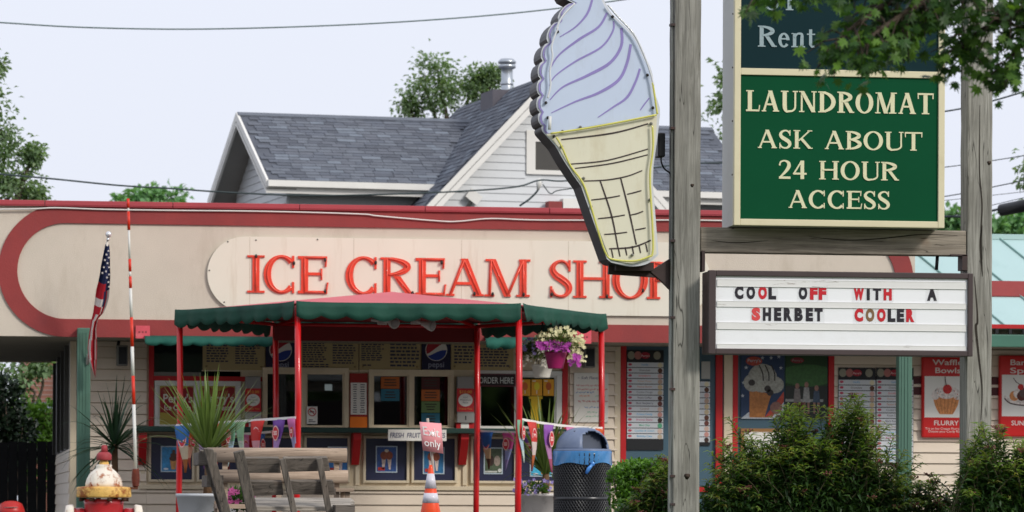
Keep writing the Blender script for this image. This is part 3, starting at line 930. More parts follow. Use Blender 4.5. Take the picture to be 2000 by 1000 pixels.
# pictures below the counter
def conepic(px0, py0, px1, py1, bgc, lab, twin=False, kind=0):
    e, b, (X0, X1, Z0, Z1) = card("treat_poster", px0, py0, px1, py1, -.012, C('b8c7d2'), lab, "poster", "posters below the counter", th=.006)
    mb = MB(); w, h = X1 - X0, Z1 - Z0
    cx = (X0 + X1) / 2
    flat(mb, X0 + .012, X1 - .012, Z0 + .012, Z1 - .012, -.0135, 0)
    Y = -.015
    if kind == 0:
        mb.add([(cx - .16 * w + .1 * w, Y, Z0 + .45 * h), (cx + .26 * w, Y, Z0 + .45 * h), (cx + .2 * w, Y, Z0 + .1 * h), (cx + .0 * w, Y, Z0 + .1 * h)], [(3, 2, 1, 0)], 1)
        disc(mb, cx + .1 * w, Z0 + .52 * h, .2 * w, Y - .001, 2, 14, .1 * h); disc(mb, cx + .1 * w, Z0 + .65 * h, .15 * w, Y - .0015, 2, 14, .09 * h); disc(mb, cx + .12 * w, Z0 + .78 * h, .08 * w, Y - .002, 2, 12, .08 * h)
        disc(mb, X0 + .25 * w, Z0 + .12 * h, .12 * w, Y, 3, 12, .04 * h)
    elif kind == 1:
        for s in (-1, 1):
            mb.add([(cx + s * .13 * w - .1 * w, Y, Z0 + .55 * h), (cx + s * .13 * w + .1 * w, Y, Z0 + .55 * h), (cx + s * .15 * w + .01, Y, Z0 + .12 * h), (cx + s * .15 * w - .01, Y, Z0 + .12 * h)], [(3, 2, 1, 0)], 3)
            disc(mb, cx + s * .12 * w, Z0 + .64 * h, .17 * w, Y - .001 - .0004 * s, 1, 14, .16 * h)
        disc(mb, cx, Z0 + .82 * h, .1 * w, Y - .002, 2, 12, .06 * h)
        flat(mb, X0 + .1 * w, X0 + .42 * w, Z0 + .08 * h, Z0 + .2 * h, Y, 4)
    else:
        disc(mb, cx - .1 * w, Z0 + .5 * h, .14 * w, Y, 1, 12, .2 * h); disc(mb, cx + .2 * w, Z0 + .5 * h, .17 * w, Y - .0006, 2, 12, .2 * h)
        disc(mb, X1 - .16 * w, Z0 + .14 * h, .1 * w, Y - .001, 3, 14); flat(mb, X0 + .05 * w, X0 + .7 * w, Z0 + .06 * h, Z0 + .12 * h, Y - .001, 3)
    cs = {0: [bgc, 'c58f55', '5a3a2a', 'd8dee4', 'c02a2a'], 1: [bgc, '8a4a35', 'c8b9a5', 'd7c2b8', 'b5382e'], 2: [bgc, '3a2b25', '9a8d80', 'c9ccc4', '7b6b55']}[kind]
    mb.build("picture", [CT(c, .4) for c in cs], b)
conepic(314, 871, 355, 922, '3c8cc0', "bright blue poster of a dark dipped cone in the leftmost lower panel", kind=0)
conepic(640, 872, 680, 924, '3c7cc0', "blue poster in the lower panel half hidden behind the log bench", kind=1)
conepic(734, 871, 776, 923, '35548f', "blue poster of two dipped cones left of the orange traffic cone", kind=1)
conepic(826, 873, 868, 926, '2f6d9a', "blue poster directly behind the orange traffic cone", kind=1)
conepic(945, 874, 982, 926, '4c5a44', "dim green poster of cones between the two red posts at right", kind=2)
conepic(1035, 886, 1079, 931, '46b4d8', "sky blue poster behind the spiky plant near the litter bin", kind=0)
# poster in the white window
def perry(px0, px1, lab):
    e, b, (X0, X1, Z0, Z1) = card("ice_cream_poster", px0, 754, px1, 830, -.038, C('a9953f'), lab, "poster", "red ice cream posters in the window", th=.004)
    mb = MB(); w, h = X1 - X0, Z1 - Z0; cx = (X0 + X1) / 2
    pts = []
    for i in range(26):
        u = i / 25
        z1 = .93 + .05 * math.sin(u * 9); z0 = .25 + .07 * math.sin(u * 7 + 1)
        pts.append(((X0 + u * w * .98 + .004, Z0 + z0 * h), (X0 + u * w * .98 + .004, Z0 + z1 * h)))
    vs = [p for q in pts for p in q]
    mb.add([(p[0], -.0395, p[1]) for p in vs], [(2 * i, 2 * i + 2, 2 * i + 3, 2 * i + 1) for i in range(25)], 0)
    words(mb, "Perry's", cx + .01, -.041, Z0 + .58 * h, h * .22, 1, .02, width=w * .86)
    words(mb, "Ice Cream", cx + .01, -.041, Z0 + .38 * h, h * .14, 1, .02, width=w * .78)
    mb.build("print", [C('8f1c22'), C('d8d2c6')], b)
perry(312, 378, "red and yellow ice cream poster in the left pane beside the red post")
perry(392, 459, "red and yellow ice cream poster in the pane behind the spiky plant")

# dispensers between windows
def dispenser(px0, px1, lab):
    X0, X1, Z0, Z1 = PR(px0, 735, px1, 838, -.14)
    e = empty("straw_dispenser", ((X0 + X1) / 2, -.1, Z0), lab, "dispenser", "wall dispensers between the windows")
    h = Z1 - Z0; w = X1 - X0
    mb = MB(); mb.box(X0 + .01, X1 - .01, -.12, -.003, Z0 + .3 * h, Z1); b = mb.build("cabinet", M("grey_dispenser_plastic", S('8c8a88'), .4, .05, 3), e, bevel=.006)
    mb = MB(); mb.box(X0 + .004, X1 - .004, -.15, -.121, Z0 + .12 * h, Z0 + .3 * h); mb.build("tray", M("brushed_steel", S('a9a8a4'), .35, .05, 4, metal=.7), e, bevel=.004)
    mb = MB(); mb.box(X0 + w * .47, X0 + w * .53, -.1525, -.1505, Z0 + .17 * h, Z0 + .25 * h); mb.build("slot", BLACKP, e)
    mb = MB(); mb.box(X0, X1, -.12, -.01, Z0, Z0 + .12 * h, 0); mb.box(X0 + w * .25, X0 + w * .7, -.122, -.121, Z0 + .004, Z0 + .115 * h, 1); mb.build("base", [REDT, PAPER], e)
    mb = MB(); mb.box(X0 + .004, X1 - .004, -.126, -.121, Z0 + .33 * h, Z0 + .77 * h); c = mb.build("notice", C('b9242a'), e)
    mb = MB(); cx = (X0 + X1) / 2
    disc(mb, cx, Z0 + .55 * h, w * .4, -.1275, 1, 20, w * .36)
    words(mb, "$10.00", cx, -.1275, Z0 + .68 * h, h * .055, 0, .01, width=w * .7)
    words(mb, "Card", cx, -.129, Z0 + .59 * h, h * .03, 2); words(mb, "Minimum", cx, -.129, Z0 + .54 * h, h * .03, 2, width=w * .6); words(mb, "Please", cx, -.129, Z0 + .49 * h, h * .03, 2)
    words(mb, "Thank You", cx, -.1275, Z0 + .37 * h, h * .035, 0, width=w * .75)
    mb.build("notice_print", [C('e0a548'), C('d9d6d0'), C('555560')], c)
dispenser(478, 511, "grey dispenser with a red oval notice half hidden behind the spiky plant")
dispenser(892, 927, "grey dispenser with a red ten dollar minimum notice left of ORDER HERE")
# red list board
e, b, (X0, X1, Z0, Z1) = card("flavour_list", 683, 729, 718, 838, -.03, M("dark_red_board", S('9c2620'), .6, .06, 3), "narrow red board with white list and orange sheet between serving windows", "notice")
mb = MB(); h, w = Z1 - Z0, X1 - X0
flat(mb, X0 + .05 * w, X1 - .05 * w, Z0 + .26 * h, Z1 - .17 * h, -.0315, 0)
for c in (.14, .56):
    for r in range(13):
        l = random.uniform(.16, .28); z = Z1 - .2 * h - r * .041 * h
        flat(mb, X0 + (c + .15 - l / 2) * w, X0 + (c + .15 + l / 2) * w, z - .013 * h, z + .002 * h, -.0325, 1)
flat(mb, X0 + .02 * w, X1 - .02 * w, Z0 + .005 * h, Z0 + .22 * h, -.0316, 2)
mb.build("list_print", [PAPER, C('4a4a52'), C('ee7a1e')], b)
# coloured papers in the middle window
for (a, b_, c, d, col, lab) in ((744, 736, 780, 759, 'b4602a', "orange paper taped at the top of the middle serving window's left pane"), (744, 760, 780, 783, '2f6f86', "blue paper below the orange sheet in the left pane"),
                            (823, 737, 859, 760, '4a1d1c', "dark maroon paper topmost of four in the right pane"), (823, 761, 859, 783, 'b4602a', "orange paper second from top of four in the right pane"),
                            (823, 784, 859, 806, '66804f', "green paper third from top of four in the right pane"), (823, 807, 859, 830, '2f6f86', "blue paper lowest of four in the right pane")):
    o, bb, q = card("paper_notice", a, b_, c, d, -.03, C(col), lab, "paper", "coloured papers in the middle window", th=.002)
    mb = MB()
    for r in range(3):
        l = random.uniform(.4, .75) * (q[1] - q[0]); zz = q[2] + (q[3] - q[2]) * (.75 - .23 * r); cx = (q[0] + q[1]) / 2
        flat(mb, cx - l / 2, cx + l / 2, zz - .006, zz + .006, -.0315)
    mb.build("writing", C('3b352c'), bb)
# no smoking card
e, b, (X0, X1, Z0, Z1) = card("no_smoking_card", 599, 794, 620, 828, -.062, PAPER, "small white no smoking card in the serving window corner", "notice", th=.002)
mb = MB(); cx, r = (X0 + X1) / 2, (X1 - X0) * .4; czz = Z1 - (X1 - X0) * .5
mb.strip([((cx + r * math.cos(R_(k * 15)), czz + r * math.sin(R_(k * 15))), (cx + r * .8 * math.cos(R_(k * 15)), czz + r * .8 * math.sin(R_(k * 15)))) for k in range(25)], -.0645, -.063)
mb.bar((cx - r * .6, -.065, czz + r * .6), (cx + r * .6, -.065, czz - r * .6), .002, r * .2)
flat(mb, cx - r * .6, cx + r * .5, czz - .005, czz + .008, -.063, 1); flat(mb, cx - r * .8, cx + r * .8, Z0 + .02, Z0 + .03, -.063, 1); flat(mb, cx - r * .8, cx + r * .2, Z0 + .04, Z0 + .05, -.063, 1)
mb.build("symbol", [C('b5262a'), C('44444a')], b)
# order here sign
e, b, (X0, X1, Z0, Z1) = card("order_here_sign", 931, 730, 1007, 755, -.075, C('5a2730'), "dark maroon ORDER HERE sign hung over the right serving window", "sign", th=.02)
mb = MB(); flat(mb, X0 + .012, X1 - .012, Z0 + .012, Z1 - .012, -.0765, 1); words(mb, "ORDER HERE", (X0 + X1) / 2, -.0785, Z0 + (Z1 - Z0) * .25, (Z1 - Z0) * .5, 0, .008, width=(X1 - X0) * .88)
mb.build("lettering", [C('c8ccc8'), C('26181c')], b)
# three cards with plain frozen treats, and the yellow poster strip below
for k in range(3):
    a = 1015 + k * 23
    e, b, (X0, X1, Z0, Z1) = card("treat_card", a, 741, a + 21, 773, -.07, C('d99a22'), ["amber treat card nearest the front red post", "amber treat card in the middle of three", "amber treat card next to the white window frame"][k], "card", "three amber treat cards", th=.003)
    mb = MB(); w, h = X1 - X0, Z1 - Z0
    disc(mb, X0 + w * .5, Z0 + h * .58, w * .26, -.0715, k, 14, h * .25); flat(mb, X0 + w * .46, X0 + w * .54, Z0 + h * .12, Z0 + h * .34, -.0718, 3)
    flat(mb, X0 + w * .1, X0 + w * .4, Z1 - h * .14, Z1 - h * .06, -.0716, 3)
    mb.build("treat_print", [C('c4632a'), C('d8c62c'), C('b5551e'), C('d9cfb8')], b)
e, b, (X0, X1, Z0, Z1) = card("yellow_poster", 1037, 774, 1056, 836, -.066, C('d0ac1e'), "tall yellow paper strip in the right serving window", "poster", th=.003)
mb = MB(); mb.box(X0 - .02, X1 + .02, -.068, -.0665, Z1 - .03, Z1); mb.build("tab", C('d0ac1e'), b)
# whiteboard
e, b, (X0, X1, Z0, Z1) = card("whiteboard", 1121, 728, 1188, 825, -.045, M("whiteboard_face", S('dedbd2'), .3, .03, 3), "handwritten white Soft Flavor board on the cream siding", "whiteboard", th=.02, bevel=.003)
mb = MB(); h, w = Z1 - Z0, X1 - X0; cx = (X0 + X1) / 2
words(mb, "~ Soft Flavors ~", cx, -.0465, Z1 - .13 * h, h * .06, 0, .0, width=w * .8, slant=.15)
for r, (v, c, u0, u1) in enumerate(((.74, 1, .05, .7), (.66, 1, .1, .95), (.6, 2, .05, .5), (.53, 3, .15, .4), (.53, 4, .62, .9), (.42, 1, .12, .9), (.3, 2, .3, .9), (.2, 4, .4, .7), (.12, 4, .35, .8))):
    u = u0
    while u < u1:
        l = random.uniform(.05, .13); zz = Z0 + v * h
        pts = [(X0 + (u + l * i / 8) * w, zz + random.uniform(-.008, .012)) for i in range(9)]
        mb.strip(ribbon(pts, [.006] * 9), -.0466, -.0456, c); u += l + .03
mb.build("writing", [C('4a4466'), C('c86a62'), C('5a86b8'), C('dd8a55'), C('86b79a')], b)['kind'] = 'stuff'
# fruit banner
e, b, (X0, X1, Z0, Z1) = card("fruit_banner", 758, 839, 872, 861, -.375, PAPER, "white FRESH FRUIT banner taped to the counter edge", "banner", th=.003)
mb = MB(); words(mb, "FRESH  FRUIT  SUNDAES", (X0 + X1) / 2, -.3765, Z0 + (Z1 - Z0) * .28, (Z1 - Z0) * .45, 0, .012, width=(X1 - X0) * .94, slant=.12); mb.build("lettering", C('3a3d66'), b)
# pale pink squares on the fascia
for a, b_, c, d, lab in ((265, 636, 293, 661, "faded pink square plate on the maroon band left of the canopy"), (1127, 646, 1155, 671, "faded pink square plate on the maroon band right of the canopy")):
    e, b, (X0, X1, Z0, Z1) = card("pink_plate", a, b_, c, d, YF - .045, M("faded_pink_paint", S('d0505c'), .6, .1, 5, dirt=S('e08a8c'), dirt_amt=.5, dirt_scale=14), lab, "sign", "pink plates on the fascia")
    mb = MB()
    for k in range(3): flat(mb, X0 + .03 + .035 * k, X0 + .05 + .035 * k, (Z0 + Z1) / 2 - .01, (Z0 + Z1) / 2 + .01, YF - .0465)
    mb.build("worn_print", C('8e3a40'), b)
# loudspeakers under the soffit
for xc, yc, lab in ((239, 694, "grey outdoor loudspeaker under the soffit near the flag"), (1152, 698, "grey outdoor loudspeaker above the whiteboard")):
    X0, X1, Z0, Z1 = PR(xc - 11, yc - 20, xc + 11, yc + 20, -.3)
    e = empty("loudspeaker", ((X0 + X1) / 2, -.2, Z1), lab, "loudspeaker", "loudspeakers on the wall")
    mb = MB(); mb.box(X0, X1, -.3, -.12, Z0, Z1); mb.build("cabinet", GREYP, e, bevel=.012)
    mb = MB(); mb.box(X0 + .022, X1 - .012, -.306, -.301, Z0 + .015, Z1 - .02); mb.build("grille", BLACKP, e)
    mb = MB(); mb.bar(((X0 + X1) / 2 - .05, -.2, Z1 - .03), ((X0 + X1) / 2 - .02, -.03, Z1 + .09), .03, .02); mb.build("bracket", BLACKP, e)

# flavour boards --------------------------------------------------
SCOOPS = ['d8cfae', '5d3a28', 'c9a39a', 'b59a86', 'c8b48c', 'bfae8e', '5a3322', '6b3a33', 'c7a99a', 'c08a80', '3a241c', '57a07a', 'c9b0a0', 'b5a68f']
TXC = ['5ea0c8', '66605c', 'd87070', 'c8a890', 'c08a70', '7a7a80', '6d6570', '5d5866', 'a08878', '4aa8d8', 'c05c88', '3fae84', '58a8cc', '3c9cc8']
STRIP = M("flavour_strip_white", S('c9cdd0'), .4, .04, 4)
names = ["Vanilla", "Chocolate", "Strawberry", "Butter Pecan", "Peanut Butter", "Cookie Dough", "Roast Coffee", "Black Raspberry", "Caramel", "Cotton Candy", "Brownie Batter", "Mint Chip", "Cookies & Cream", "Birthday Cake", "Maple Walnut", "Moose Tracks"]
def flavours(px0, px1, py0, pitch, rows, ybot, lab, Y=-.012, head=True):
    X0, X1, Z0, Z1 = PR(px0, py0 - (24 if head else 2), px1, ybot, Y)
    e = empty("flavour_board", ((X0 + X1) / 2, Y, Z0), lab, "menu board", "flavour boards")
    mb = MB(); mb.box(X0, X1, Y, Y + .006, Z0, Z1); mb.build("backing", M("black_board", S('16181b'), .5, .06, 3), e)
    w = X1 - X0
    dz = PZ(py0, Y, px0) - PZ(py0 + pitch, Y, px0)
    ztop = PZ(py0, Y, (px0 + px1) / 2)
    for r in range(rows):
        mb = MB(); z1 = ztop - r * dz; z0 = z1 - dz * .86
        mb.box(X0 + .004, X1 - .004, Y - .008, Y - .0005, z0, z1, 0)
        disc(mb, X0 + .085 * w, (z0 + z1) / 2 + dz * .06, w * .055, Y - .0095, 1, 8, dz * .24)
        disc(mb, X1 - .1 * w, (z0 + z1) / 2 - dz * .05, w * .065, Y - .0095, 2, 12, dz * .46)
        words(mb, names[r % 16], X0 + w * .48, Y - .0095, z0 + dz * .3, dz * .36, 3, .01)
        mb.build("flavour_strip", [STRIP, C('b8455c'), C(SCOOPS[r % 14]), C(TXC[r % 14])], e)
    if head:
        mb = MB()
        for u, c in ((.12, 0), (.3, 1), (.5, 2), (.82, 0)):
            disc(mb, X0 + w * u, Z1 - dz * .95, w * .1 * (1.3 if c == 2 else 1), Y - .0015 - u * .001, c, 14, dz * (.6 if c == 2 else .75))
        words(mb, "Perry's", X0 + w * .5, Y - .004, Z1 - dz * 1.2, dz * .4, 3)
        mb.build("header_print", [C('8d8a78'), C('a86a62'), C('a02030'), C('d8d2cc')], e)
flavours(1224, 1296, 708, 10.75, 14, 879, "flavour board with fourteen strips right of the red trim by the litter bin")
flavours(1315, 1387, 745, 10.9, 11, 870, "flavour board mostly hidden behind the left timber sign post", head=False)
flavours(1637, 1710, 742, 10.9, 15, 908, "flavour board on the siding just left of the green post", Y=-.04)
flavours(1711, 1784, 742, 10.9, 15, 908, "flavour board on the siding passing behind the green post", Y=-.042)
e, b, q = card("grey_notice", 1370, 706, 1387, 740, -.03, C('a9a9a2'), "small grey notice at the window top right of the left timber post", "notice", th=.004)
# poster of a waffle cone with stars
e, b, (X0, X1, Z0, Z1) = card("waffle_cone_poster", 1447, 690, 1531, 818, -.016, C('263a58'), "big window poster of a striped scoop in a waffle cone with stars", "poster", th=.004)
mb = MB(); w, h = X1 - X0, Z1 - Z0
def U(u, v, Y=-.0175): return (X0 + u * w, Y, Z0 + v * h)
mb.add([U(0, 0), U(1, 0), U(1, .42), U(.62, .02), U(.18, .1)], [(0, 1, 2, 3, 4)], 3)
mb.add([U(.55, .02, -.018), U(.72, .02, -.018), U(1, .26, -.018), U(1, .42, -.018)], [(0, 1, 2, 3)], 4)
mb.add([U(.2, .02, -.0185), U(.55, .02, -.0185), U(.7, .36, -.0185), U(.2, .5, -.0185)], [(0, 1, 2, 3)], 1)
disc(mb, X0 + .5 * w, Z0 + .62 * h, .34 * w, -.0195, 2, 20, .22 * h); disc(mb, X0 + .28 * w, Z0 + .55 * h, .22 * w, -.019, 2, 16, .14 * h); disc(mb, X0 + .78 * w, Z0 + .52 * h, .22 * w, -.0192, 2, 16, .13 * h)
for (u, v) in ((.25, .55), (.62, .46), (.68, .4)): disc(mb, X0 + u * w, Z0 + v * h, .08 * w, -.0205, 5, 10, .05 * h)
for k in range(3):
    pts = smooth([(X0 + (.42 + .14 * k) * w, Z0 + .82 * h), (X0 + (.5 + .14 * k) * w, Z0 + .7 * h), (X0 + (.52 + .13 * k) * w, Z0 + .58 * h)], 5)
    mb.strip(ribbon(pts, [.014] * len(pts)), -.0207, -.0203, 5)
for u, v in ((.06, .55), (.12, .78), (.93, .78), (.04, .35), (.88, .95), (.5, .93), (.7, .93)):
    s = [(X0 + u * w + (.05 if k % 2 == 0 else .02) * w * math.sin(k * math.pi / 5), -.018, Z0 + v * h + (.05 if k % 2 == 0 else .02) * w * math.cos(k * math.pi / 5)) for k in range(10)]
    mb.add(s, [tuple(range(9, -1, -1))], 3)
disc(mb, X0 + .3 * w, Z0 + .88 * h, .19 * w, -.0208, 4, 16, .07 * h); words(mb, "Perry's", X0 + .3 * w, -.022, Z0 + .865 * h, .05 * h, 3, .01, width=.3 * w)
disc(mb, X0 + .82 * w, Z0 + .17 * h, .14 * w, -.021, 6, 18)
mb.build("picture", [CT('263a58'), CT('a56a35'), CT('9a9a90'), CT('aeb4ba'), CT('a8402f'), CT('2c2523'), CT('7f5a50')], b)
# green poster with people sitting
e, b, (X0, X1, Z0, Z1) = card("family_poster", 1534, 690, 1616, 818, -.016, C('1f3c1c'), "dark green window poster of people seated on a white bench", "poster", th=.004)
mb = MB(); w, h = X1 - X0, Z1 - Z0
mb.strip([((X0 + u / 12 * w, Z0 + (.55 - .06 * math.sin(u / 12 * 3)) * h), (X0 + u / 12 * w, Z0 + (.78 + .05 * math.sin(u / 12 * 3)) * h)) for u in range(13)], -.0178, -.0165, 0)
flat(mb, X0, X1, Z0, Z0 + .5 * h, -.0176, 1); flat(mb, X0, X1 - .1 * w, Z0 + .26 * h, Z0 + .3 * h, -.0182, 2)
for u, t, c in ((.28, .36, 3), (.5, .38, 2), (.74, .33, 4)):
    disc(mb, X0 + u * w, Z0 + (t + .14) * h, .05 * w, -.0195, 5, 12, .045 * h)
    mb.add([U(u - .09, .25, -.019), U(u + .09, .25, -.019), U(u + .06, t + .1, -.019), U(u - .06, t + .1, -.019)], [(0, 1, 2, 3)], c)
    for s in (-1, 1): mb.add([U(u + s * .05 - .02, .08, -.0188), U(u + s * .05 + .02, .08, -.0188), U(u + s * .05 + .03, .26, -.0188), U(u + s * .05 - .03, .26, -.0188)], [(0, 1, 2, 3)], 5)
disc(mb, X0 + .28 * w, Z0 + .89 * h, .16 * w, -.018, 6, 14, .045 * h); words(mb, "Perry's", X0 + .28 * w, -.0195, Z0 + .875 * h, .035 * h, 2, width=.24 * w)
mb.build("picture", [CT('2e5a24'), CT('1c211c'), CT('8f908c'), CT('77706c'), CT('39495c'), CT('8a6658'), CT('7d2026')], b)
e, b, (X0, X1, Z0, Z1) = card("framed_notice", 1447, 837, 1560, 900, -.02, C('9a7040'), "brown framed notice low in the window behind the shrub", "notice", th=.015)
mb = MB(); flat(mb, X0 + .04, X1 - .04, Z0 + .04, Z1 - .04, -.022); mb.build("sheet", PAPER, b)
# red picture signs on the right
def redsign(px0, px1, py0, py1, top, bot, lab, kind):
    Y = -.09
    X0, X1, Z0, Z1 = PR(px0, py0, px1, py1, Y)
    e = empty("picture_sign", ((X0 + X1) / 2, Y, Z0), lab, "sign", "red picture signs on the siding")
    mb = MB(); mb.box(X0, X1, Y, -.02, Z0, Z1); b = mb.build("sign_box", M("bright_red_sign", S('c81f1f'), .3, .05, 2, coat=.2), e, bevel=.02)
    w, h = X1 - X0, Z1 - Z0
    mb = MB(); mb.box(X0 + .05 * w, X1 - .05 * w, Y - .003, Y + .002, Z0 + .25 * h, Z0 + .76 * h); mb.build("picture_panel", PAPER, e)
    mb = MB(); cx = (X0 + X1) / 2; Yp = Y - .0045
    for s, v, hh in top: words(mb, s, cx + .03 * w, Y - .0015, Z0 + v * h, hh * h, 0, .012, width=len(s) * .105 * w)
    for s, v, hh in bot: words(mb, s, cx, Y - .0015, Z0 + v * h, hh * h, 0, .01 if hh > .03 else 0, width=len(s) * (.085 if hh > .03 else .031) * w)
    if kind == 0:
        bowl = [((cx - .2 * w * (1 - .5 * (1 - v) ** 2) * 1.35, Z0 + (.29 + .22 * v) * h), (cx + .2 * w * (1 - .5 * (1 - v) ** 2) * 1.35, Z0 + (.29 + .22 * v) * h)) for v in (0, .25, .5, .75, 1)]
        mb.strip(bowl, Yp, Yp + .001, 1)
        for i in range(6):
            a = cx - .22 * w + i * .088 * w
            mb.bar((a, Yp - .0005, Z0 + .5 * h), (cx + (a - cx) * .62, Yp - .0005, Z0 + .3 * h), .001, .006, mi=5)
        for i in range(9):
            a = math.pi * i / 8
            disc(mb, cx + .23 * w * math.cos(a), Z0 + (.52 + .07 * math.sin(a)) * h, .085 * w, Yp - .001 - i * .0002, 2, 10)
        disc(mb, cx, Z0 + .55 * h, .2 * w, Yp - .0032, 2, 16, .07 * h)
        for i in range(22):
            flat_x = cx + random.uniform(-.24, .24) * w; zz = Z0 + random.uniform(.48, .6) * h
            disc(mb, flat_x, zz, .011 * w, Yp - .0036 - i * .00003, [1, 3, 6][i % 3], 6)
        disc(mb, cx + .02 * w, Z0 + .6 * h, .095 * w, Yp - .005, 3, 14)
        mb.tube([(cx + .0 * w, Yp - .005, Z0 + .64 * h), (cx - .02 * w, Yp - .006, Z0 + .7 * h), (cx - .03 * w, Yp - .005, Z0 + .755 * h)], .004, 5, 4)
    else:
        mb.strip(ribbon(smooth([(X0 + .1 * w, Z0 + .5 * h), (X0 + .2 * w, Z0 + .44 * h), (X0 + .5 * w, Z0 + .41 * h), (X0 + .8 * w, Z0 + .42 * h)], 5), [.04 * w + .05 * w * math.sin(i / 15 * 3.14) for i in range(16)]), Yp, Yp + .001, 2)
        mb.strip(ribbon(smooth([(X0 + .1 * w, Z0 + .47 * h), (X0 + .22 * w, Z0 + .41 * h), (X0 + .5 * w, Z0 + .385 * h), (X0 + .8 * w, Z0 + .4 * h)], 5), [.025 * w] * 16), Yp - .001, Yp, 6)
        for u, v, c in ((.38, .53, 2), (.5, .54, 6), (.62, .52, 2), (.45, .5, 4), (.3, .5, 1)): disc(mb, X0 + u * w, Z0 + v * h, .1 * w, Yp - .001 - u * .001, c, 12)
        disc(mb, X0 + .43 * w, Z0 + .61 * h, .06 * w, Yp - .003, 3, 12)
        mb.tube([(X0 + .42 * w, Yp - .003, Z0 + .64 * h), (X0 + .34 * w, Yp - .004, Z0 + .67 * h), (X0 + .28 * w, Yp - .003, Z0 + .72 * h)], .004, 5, 4)
    mb.build("print", [C('e2d9d2'), CT('d08a52'), CT('dcd2cb'), CT('c22420'), C('5a2a22'), C('a8683a'), CT('5a4440')], b)
redsign(1801, 1895, 697, 855, [("Waffle", .9, .07), ("Bowls", .8, .07)], [("FLURRY", .155, .06), ("Try an Ice Cream Flurry, Too", .1, .028), ("Choose your Candy Flavor", .065, .028)], "red Waffle Bowls sign with a cherry topped waffle bowl left of the right timber post", 0)
redsign(1952, 2048, 694, 853, [("Banana", .88, .07), ("Splits", .78, .07)], [("SUNDAE", .14, .06)], "red banana split sign cut off by the right edge of the picture", 1)
# bottles inside the middle window
for xx, c, lab in ((797, '4a5a55', "dark bottle on the inner sill of the middle window"), (811, '8a6a18', "yellow bottle on the inner sill of the middle window")):
    q = P(xx, 833, .2); q.z = PZ(834, .2, xx)
    mb = MB(); mb.lathe([(.035, 0), (.037, .01), (.037, .14), (.03, .165), (.014, .18), (.014, .21), (.02, .212), (.02, .235), (.002, .24)], q, 14)
    tag(mb.build("squeeze_bottle", C(c, .3), None, org=q), lab, "bottle")
mb = MB(); mb.box(PX(720, .2), PX(890, .2), .12, .3, PZ(836, .2, 800) - .02, PZ(834, .2, 800)); mb.build("inner_sill", CREAM, shop)
# small green awnings
AWG = M("green_awning_cloth", S('1c5a4d'), .8, .12, 3, dirt=S('2a7565'), dirt_amt=.5, dirt_scale=3, trans=.12)
def scallop(x0, x1, n, ztop, zbot, yt, yb, amp, wav=.012):
    pts = []
    for i in range(n * 8 + 1):
        u = i / (n * 8); x = x0 + (x1 - x0) * u
        pts.append((x, zbot + amp * abs(math.cos(math.pi * (u * n + .5))) * -1))
    return pts
for (a, b, y0, y1, lab) in ((283, 534, 654, 676, "small dark green scalloped awning over the left windows"), (949, 1064, 656, 682, "small sunlit green scalloped awning over the right serving window")):
    Y0 = YF - .06
    X0, X1, Z0, Z1 = PR(a, y0, b, y1, Y0 - .1)
    e = empty("window_awning", ((X0 + X1) / 2, Y0, Z1), lab, "awning", "small green awnings")
    pts = scallop(X0, X1, max(3, int((X1 - X0) / .16)), Z1, Z0 + .02, 0, 0, .022)
    n_ = len(pts)
    mb = MB()
    vs, fs = [], []
    for x, zb_ in pts:
        wv = .014 * math.sin(x * 17) + .006 * math.sin(x * 41)
        vs += [(x, Y0 + .08, Z1), (x, Y0 - .06 + wv * .5, Z1 - .035), (x, Y0 - .1 + wv, Z1 - .075), (x, Y0 - .1 + wv * 1.4, zb_)]
    for i in range(n_ - 1):
        for j in range(3): fs.append((4 * i + j, 4 * i + 4 + j, 4 * i + 5 + j, 4 * i + 1 + j))
    mb.add(vs, fs, 0, True)
    o = mb.build("awning_cloth", AWG, e); md = o.modifiers.new('t', 'SOLIDIFY'); md.thickness = .004
    mb = MB(); mb.tube([(X0, Y0 - .05, Z1 - .06), (X1, Y0 - .05, Z1 - .06)], .012, 8); mb.build("awning_rod", GREYP, e)
# ------------------------------------------------------------------ hexagonal canopy
HR = 2.13
hc = Vector((0, 0, 0)); fl, fr = P(585, 620, -5.1), P(1010, 620, -5.1)
hc.x = (fl.x + fr.x) / 2; hc.y = -5.1 + HR * math.sin(R_(60))
HR = (fr.x - fl.x) * 1.03
hc.y = -5.1 + HR * math.sin(R_(60))
zr = P(797, 593, -5.1).z                      # rim height
zap = P(775, 570, hc.y).z
HEX = [hc + Vector((HR * math.cos(R_(a)), HR * math.sin(R_(a)), 0)) for a in (238.7, 298.7, -1.3, 58.7, 118.7, 178.7)]
shift_ = (fl + fr) / 2 - (HEX[0] + HEX[1]) / 2
shift_.z = 0; HEX = [p + shift_ for p in HEX]; hc = hc + shift_   # FL FR R BR BL L
can = empty("entrance_canopy", (hc.x, hc.y, 0), "hexagonal canopy with faded pink top, green scalloped valance and red posts", "canopy")
PINK = M("faded_pink_canvas", S('ea8087'), .85, .04, 2, trans=.3)
LINE = M("red_canvas_lining", S('7a1a1c'), .85, .1, 2)
VAL = M("green_valance_cloth", S('114536'), .75, .14, 2.2, dirt=S('0c352c'), dirt_amt=.7, dirt_scale=2.2, dirt_stretch=(1, 1, .6), bump=.3, bscale=12)
mbt, mbl = MB(), MB()
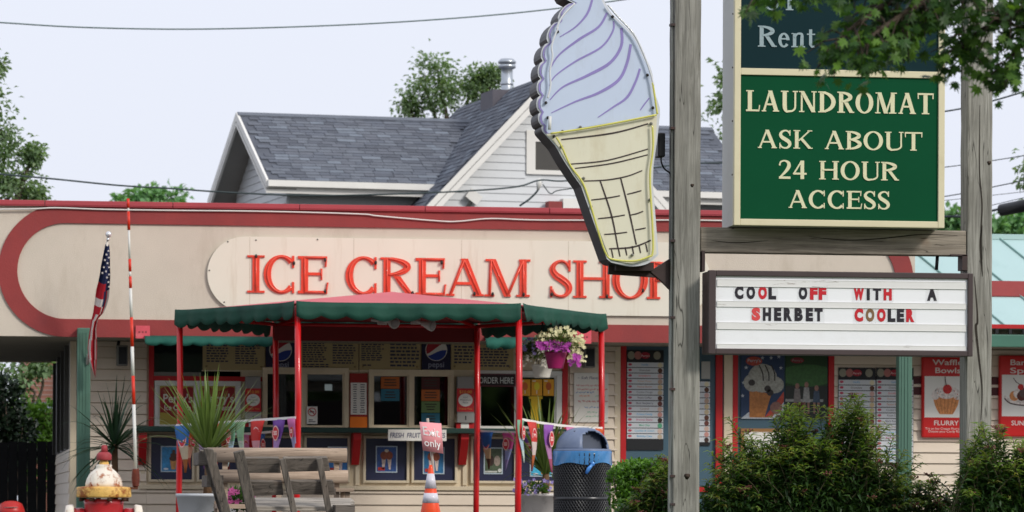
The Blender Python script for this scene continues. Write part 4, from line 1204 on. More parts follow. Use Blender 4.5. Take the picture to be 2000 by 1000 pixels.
for i in range(6):
    a, b = HEX[i], HEX[(i + 1) % 6]
    vs, fs, vl = [], [], []
    N = 8
    for r in range(N + 1):
        u = r / N
        for c in range(N + 1):
            v = c / N
            e0 = a.lerp(b, v)
            p = Vector((hc.x, hc.y, 0)).lerp(e0, u)
            sag = -.03 * math.sin(math.pi * u) * math.sin(math.pi * v)
            z = zap + (zr - zap) * u + sag
            vs.append((p.x, p.y, z)); vl.append((p.x, p.y, z - .012))
    for r in range(N):
        for c in range(N):
            k = r * (N + 1) + c
            fs.append((k, k + N + 1, k + N + 2, k + 1))
    mb = MB(); mb.add(vs, fs, 0, True); mb.build("canopy_panel", PINK, can)
    mb = MB(); mb.add(vl, [f[::-1] for f in fs], 0, True); mb.build("lining_panel", LINE, can)
    # valance
    n = 9; K = 8
    d = (b - a); L = d.length; d.normalize(); nrm = Vector((d.y, -d.x, 0))
    vs, fs = [], []
    for k in range(n * K + 1):
        u = k / (n * K); p = a + d * (L * u)
        corner = min(u, 1 - u)
        wv = .012 * math.sin(u * 23 + i * 2) + .006 * math.sin(u * 57 + i) + .02 * math.exp(-corner * 14)
        zb = zr - .135 - .038 * abs(math.cos(math.pi * (u * n + .5))) + .008 * math.sin(u * 11 + i)
        zt_ = zr + .004 + .012 * math.exp(-corner * 20)
        for q, w_ in ((0, .3), (.33, .6), (.66, .9), (1, 1.2)):
            pz = zt_ + (zb - zt_) * q
            vs.append(tuple(p + nrm * (.015 + wv * w_)) [:2] + (pz,))
    for k in range(n * K):
        for j in range(3): fs.append((4 * k + j, 4 * k + 1 + j, 4 * k + 5 + j, 4 * k + 4 + j))
    mb = MB(); mb.add(vs, fs, 0, True); o = mb.build("valance", VAL, can); md = o.modifiers.new('t', 'SOLIDIFY'); md.thickness = .004
    # rim rail and rafters
    ai, bi = hc + (a - hc) * .975, hc + (b - hc) * .975
    mb = MB(); mb.tube([ai + Vector((0, 0, zr - .045)), bi + Vector((0, 0, zr - .045))], .02, 8); mb.build("rim_rail", REDP, can)
    mb = MB(); mb.tube([ai + Vector((0, 0, zr - .045)), Vector((hc.x, hc.y, zap - .05))], .02, 8); mb.build("rafter", REDP, can)
    mb = MB()
    lean = .014 if i in (0, 5) else 0
    base = hc + (a - hc) * .985
    mb.tube([base + Vector((0, 0, 0)), base + Vector((0, 0, .5)), base + Vector((.01, 0, 1.4)), base + Vector((0, 0, zr - .03))], .0315, 14)
    mb.lathe([(.06, .012), (.06, .03), (.033, .035)], (base.x, base.y, 0), 14)
    mb.build("post", REDP, can)
a, b = HEX[3], HEX[4]
mb = MB(); mb.box(b.x, a.x, a.y - .02, a.y + .02, zr - .215, zr - .06); mb.build("back_board", M("dark_red_beam", S('6e1417'), .5, .08, 3), can)
mb = MB(); mb.lathe([(.07, -.1), (.07, 0)], (hc.x, hc.y, zap - .02), 12); mb.build("hub", REDP, can)
# flood lamps below the canopy
LAMP = M("lamp_white", S('b9b4ae'), .4, .05, 3)
for (bx, by, tx, ty, sgnx, lab) in ((750, 628, 770, 631, .35, "round flood lamp facing forward under the canopy middle"), (815, 627, 843, 636, .8, "round flood lamp tilted to the right under the canopy middle")):
    Yl = -4.6
    p0, p1 = P(bx, by, Yl), P(tx, ty, Yl - .12)
    e = empty("flood_lamp", p0, lab, "lamp", "flood lamps under the canopy")
    d = Vector((sgnx, -.8, -.25)).normalized()
    mb = MB(); mb.tube([p0 + Vector((-.12, .05, .02)), p0 + Vector((0, 0, .0)), p1 - d * .09], .016, 8); mb.box(p0.x - .06, p0.x + .03, Yl - .01, Yl + .05, p0.z - .03, p0.z + .04); mb.build("bracket", LAMP, e)
    mb = MB(); mb.tube([p1 - d * .12, p1 - d * .09, p1 - d * .03, p1, p1 + d * .012], [.025, .03, .05, .056, .056], 16); hd = mb.build("lamp_head", LAMP, e)
    mb = MB(); mb.tube([p1 + d * .013, p1 + d * .018], [.046, .04], 16); mb.build("lens", M("frosted_lens", S('8f8a86'), .3, .05, 4), e)

# ------------------------------------------------------------------ bunting
def pennants(A, B, sag, items, lab):
    e = empty("bunting", (A + B) / 2 - Vector((0, 0, 1.2)), lab, "bunting", "pennant strings between the posts")
    def at(u): return A.lerp(B, u) + Vector((0, 0, -sag * 4 * u * (1 - u)))
    mb = MB(); pts = [at(k / 20) for k in range(21)]
    d = (B - A); d.normalize(); nr = Vector((d.y, -d.x, 0))
    vs = []
    for p in pts: vs += [p + Vector((0, 0, .012)), p - Vector((0, 0, .012))]
    mb.add(vs, [(2 * i, 2 * i + 1, 2 * i + 3, 2 * i + 2) for i in range(20)]); o = mb.build("ribbon", M("white_ribbon", S('e4e0da'), .6, .03, 5), e); md = o.modifiers.new('t', 'SOLIDIFY'); md.thickness = .003
    for (u, w, h, c1, c2, c3) in items:
        w *= 1.15
        mb = MB(); p = at(u)
        t = random.uniform(-.35, .35)
        n = 7; vs = []; fs = []; mi = []
        for r in range(n + 1):
            v = r / n; hw = w / 2 * (1 - v * .93)
            for c in range(5):
                s = -1 + c / 2
                bow = .05 * w * math.cos(s * 1.4 + t) + .02 * math.sin(v * 4 + t * 9)
                vs.append(p + d * (s * hw) + nr * (bow + .01) + Vector((0, 0, -.008 - v * h)))
        for r in range(n):
            for c in range(4):
                k = r * 5 + c; fs.append((k, k + 5, k + 6, k + 1)); mi.append(0 if r < 3 else (1 if r < 5 else 2))
        o0 = len(mb.v); mb.add(vs, fs, 0, True); mb.m = mi
        pn = mb.build("pennant", [M('pennant_cloth_' + c_, S(c_), .6, .06, 12, trans=.35) for c_ in (c1, c2, c3)], e); md = pn.modifiers.new('t', 'SOLIDIFY'); md.thickness = .002
        mb = MB(); cc = p + Vector((0, 0, -.008 - h * .3)) + nr * (.05 * w + .02)
        ring = [cc + d * (w * .25 * math.cos(k * math.pi / 8) * (1 + .12 * math.sin(k * 1.7))) + Vector((0, 0, h * .17 * math.sin(k * math.pi / 8))) for k in range(16)]
        ring2 = [cc + nr * .0015 + (q - cc) * .82 for q in ring]
        mb.add(ring, [tuple(range(16))], 0); mb.add(ring2, [tuple(range(16))], 1)
        for zz in (.03, -.02): mb.add([cc + nr * .003 + d * (w * s_ * .14) + Vector((0, 0, h * (zz + t_ * .02))) for s_, t_ in ((-1, -1), (1, -1), (1, 1), (-1, 1))], [(0, 1, 2, 3)], 0)
        mb.build("emblem", [C('e8b8b0'), C('c42a36')], pn)
zB = P(797, 817, -5.1).z
def top(i, z): return Vector((HEX[i].x, HEX[i].y, z))
zl = P(352, 831, HEX[5].y).z
PN = [('3f7fc4', 'd8c9ae', 'b06a3a'), ('a55cb8', 'c2a0cc', '8a5a9a'), ('d8343a', 'e0b8b4', 'c04848'), ('8fc4a4', 'b8cfd8', 'cfe0d8'), ('9ac49a', 'c8d4c4', 'd8dcd0'), ('d83a34', 'dca0a8', 'b8804a'), ('8a5ab4', 'b890c8', 'c07aa0'), ('d880b8', 'b8b4d8', 'a8a0d8'),
      ('2a5a9a', 'c8a884', '5a3a2a'), ('d060a0', 'a0a8d0', '9a88b8'), ('e04a44', 'e8d8d0', 'd07a4a'), ('a868c4', 'c088b8', 'b05a78'), ('e088b8', 'c060a0', 'a04878'), ('c8404a', 'c08080', '904040'), ('4a8ac8', 'a8c0d8', '7aa0c8'), ('e8703a', 'e8b8a0', 'c86050')]
pennants(top(5, zl), top(0, zB), .0, [(.08, .27, .48, *PN[0]), (.25, .2, .45, *PN[1]), (.36, .17, .45, *PN[2]), (.47, .17, .44, *PN[3]), (.57, .15, .44, *PN[4]), (.70, .22, .46, *PN[5]), (.86, .2, .45, *PN[6]), (.985, .12, .42, *PN[7])], "pennant string from the left red post to the front left post")
pennants(top(5, zl - .01), top(4, zl - .02), .05, [(.14, .2, .4, *PN[15]), (.3, .2, .4, *PN[1]), (.5, .2, .4, *PN[13]), (.68, .2, .4, *PN[12]), (.86, .2, .4, *PN[0])], "pennant string at the back left behind the spiky plant")
pennants(top(1, zB), top(2, zl), .02, [(.01, .14, .42, *PN[3]), (.13, .2, .46, *PN[10]), (.33, .21, .48, *PN[11]), (.58, .2, .42, *PN[12]), (.76, .2, .42, *PN[14]), (.94, .19, .42, *PN[15])], "pennant string from the front right post to the right post above the bin")
pennants(top(3, zl - .0), top(2, zl - .03), .02, [(.09, .2, .4, *PN[8]), (.25, .2, .4, *PN[9]), (.44, .2, .4, *PN[6]), (.62, .2, .38, *PN[13]), (.8, .2, .38, *PN[14]), (.93, .18, .38, *PN[4])], "pennant string at the back right ending near the litter bin")

# ------------------------------------------------------------------ spiky potted plants
BLADE = leafmat("yucca_blade", [S('4a662c'), S('6a8438'), S('56723a'), S('808a48'), S('3c5428')], .25, .4, 2)
BLADED = leafmat("dracaena_blade", [S('24382a'), S('2f4a34'), S('1d2e24')], .2, .4, 2)
BARK = M("palm_bark", S('6a5038'), .9, .2, 14, bump=.8, bscale=60)
SOIL = M("soil", (.05, .04, .03), .95, .3, 20, bump=.6, bscale=60)
def blades(root, c, n, lmin, lmax, wid, up_bias, droop, mat, tipmat=None, name="blade"):
    for k in range(n):
        a = 2 * math.pi * (k * .618 % 1) + random.uniform(-.2, .2)
        el = R_(random.uniform(*up_bias))
        L = random.uniform(lmin, lmax)
        d = Vector((math.cos(a) * math.cos(el), math.sin(a) * math.cos(el), math.sin(el)))
        side = Vector((-math.sin(a), math.cos(a), 0))
        vs, fs = [], []
        m = 7
        dr = random.uniform(*droop)
        p = Vector(c); cur = d.copy()
        for i in range(m + 1):
            v = i / m
            w = wid * (min(1, .45 + v * 3) if v < .2 else (1 - ((v - .2) / .8) ** 1.6)) * .5 + .0012
            up = cur.cross(side)
            vs += [p - side * w, p + up * w * .35, p + side * w]
            p = p + cur * (L / m)
            cur = (cur + Vector((0, 0, -dr * v * 1.2))).normalized()
        for i in range(m):
            b = 3 * i
            fs += [(b, b + 1, b + 4, b + 3), (b + 1, b + 2, b + 5, b + 4)]
        mb = MB(); mb.add(vs, fs, 0, True); mb.build(name, mat, root)
def pot(root, c, r, h, mat, taper=.72):
    mb = MB(); mb.lathe([(r * taper, 0), (r * (taper + .02), .02), (r * .98, h - .03), (r, h - .03), (r, h), (r * .93, h), (r * .9, h - .05)], c, 28); mb.build("pot", mat, root)
    mb = MB(); mb.lathe([(r * .9, h - .045), (0.001, h - .02)], c, 20); mb.build("soil", SOIL, root)
POTW = M("pale_grey_pot", S('c3c6c8'), .5, .05, 4, dirt=S('8f9290'), dirt_amt=.4, dirt_scale=5)
POTC = M("off_white_pot", S('d2cdc8'), .5, .05, 4, dirt=S('6a645c'), dirt_amt=.5, dirt_scale=7)
def spiky(px, ypot, Y, ytrunk, potw, lab, n, up, dr, L, mat, potmat=POTW, wid=.045):
    c = P(px, ypot, Y); zt = c.z
    base = Vector((c.x, Y, .012))
    e = empty("spiky_plant", base, lab, "potted plant", "spiky potted plants")
    pot(e, base, potw, zt - .012, potmat)
    tt = P(px + 2, ytrunk, Y)
    mb = MB(); mb.tube([Vector((c.x, Y, zt - .06)), Vector((c.x + .01, Y, (zt + tt.z) / 2)), tt], [.045, .038, .034], 10); mb.build("trunk", BARK, e)
    blades(e, tt + Vector((0, 0, -.02)), n, L[0], L[1], wid, up, dr, mat)
    blades(e, tt + Vector((0, 0, -.03)), 12, L[0] * .8, L[1], wid * .6, (5, 50), (.1, .4), mat)
    return e
spiky(405, 964, -6.0, 882, .3, "tall green spiky plant in a pale pot behind the benches at left", 78, (38, 89), (.0, .16), (.5, .9), BLADE, wid=.04)
spiky(1064, 964, -3.5, 925, .27, "green spiky plant in an off-white pot beside the litter bin", 58, (28, 87), (.02, .22), (.5, .95), BLADE, POTC, .036)
spiky(222, 1010, -2.0, 868, .25, "dark spiky plant with drooping blades behind the fire hydrant", 70, (-35, 88), (.05, .5), (.45, .8), BLADED, POTC, .035)
# small lilac flowers in the right pot, pink flowers in the box by the bench
LEAFG = leafmat("small_green_leaf", [S('3c5a26'), S('55752f'), S('2f4a20')], .3)
def petals(name, pts, r, mat, root, face=Vector((0, -1, .3))):
    """five-petal flower heads as one part"""
    mb = MB()
    for p in pts:
        f = (face + Vector((random.uniform(-.7, .7), random.uniform(-.5, .4), random.uniform(-.4, .5)))).normalized()
        u = f.orthogonal().normalized(); v = f.cross(u)
        s = r * random.uniform(.75, 1.2)
        a0 = random.uniform(0, 6)
        vs = [p]
        for k in range(10):
            a = a0 + k * math.pi / 5
            rr = s if k % 2 == 0 else s * .62
            vs.append(p + (u * math.cos(a) + v * math.sin(a)) * rr + f * (s * .25))
        mb.add(vs, [(0, 1 + k, 1 + (k + 1) % 10) for k in range(10)])
    o = mb.build(name, mat, root); o['kind'] = 'stuff'
    return o
LILAC = M("lilac_petal", S('a99ad8'), .6, .15, 30, trans=.3)
MAGENTA = M("magenta_petal", S('c455b8'), .6, .15, 30, trans=.3)
CREAMY = M("cream_petal", S('e2dcae'), .6, .12, 30, trans=.3)
PINKP = M("pink_petal", S('e070b0'), .6, .12, 30, trans=.3)
def tuft(name, c, rad, n, ln, mat, root, squash=.7):
    d = unit(n); d[:, 2] = np.abs(d[:, 2]) * .9 - .1
    r = rad * rng.uniform(.3, 1, n) ** .6
    pos = np.array(c) + d * r[:, None] * np.array([1, 1, squash])
    dr = d + unit(n) * .6
    o = leaves(name, pos, dr, unit(n) + np.array([0, 0, .8]), rng.uniform(.6, 1.2, n) * ln, rng.uniform(.6, 1.1, n) * ln * .55, mat, root)
    o['kind'] = 'stuff'
    return pos
q = P(1040, 966, -3.7)
e = empty("lilac_flowers", q, "small pale lilac flowers growing at the rim of the off-white pot", "flowers")
tuft("foliage", q + Vector((.0, 0, .03)), .16, 160, .06, LEAFG, e)
petals("blossoms", [q + Vector((random.uniform(-.2, .2), random.uniform(-.1, .05), random.uniform(.0, .16))) for _ in range(34)], .024, LILAC, e)
q = P(461, 1002, -8.0)
e = empty("pink_flower_pot", Vector((q.x, q.y, 0)), "pink flowers with dark leaves between the two bench ends", "potted plant")
pot(e, Vector((q.x, q.y, .002)), .17, q.z - .03, M("brown_pot", S('7a5a44'), .6, .1, 4))
tuft("foliage", q + Vector((0, 0, .05)), .17, 260, .075, leafmat("dark_green_leaf", [S('2a4420'), S('3c5c2c'), S('233a1c')], .3), e, 1.1)
petals("blossoms", [q + Vector((random.uniform(-.1, .14), random.uniform(-.17, -.1), random.uniform(.06, .22))) for _ in range(16)], .036, PINKP, e)

# hanging baskets
def basket(px, yb, yt, w, Y, potmat, lab, flowers, topz):
    b = P(px, yb, Y); t = P(px, yt, Y); h = t.z - b.z
    r = w / 2
    e = empty("hanging_basket", b, lab, "flower basket", "hanging baskets")
    mb = MB(); mb.lathe([(r * .68, 0), (r * .7, .01), (r * .96, h * .8), (r, h * .82), (r * 1.0, h), (r * .92, h), (r * .88, h * .85)], b, 24); mb.build("pot", potmat, e)
    c = b + Vector((0, 0, h))
    mb = MB()
    for a in (0, 120, 240):
        mb.tube([c + Vector((r * .95 * math.cos(R_(a)), r * .95 * math.sin(R_(a)), 0)), Vector((b.x, b.y, topz))], .004, 5)
    mb.build("hanger", BLACKP, e)
    return e, c, r
BASKG = leafmat("basket_leaf", [S('3a4a28'), S('5a6a3a'), S('6f7a48'), S('2a3820')], .3)
e, c, r = basket(1085, 720, 687, .225, -4.35, M("magenta_pot", S('9a1f5c'), .4, .05, 4), "magenta pot with cream and purple petunias under the canopy edge", None, zr - .1)
tuft("foliage", c + Vector((.0, 0, .06)), .22, 700, .05, BASKG, e, .8)
cr, mg = [], []
for _ in range(150):
    a = random.uniform(-1.3, 1.5); rr = random.uniform(.55, 1.05)
    cr.append(c + Vector((.26 * rr * math.sin(a) + .02, random.uniform(-.18, .1), .04 + .2 * rr * math.cos(a))))
for _ in range(60): cr.append(c + Vector((random.uniform(.14, .29), random.uniform(-.15, .1), random.uniform(-.1, .12))))
for _ in range(40): mg.append(c + Vector((random.uniform(-.2, .14), random.uniform(-.2, -.12), random.uniform(0.0, .09))))
for _ in range(14): mg.append(c + Vector((random.uniform(.12, .24), random.uniform(-.16, -.1), random.uniform(-.14, -.03))))
petals("cream_blossoms", cr, .022, CREAMY, e); petals("purple_blossoms", mg, .032, MAGENTA, e)
e, c, r = basket(1059, 738, 712, .225, -3.6, M("white_hanging_pot", S('d5d0c4'), .45, .05, 4), "white hanging pot with white and pale purple flowers behind the magenta one", None, zr - .1)
tuft("foliage", c + Vector((-.04, 0, .08)), .22, 700, .05, BASKG, e, .9)
petals("white_blossoms", [c + Vector((random.uniform(-.24, .06), random.uniform(-.2, -.1), random.uniform(-.03, .26))) for _ in range(60)], .02, M("white_petal", S('d8d4c8'), .6, .1, 30, trans=.3), e)
petals("purple_blossoms", [c + Vector((random.uniform(-.26, .02), random.uniform(-.2, -.1), random.uniform(.1, .26))) for _ in range(18)], .026, LILAC, e)

# ------------------------------------------------------------------ benches
WOODL = woodmat("pale_log_wood", S('9a8674'), S('b5a18e'), 'X', stain=S('5a4a3c'), stain_amt=.35)
WOODD = woodmat("weathered_grey_wood", S('5a544e'), S('837a70'), 'X', stain=S('5a3a24'), stain_amt=.6)  # weathered grey woods, backlit shade of the bench put into the darker tone
WOODDV = woodmat("weathered_grey_upright", S('55504a'), S('7a7268'), 'Z', stain=S('4a3a2c'), stain_amt=.3)
# rear bench with half-round log slats
Yb = -8.6
e = empty("log_bench", P(540, 1060, Yb), "pale bench with half-round log back rails behind the dark bench", "bench")
e.location.z = 0; ORG[e.name] = Vector(e.location)
def halflog(px0, px1, py0, py1, Y, name):
    a, b = P(px0, (py0 + py1) / 2, Y), P(px1, (py0 + py1) / 2 + 1, Y)
    h = (P(px0, py0, Y).z - P(px0, py1, Y).z) / 2
    mb = MB(); n = 10
    vs, fs = [], []
    for i, p in enumerate((a, b)):
        for k in range(n + 1):
            an = math.pi * k / n
            vs.append((p.x, Y - .05 * math.sin(an) - .01, p.z + h * math.cos(an)))
    for k in range(n): fs.append((k, k + 1, k + 2 + n, k + 1 + n))
    fs += [tuple(range(n, -1, -1)), tuple(range(n + 1, 2 * n + 2)), (0, n + 1, 2 * n + 1, n)]
    mb.add(vs, fs, 0, False)
    for f in range(n): mb.s[f] = True
    return mb.build(name, WOODL, e)
halflog(404, 677, 874, 903, Yb, "back_rail")
halflog(410, 679, 917, 943, Yb, "back_rail")
for px in (658, 440, 545):
    a, b = P(px, 1070, Yb + .05), P(px - 1, 876, Yb + .05)
    mb = MB(); mb.bar((a.x, Yb + .08, 0.0), (b.x, Yb + .03, b.z - .02), .045, .05, up=(0, 1, 0)); mb.build("back_support", WOODL, e)
mb = MB()
for k in range(3):
    y0 = Yb + .12 + k * .15
    o = MB(); zz = P(600, 985, Yb).z
    x0, x1 = P(425, 985, Yb).x, P(676, 985, Yb).x
    o.box(x0, x1, y0, y0 + .13, zz - .04, zz); o.build("seat_board", WOODL, e)
arm0, arm1 = P(655, 958, Yb), P(690, 958, Yb)
o = MB(); o.box(arm0.x, arm1.x, Yb - .05, Yb + .5, arm0.z - .012, arm0.z + .018); o.build("arm_rest", WOODL, e, bevel=.004)
for yy in (Yb + .0, Yb + .44):
    o = MB(); o.box(arm1.x - .07, arm1.x - .03, yy, yy + .04, 0.0, arm0.z - .013); o.build("leg", WOODL, e)
    o = MB(); x0 = P(425, 985, Yb).x; o.box(x0, x0 + .05, yy, yy + .04, 0.0, .42); o.build("leg", WOODL, e)
# near dark bench, seen from behind and turned a little
Yd = -10.6
e = empty("weathered_bench", P(560, 1060, Yd), "dark weathered slat bench seen from behind beside the traffic cone", "bench")
e.location.z = 0; ORG[e.name] = Vector(e.location)
def pp(px, py, dy=0): return P(px, py, Yd + dy)
def plank(pts4, th, name, mat=WOODD):
    """four picture corners of a board at its own depth, given thickness backwards"""
    a = [Vector(p) for p in pts4]
    o = MB(); n = (a[1] - a[0]).cross(a[3] - a[0]).normalized()
    if n.y < 0: n = -n
    vs = a + [p + n * th for p in a]
    o.add(vs, [(0, 1, 2, 3), (7, 6, 5, 4), (0, 4, 5, 1), (1, 5, 6, 2), (2, 6, 7, 3), (3, 7, 4, 0)])
    return o.build(name, mat, e, bevel=.004)
plank([pp(481, 924, .03), pp(549, 924, .06), pp(545, 895, .0), pp(473, 895, -.03)], .04, "back_slat")
plank([pp(561, 922, .06), pp(645, 920, .12), pp(640, 894, .06), pp(554, 895, .0)], .04, "back_slat")
plank([pp(495, 969, .03), pp(554, 967, .06), pp(551, 941, .0), pp(489, 940, -.03)], .04, "back_slat")
plank([pp(569, 966, .06), pp(656, 967, .12), pp(651, 940, .06), pp(562, 940, .0)], .04, "back_slat")
def upright(b0, t0, w, th, name="back_upright"):
    o = MB(); o.bar(b0, t0, w, th, up=(0, 1, 0)); return o.build(name, WOODDV, e, bevel=.006)
upright(pp(507, 1065, .05), pp(466, 881, -.1), .088, .06)
upright(pp(589, 1065, .02), pp(551, 896, -.045), .05, .05)
upright(pp(655, 1065, .08), pp(623, 895, .015), .05, .05)
for k in range(3):
    o = MB(); zz = pp(600, 988).z - .012 + .025 * k
    a, b = pp(497, 980, .16 + k * .17), pp(688, 986, .22 + k * .17)
    o.obox(((a.x + b.x) / 2, Yd + .18 + k * .165, zz), ((b.x - a.x) / 2, .03, 0), (-.01, .075, .013), (0, 0, .018)); o.build("seat_board", woodmat("sunlit_seat_wood", S('8a8278'), S('b0a89c'), 'X'), e, bevel=.004)  # lighter copy of the bench timber, sunlight put into the colour
o = MB(); a, b = pp(655, 989, -.05), pp(692, 989, .0); o.box(a.x, b.x, Yd - .06, Yd + .5, a.z - .05, a.z + .012); o.build("arm_block", WOODD, e, bevel=.004)
for px, dy in ((500, .1), (682, .1), (500, .5), (682, .5)):
    o = MB(); q = pp(px, 1000, dy); o.box(q.x - .03, q.x + .03, Yd + dy, Yd + dy + .06, 0, q.z); o.build("leg", WOODDV, e)
# leaning end frame of a third bench
e = empty("bench_end", P(430, 1060, Yd), "leaning dark bench end frame left of the weathered bench", "bench")
e.location.z = 0; ORG[e.name] = Vector(e.location)
plank([pp(444, 1040, .04), pp(462, 1040, .05), pp(417, 878, -.1), pp(398, 876, -.11)], .05, "side_rail", WOODDV)
plank([pp(440, 1040, .1), pp(446, 1040, .1), pp(400, 880, -.02), pp(390, 880, -.03)], .04, "side_rail", WOODDV)
for (a, b, c, d) in ((388, 883, 424, 908), (405, 928, 438, 951)):
    o = MB(); p0, p1 = pp(a, d, -.06), pp(c, b, -.06); o.box(p0.x, p1.x, Yd - .02 + (.0 if b < 900 else .05), Yd + .7, p0.z, p1.z); o.build("cross_rail", WOODD, e, bevel=.005)
for s in (0, .62):
    q = pp(455, 1000); o = MB(); o.box(q.x - .03, q.x + .04, Yd + .0 + s, Yd + .07 + s, 0, q.z); o.build("leg", WOODDV, e)

# ------------------------------------------------------------------ litter bin
Yt = -7.4
c = P(1137, 1000, Yt); c.z = 0
zrim = P(1137, 884, Yt).z; rb = (P(1192, 950, Yt).x - P(1081, 950, Yt).x) / 2
e = empty("litter_bin", c, "black mesh litter bin with grey dome lid and blue bag", "litter bin")
BMESH = M("black_coated_steel", S('26272a'), .3, .15, 6, spec=.6)
mb = MB(); n, rows = 56, 34
cell_h = (zrim - .12) / rows
# expanded metal: crossing slanted bars round the drum
for s in (1, -1):
    for k in range(n):
        pts = []
        for r in range(0, rows + 1, 2):
            a = 2 * math.pi * (k / n + s * r * .5 / n)
            pts.append((c.x + rb * .985 * math.cos(a), c.y + rb * .985 * math.sin(a), .1 + r * cell_h))
        mb.tube(pts, .0052, 4, cap=False)
mb.f = mb.f; o = mb.build("mesh_drum", BMESH, e); o['kind'] = 'stuff'
mb = MB(); mb.lathe([(rb * .95, .06), (rb * .95, zrim - .03)], c, 32); mb.build("liner_drum", M("inner_black_plastic", S('101012'), .6, .1, 4), e)
mb = MB()
for z in (.08, .45, zrim - .02):
    mb = MB(); mb.lathe([(rb, z - .015), (rb * 1.012, z - .012), (rb * 1.012, z + .012), (rb, z + .015)], c, 40); mb.build("hoop", BMESH, e)
BAG = M("blue_bag_film", S('66b0f4'), .15, .12, 6, coat=.7, spec=.6, trans=.45)
vs, fs = [], []; n = 72; m = 8
zb0 = P(1137, 908, Yt).z
for j in range(m + 1):
    v = j / m
    for k in range(n):
        a = 2 * math.pi * k / n
        kd = math.atan2(math.sin(a - R_(-82)), math.cos(a - R_(-82)))
        gather = math.exp(-(kd / .55) ** 2)
        rr = rb * (1.03 + .012 * math.sin(a * 11 + v * 3) * v + .008 * math.sin(a * 29) * v) + .02 * gather * math.sin(kd * 34) * (.35 + v)
        z = zrim + .012 - v * (zrim - zb0) * (1 - .25 * math.exp(-(kd / .3) ** 2) * 0) + .012 * math.sin(a * 5) * v - .01 * v * abs(kd) * .6
        vs.append((c.x + rr * math.cos(a), c.y + rr * math.sin(a), z))
for j in range(m):
    for k in range(n):
        q = j * n + k; q2 = j * n + (k + 1) % n
        fs.append((q, q + n, q2 + n, q2))
mb = MB(); mb.add(vs, fs, 0, True); mb.build("bag", BAG, e)
kx = P(1157, 906, Yt - rb)
mb = MB(); mb.sphere(kx + Vector((0, -.02, 0)), .022, 8); mb.tube([kx + Vector((0, -.025, 0)), kx + Vector((-.04, -.03, -.045)), kx + Vector((-.06, -.025, -.09))], [.012, .02, .014], 6); mb.build("bag_knot", BAG, e)
DOME = M("grey_blue_plastic", S('63718c'), .4, .06, 3, dirt=S('8a93a4'), dirt_amt=.3, dirt_scale=3)
rd = rb * .93; hd = P(1137, 838, Yt).z - zrim
mb = MB(); vs, fs = [], []; n, m = 40, 12
ya = R_(-62)                                         # opening faces front right
op = set()
for j in range(m + 1):
    t = (math.pi / 2) * j / m
    for k in range(n):
        a = 2 * math.pi * k / n
        vs.append((c.x + rd * math.cos(t) ** .8 * math.cos(a) if j < m else c.x, c.y + rd * math.cos(t) ** .8 * math.sin(a) if j < m else c.y, zrim + .02 + hd * .98 * math.sin(t)))
for j in range(m):
    for k in range(n):
        a = 2 * math.pi * (k + .5) / n; t = (math.pi / 2) * (j + .5) / m
        da = math.atan2(math.sin(a - ya), math.cos(a - ya))
        if (da / .72) ** 2 + ((t - .42) / .62) ** 2 < 1 and t > .0: continue
        q = j * n + k; q2 = j * n + (k + 1) % n
        fs.append((q, q2, q2 + n, q + n))
mb.add(vs, fs, 0, True); o = mb.build("dome_lid", DOME, e); md = o.modifiers.new('t', 'SOLIDIFY'); md.thickness = .012; md.offset = -1
mb = MB(); mb.lathe([(rd * .9, zrim), (rb * 1.0, zrim + .0), (rb * 1.0, zrim + .03), (rd * .97, zrim + .034)], c, 40); mb.build("lid_rim", DOME, e)
fd = Vector((math.cos(ya), math.sin(ya), 0))
mb = MB(); sd_ = Vector((-fd.y, fd.x, 0)); cc = c + fd * rd * .35 + Vector((0, 0, zrim + .1)); mb.obox(cc, sd_ * rd * .6, Vector((0, 0, 1)) * .1 + fd * -.02, fd * .006); mb.build("lid_flap", M("flap_grey_plastic", S('3f4654'), .4, .08, 3), e)

# ------------------------------------------------------------------ traffic cone with sign
Yc = -12.2
c = P(841, 1000, Yc); c.z = 0
ztop = P(841, 906, Yc).z
sc_ = (P(868, 1000, Yc).x - P(812, 1000, Yc).x)
def rad(py): return (6.0 + (py - 906) * .205) / 2 * .0 + ((8 + (py - 912) * .335) / 2) * (P(901, 950, Yc).x - P(801, 950, Yc).x) / 100
def zz(py): return P(841, py, Yc).z
e = empty("traffic_cone", c, "orange traffic cone with two white reflective bands and a paper sign on a stick", "traffic cone")
ORNG = M("orange_cone_plastic", S('ff5426'), .4, .05, 5, coat=.15)
REFL = M("white_reflective_band", S('dcd8e0'), .3, .04, 8)
def cone_band(p0, p1, mat, name, grow=0.0):
    mb = MB(); mb.lathe([(rad(p1) + grow, zz(p1)), (rad(p0) + grow, zz(p0))], c, 28); mb.build(name, mat, e)
mb = MB(); mb.lathe([(rad(1093), .03), (rad(982), zz(982)), (rad(954), zz(954)), (rad(925), zz(925)), (rad(914), zz(914)), (.012, zz(908))], c, 28); mb.build("cone_body", ORNG, e)
cone_band(925, 954, REFL, "reflective_band", .003); cone_band(963, 982, REFL, "reflective_band", .003)
mb = MB(); mb.box(c.x - .19, c.x + .19, c.y - .19, c.y + .19, .0, .035); mb.build("cone_base", M("black_rubber", S('1a1a1a'), .8, .1, 5), e, bevel=.01)
a, b = P(846, 912, Yc), P(835, 817, Yc - .02)
mb = MB(); mb.tube([a - Vector((0, 0, .3)), a, b], .011, 8); mb.build("stick", M("bare_stick", S('b9aca0'), .7, .1, 9), e)
SGN = M("pink_sign_card", S('f3a0a4'), .2, .05, 3, coat=.6)  # pink made paler, glare on the card put into its colour
qs = [P(826, 880, Yc - .05), P(866, 886, Yc - .02), P(862, 827, Yc - .02), P(819, 824, Yc - .05)]
mb = MB(); vs, fs = [], []
nx = 8
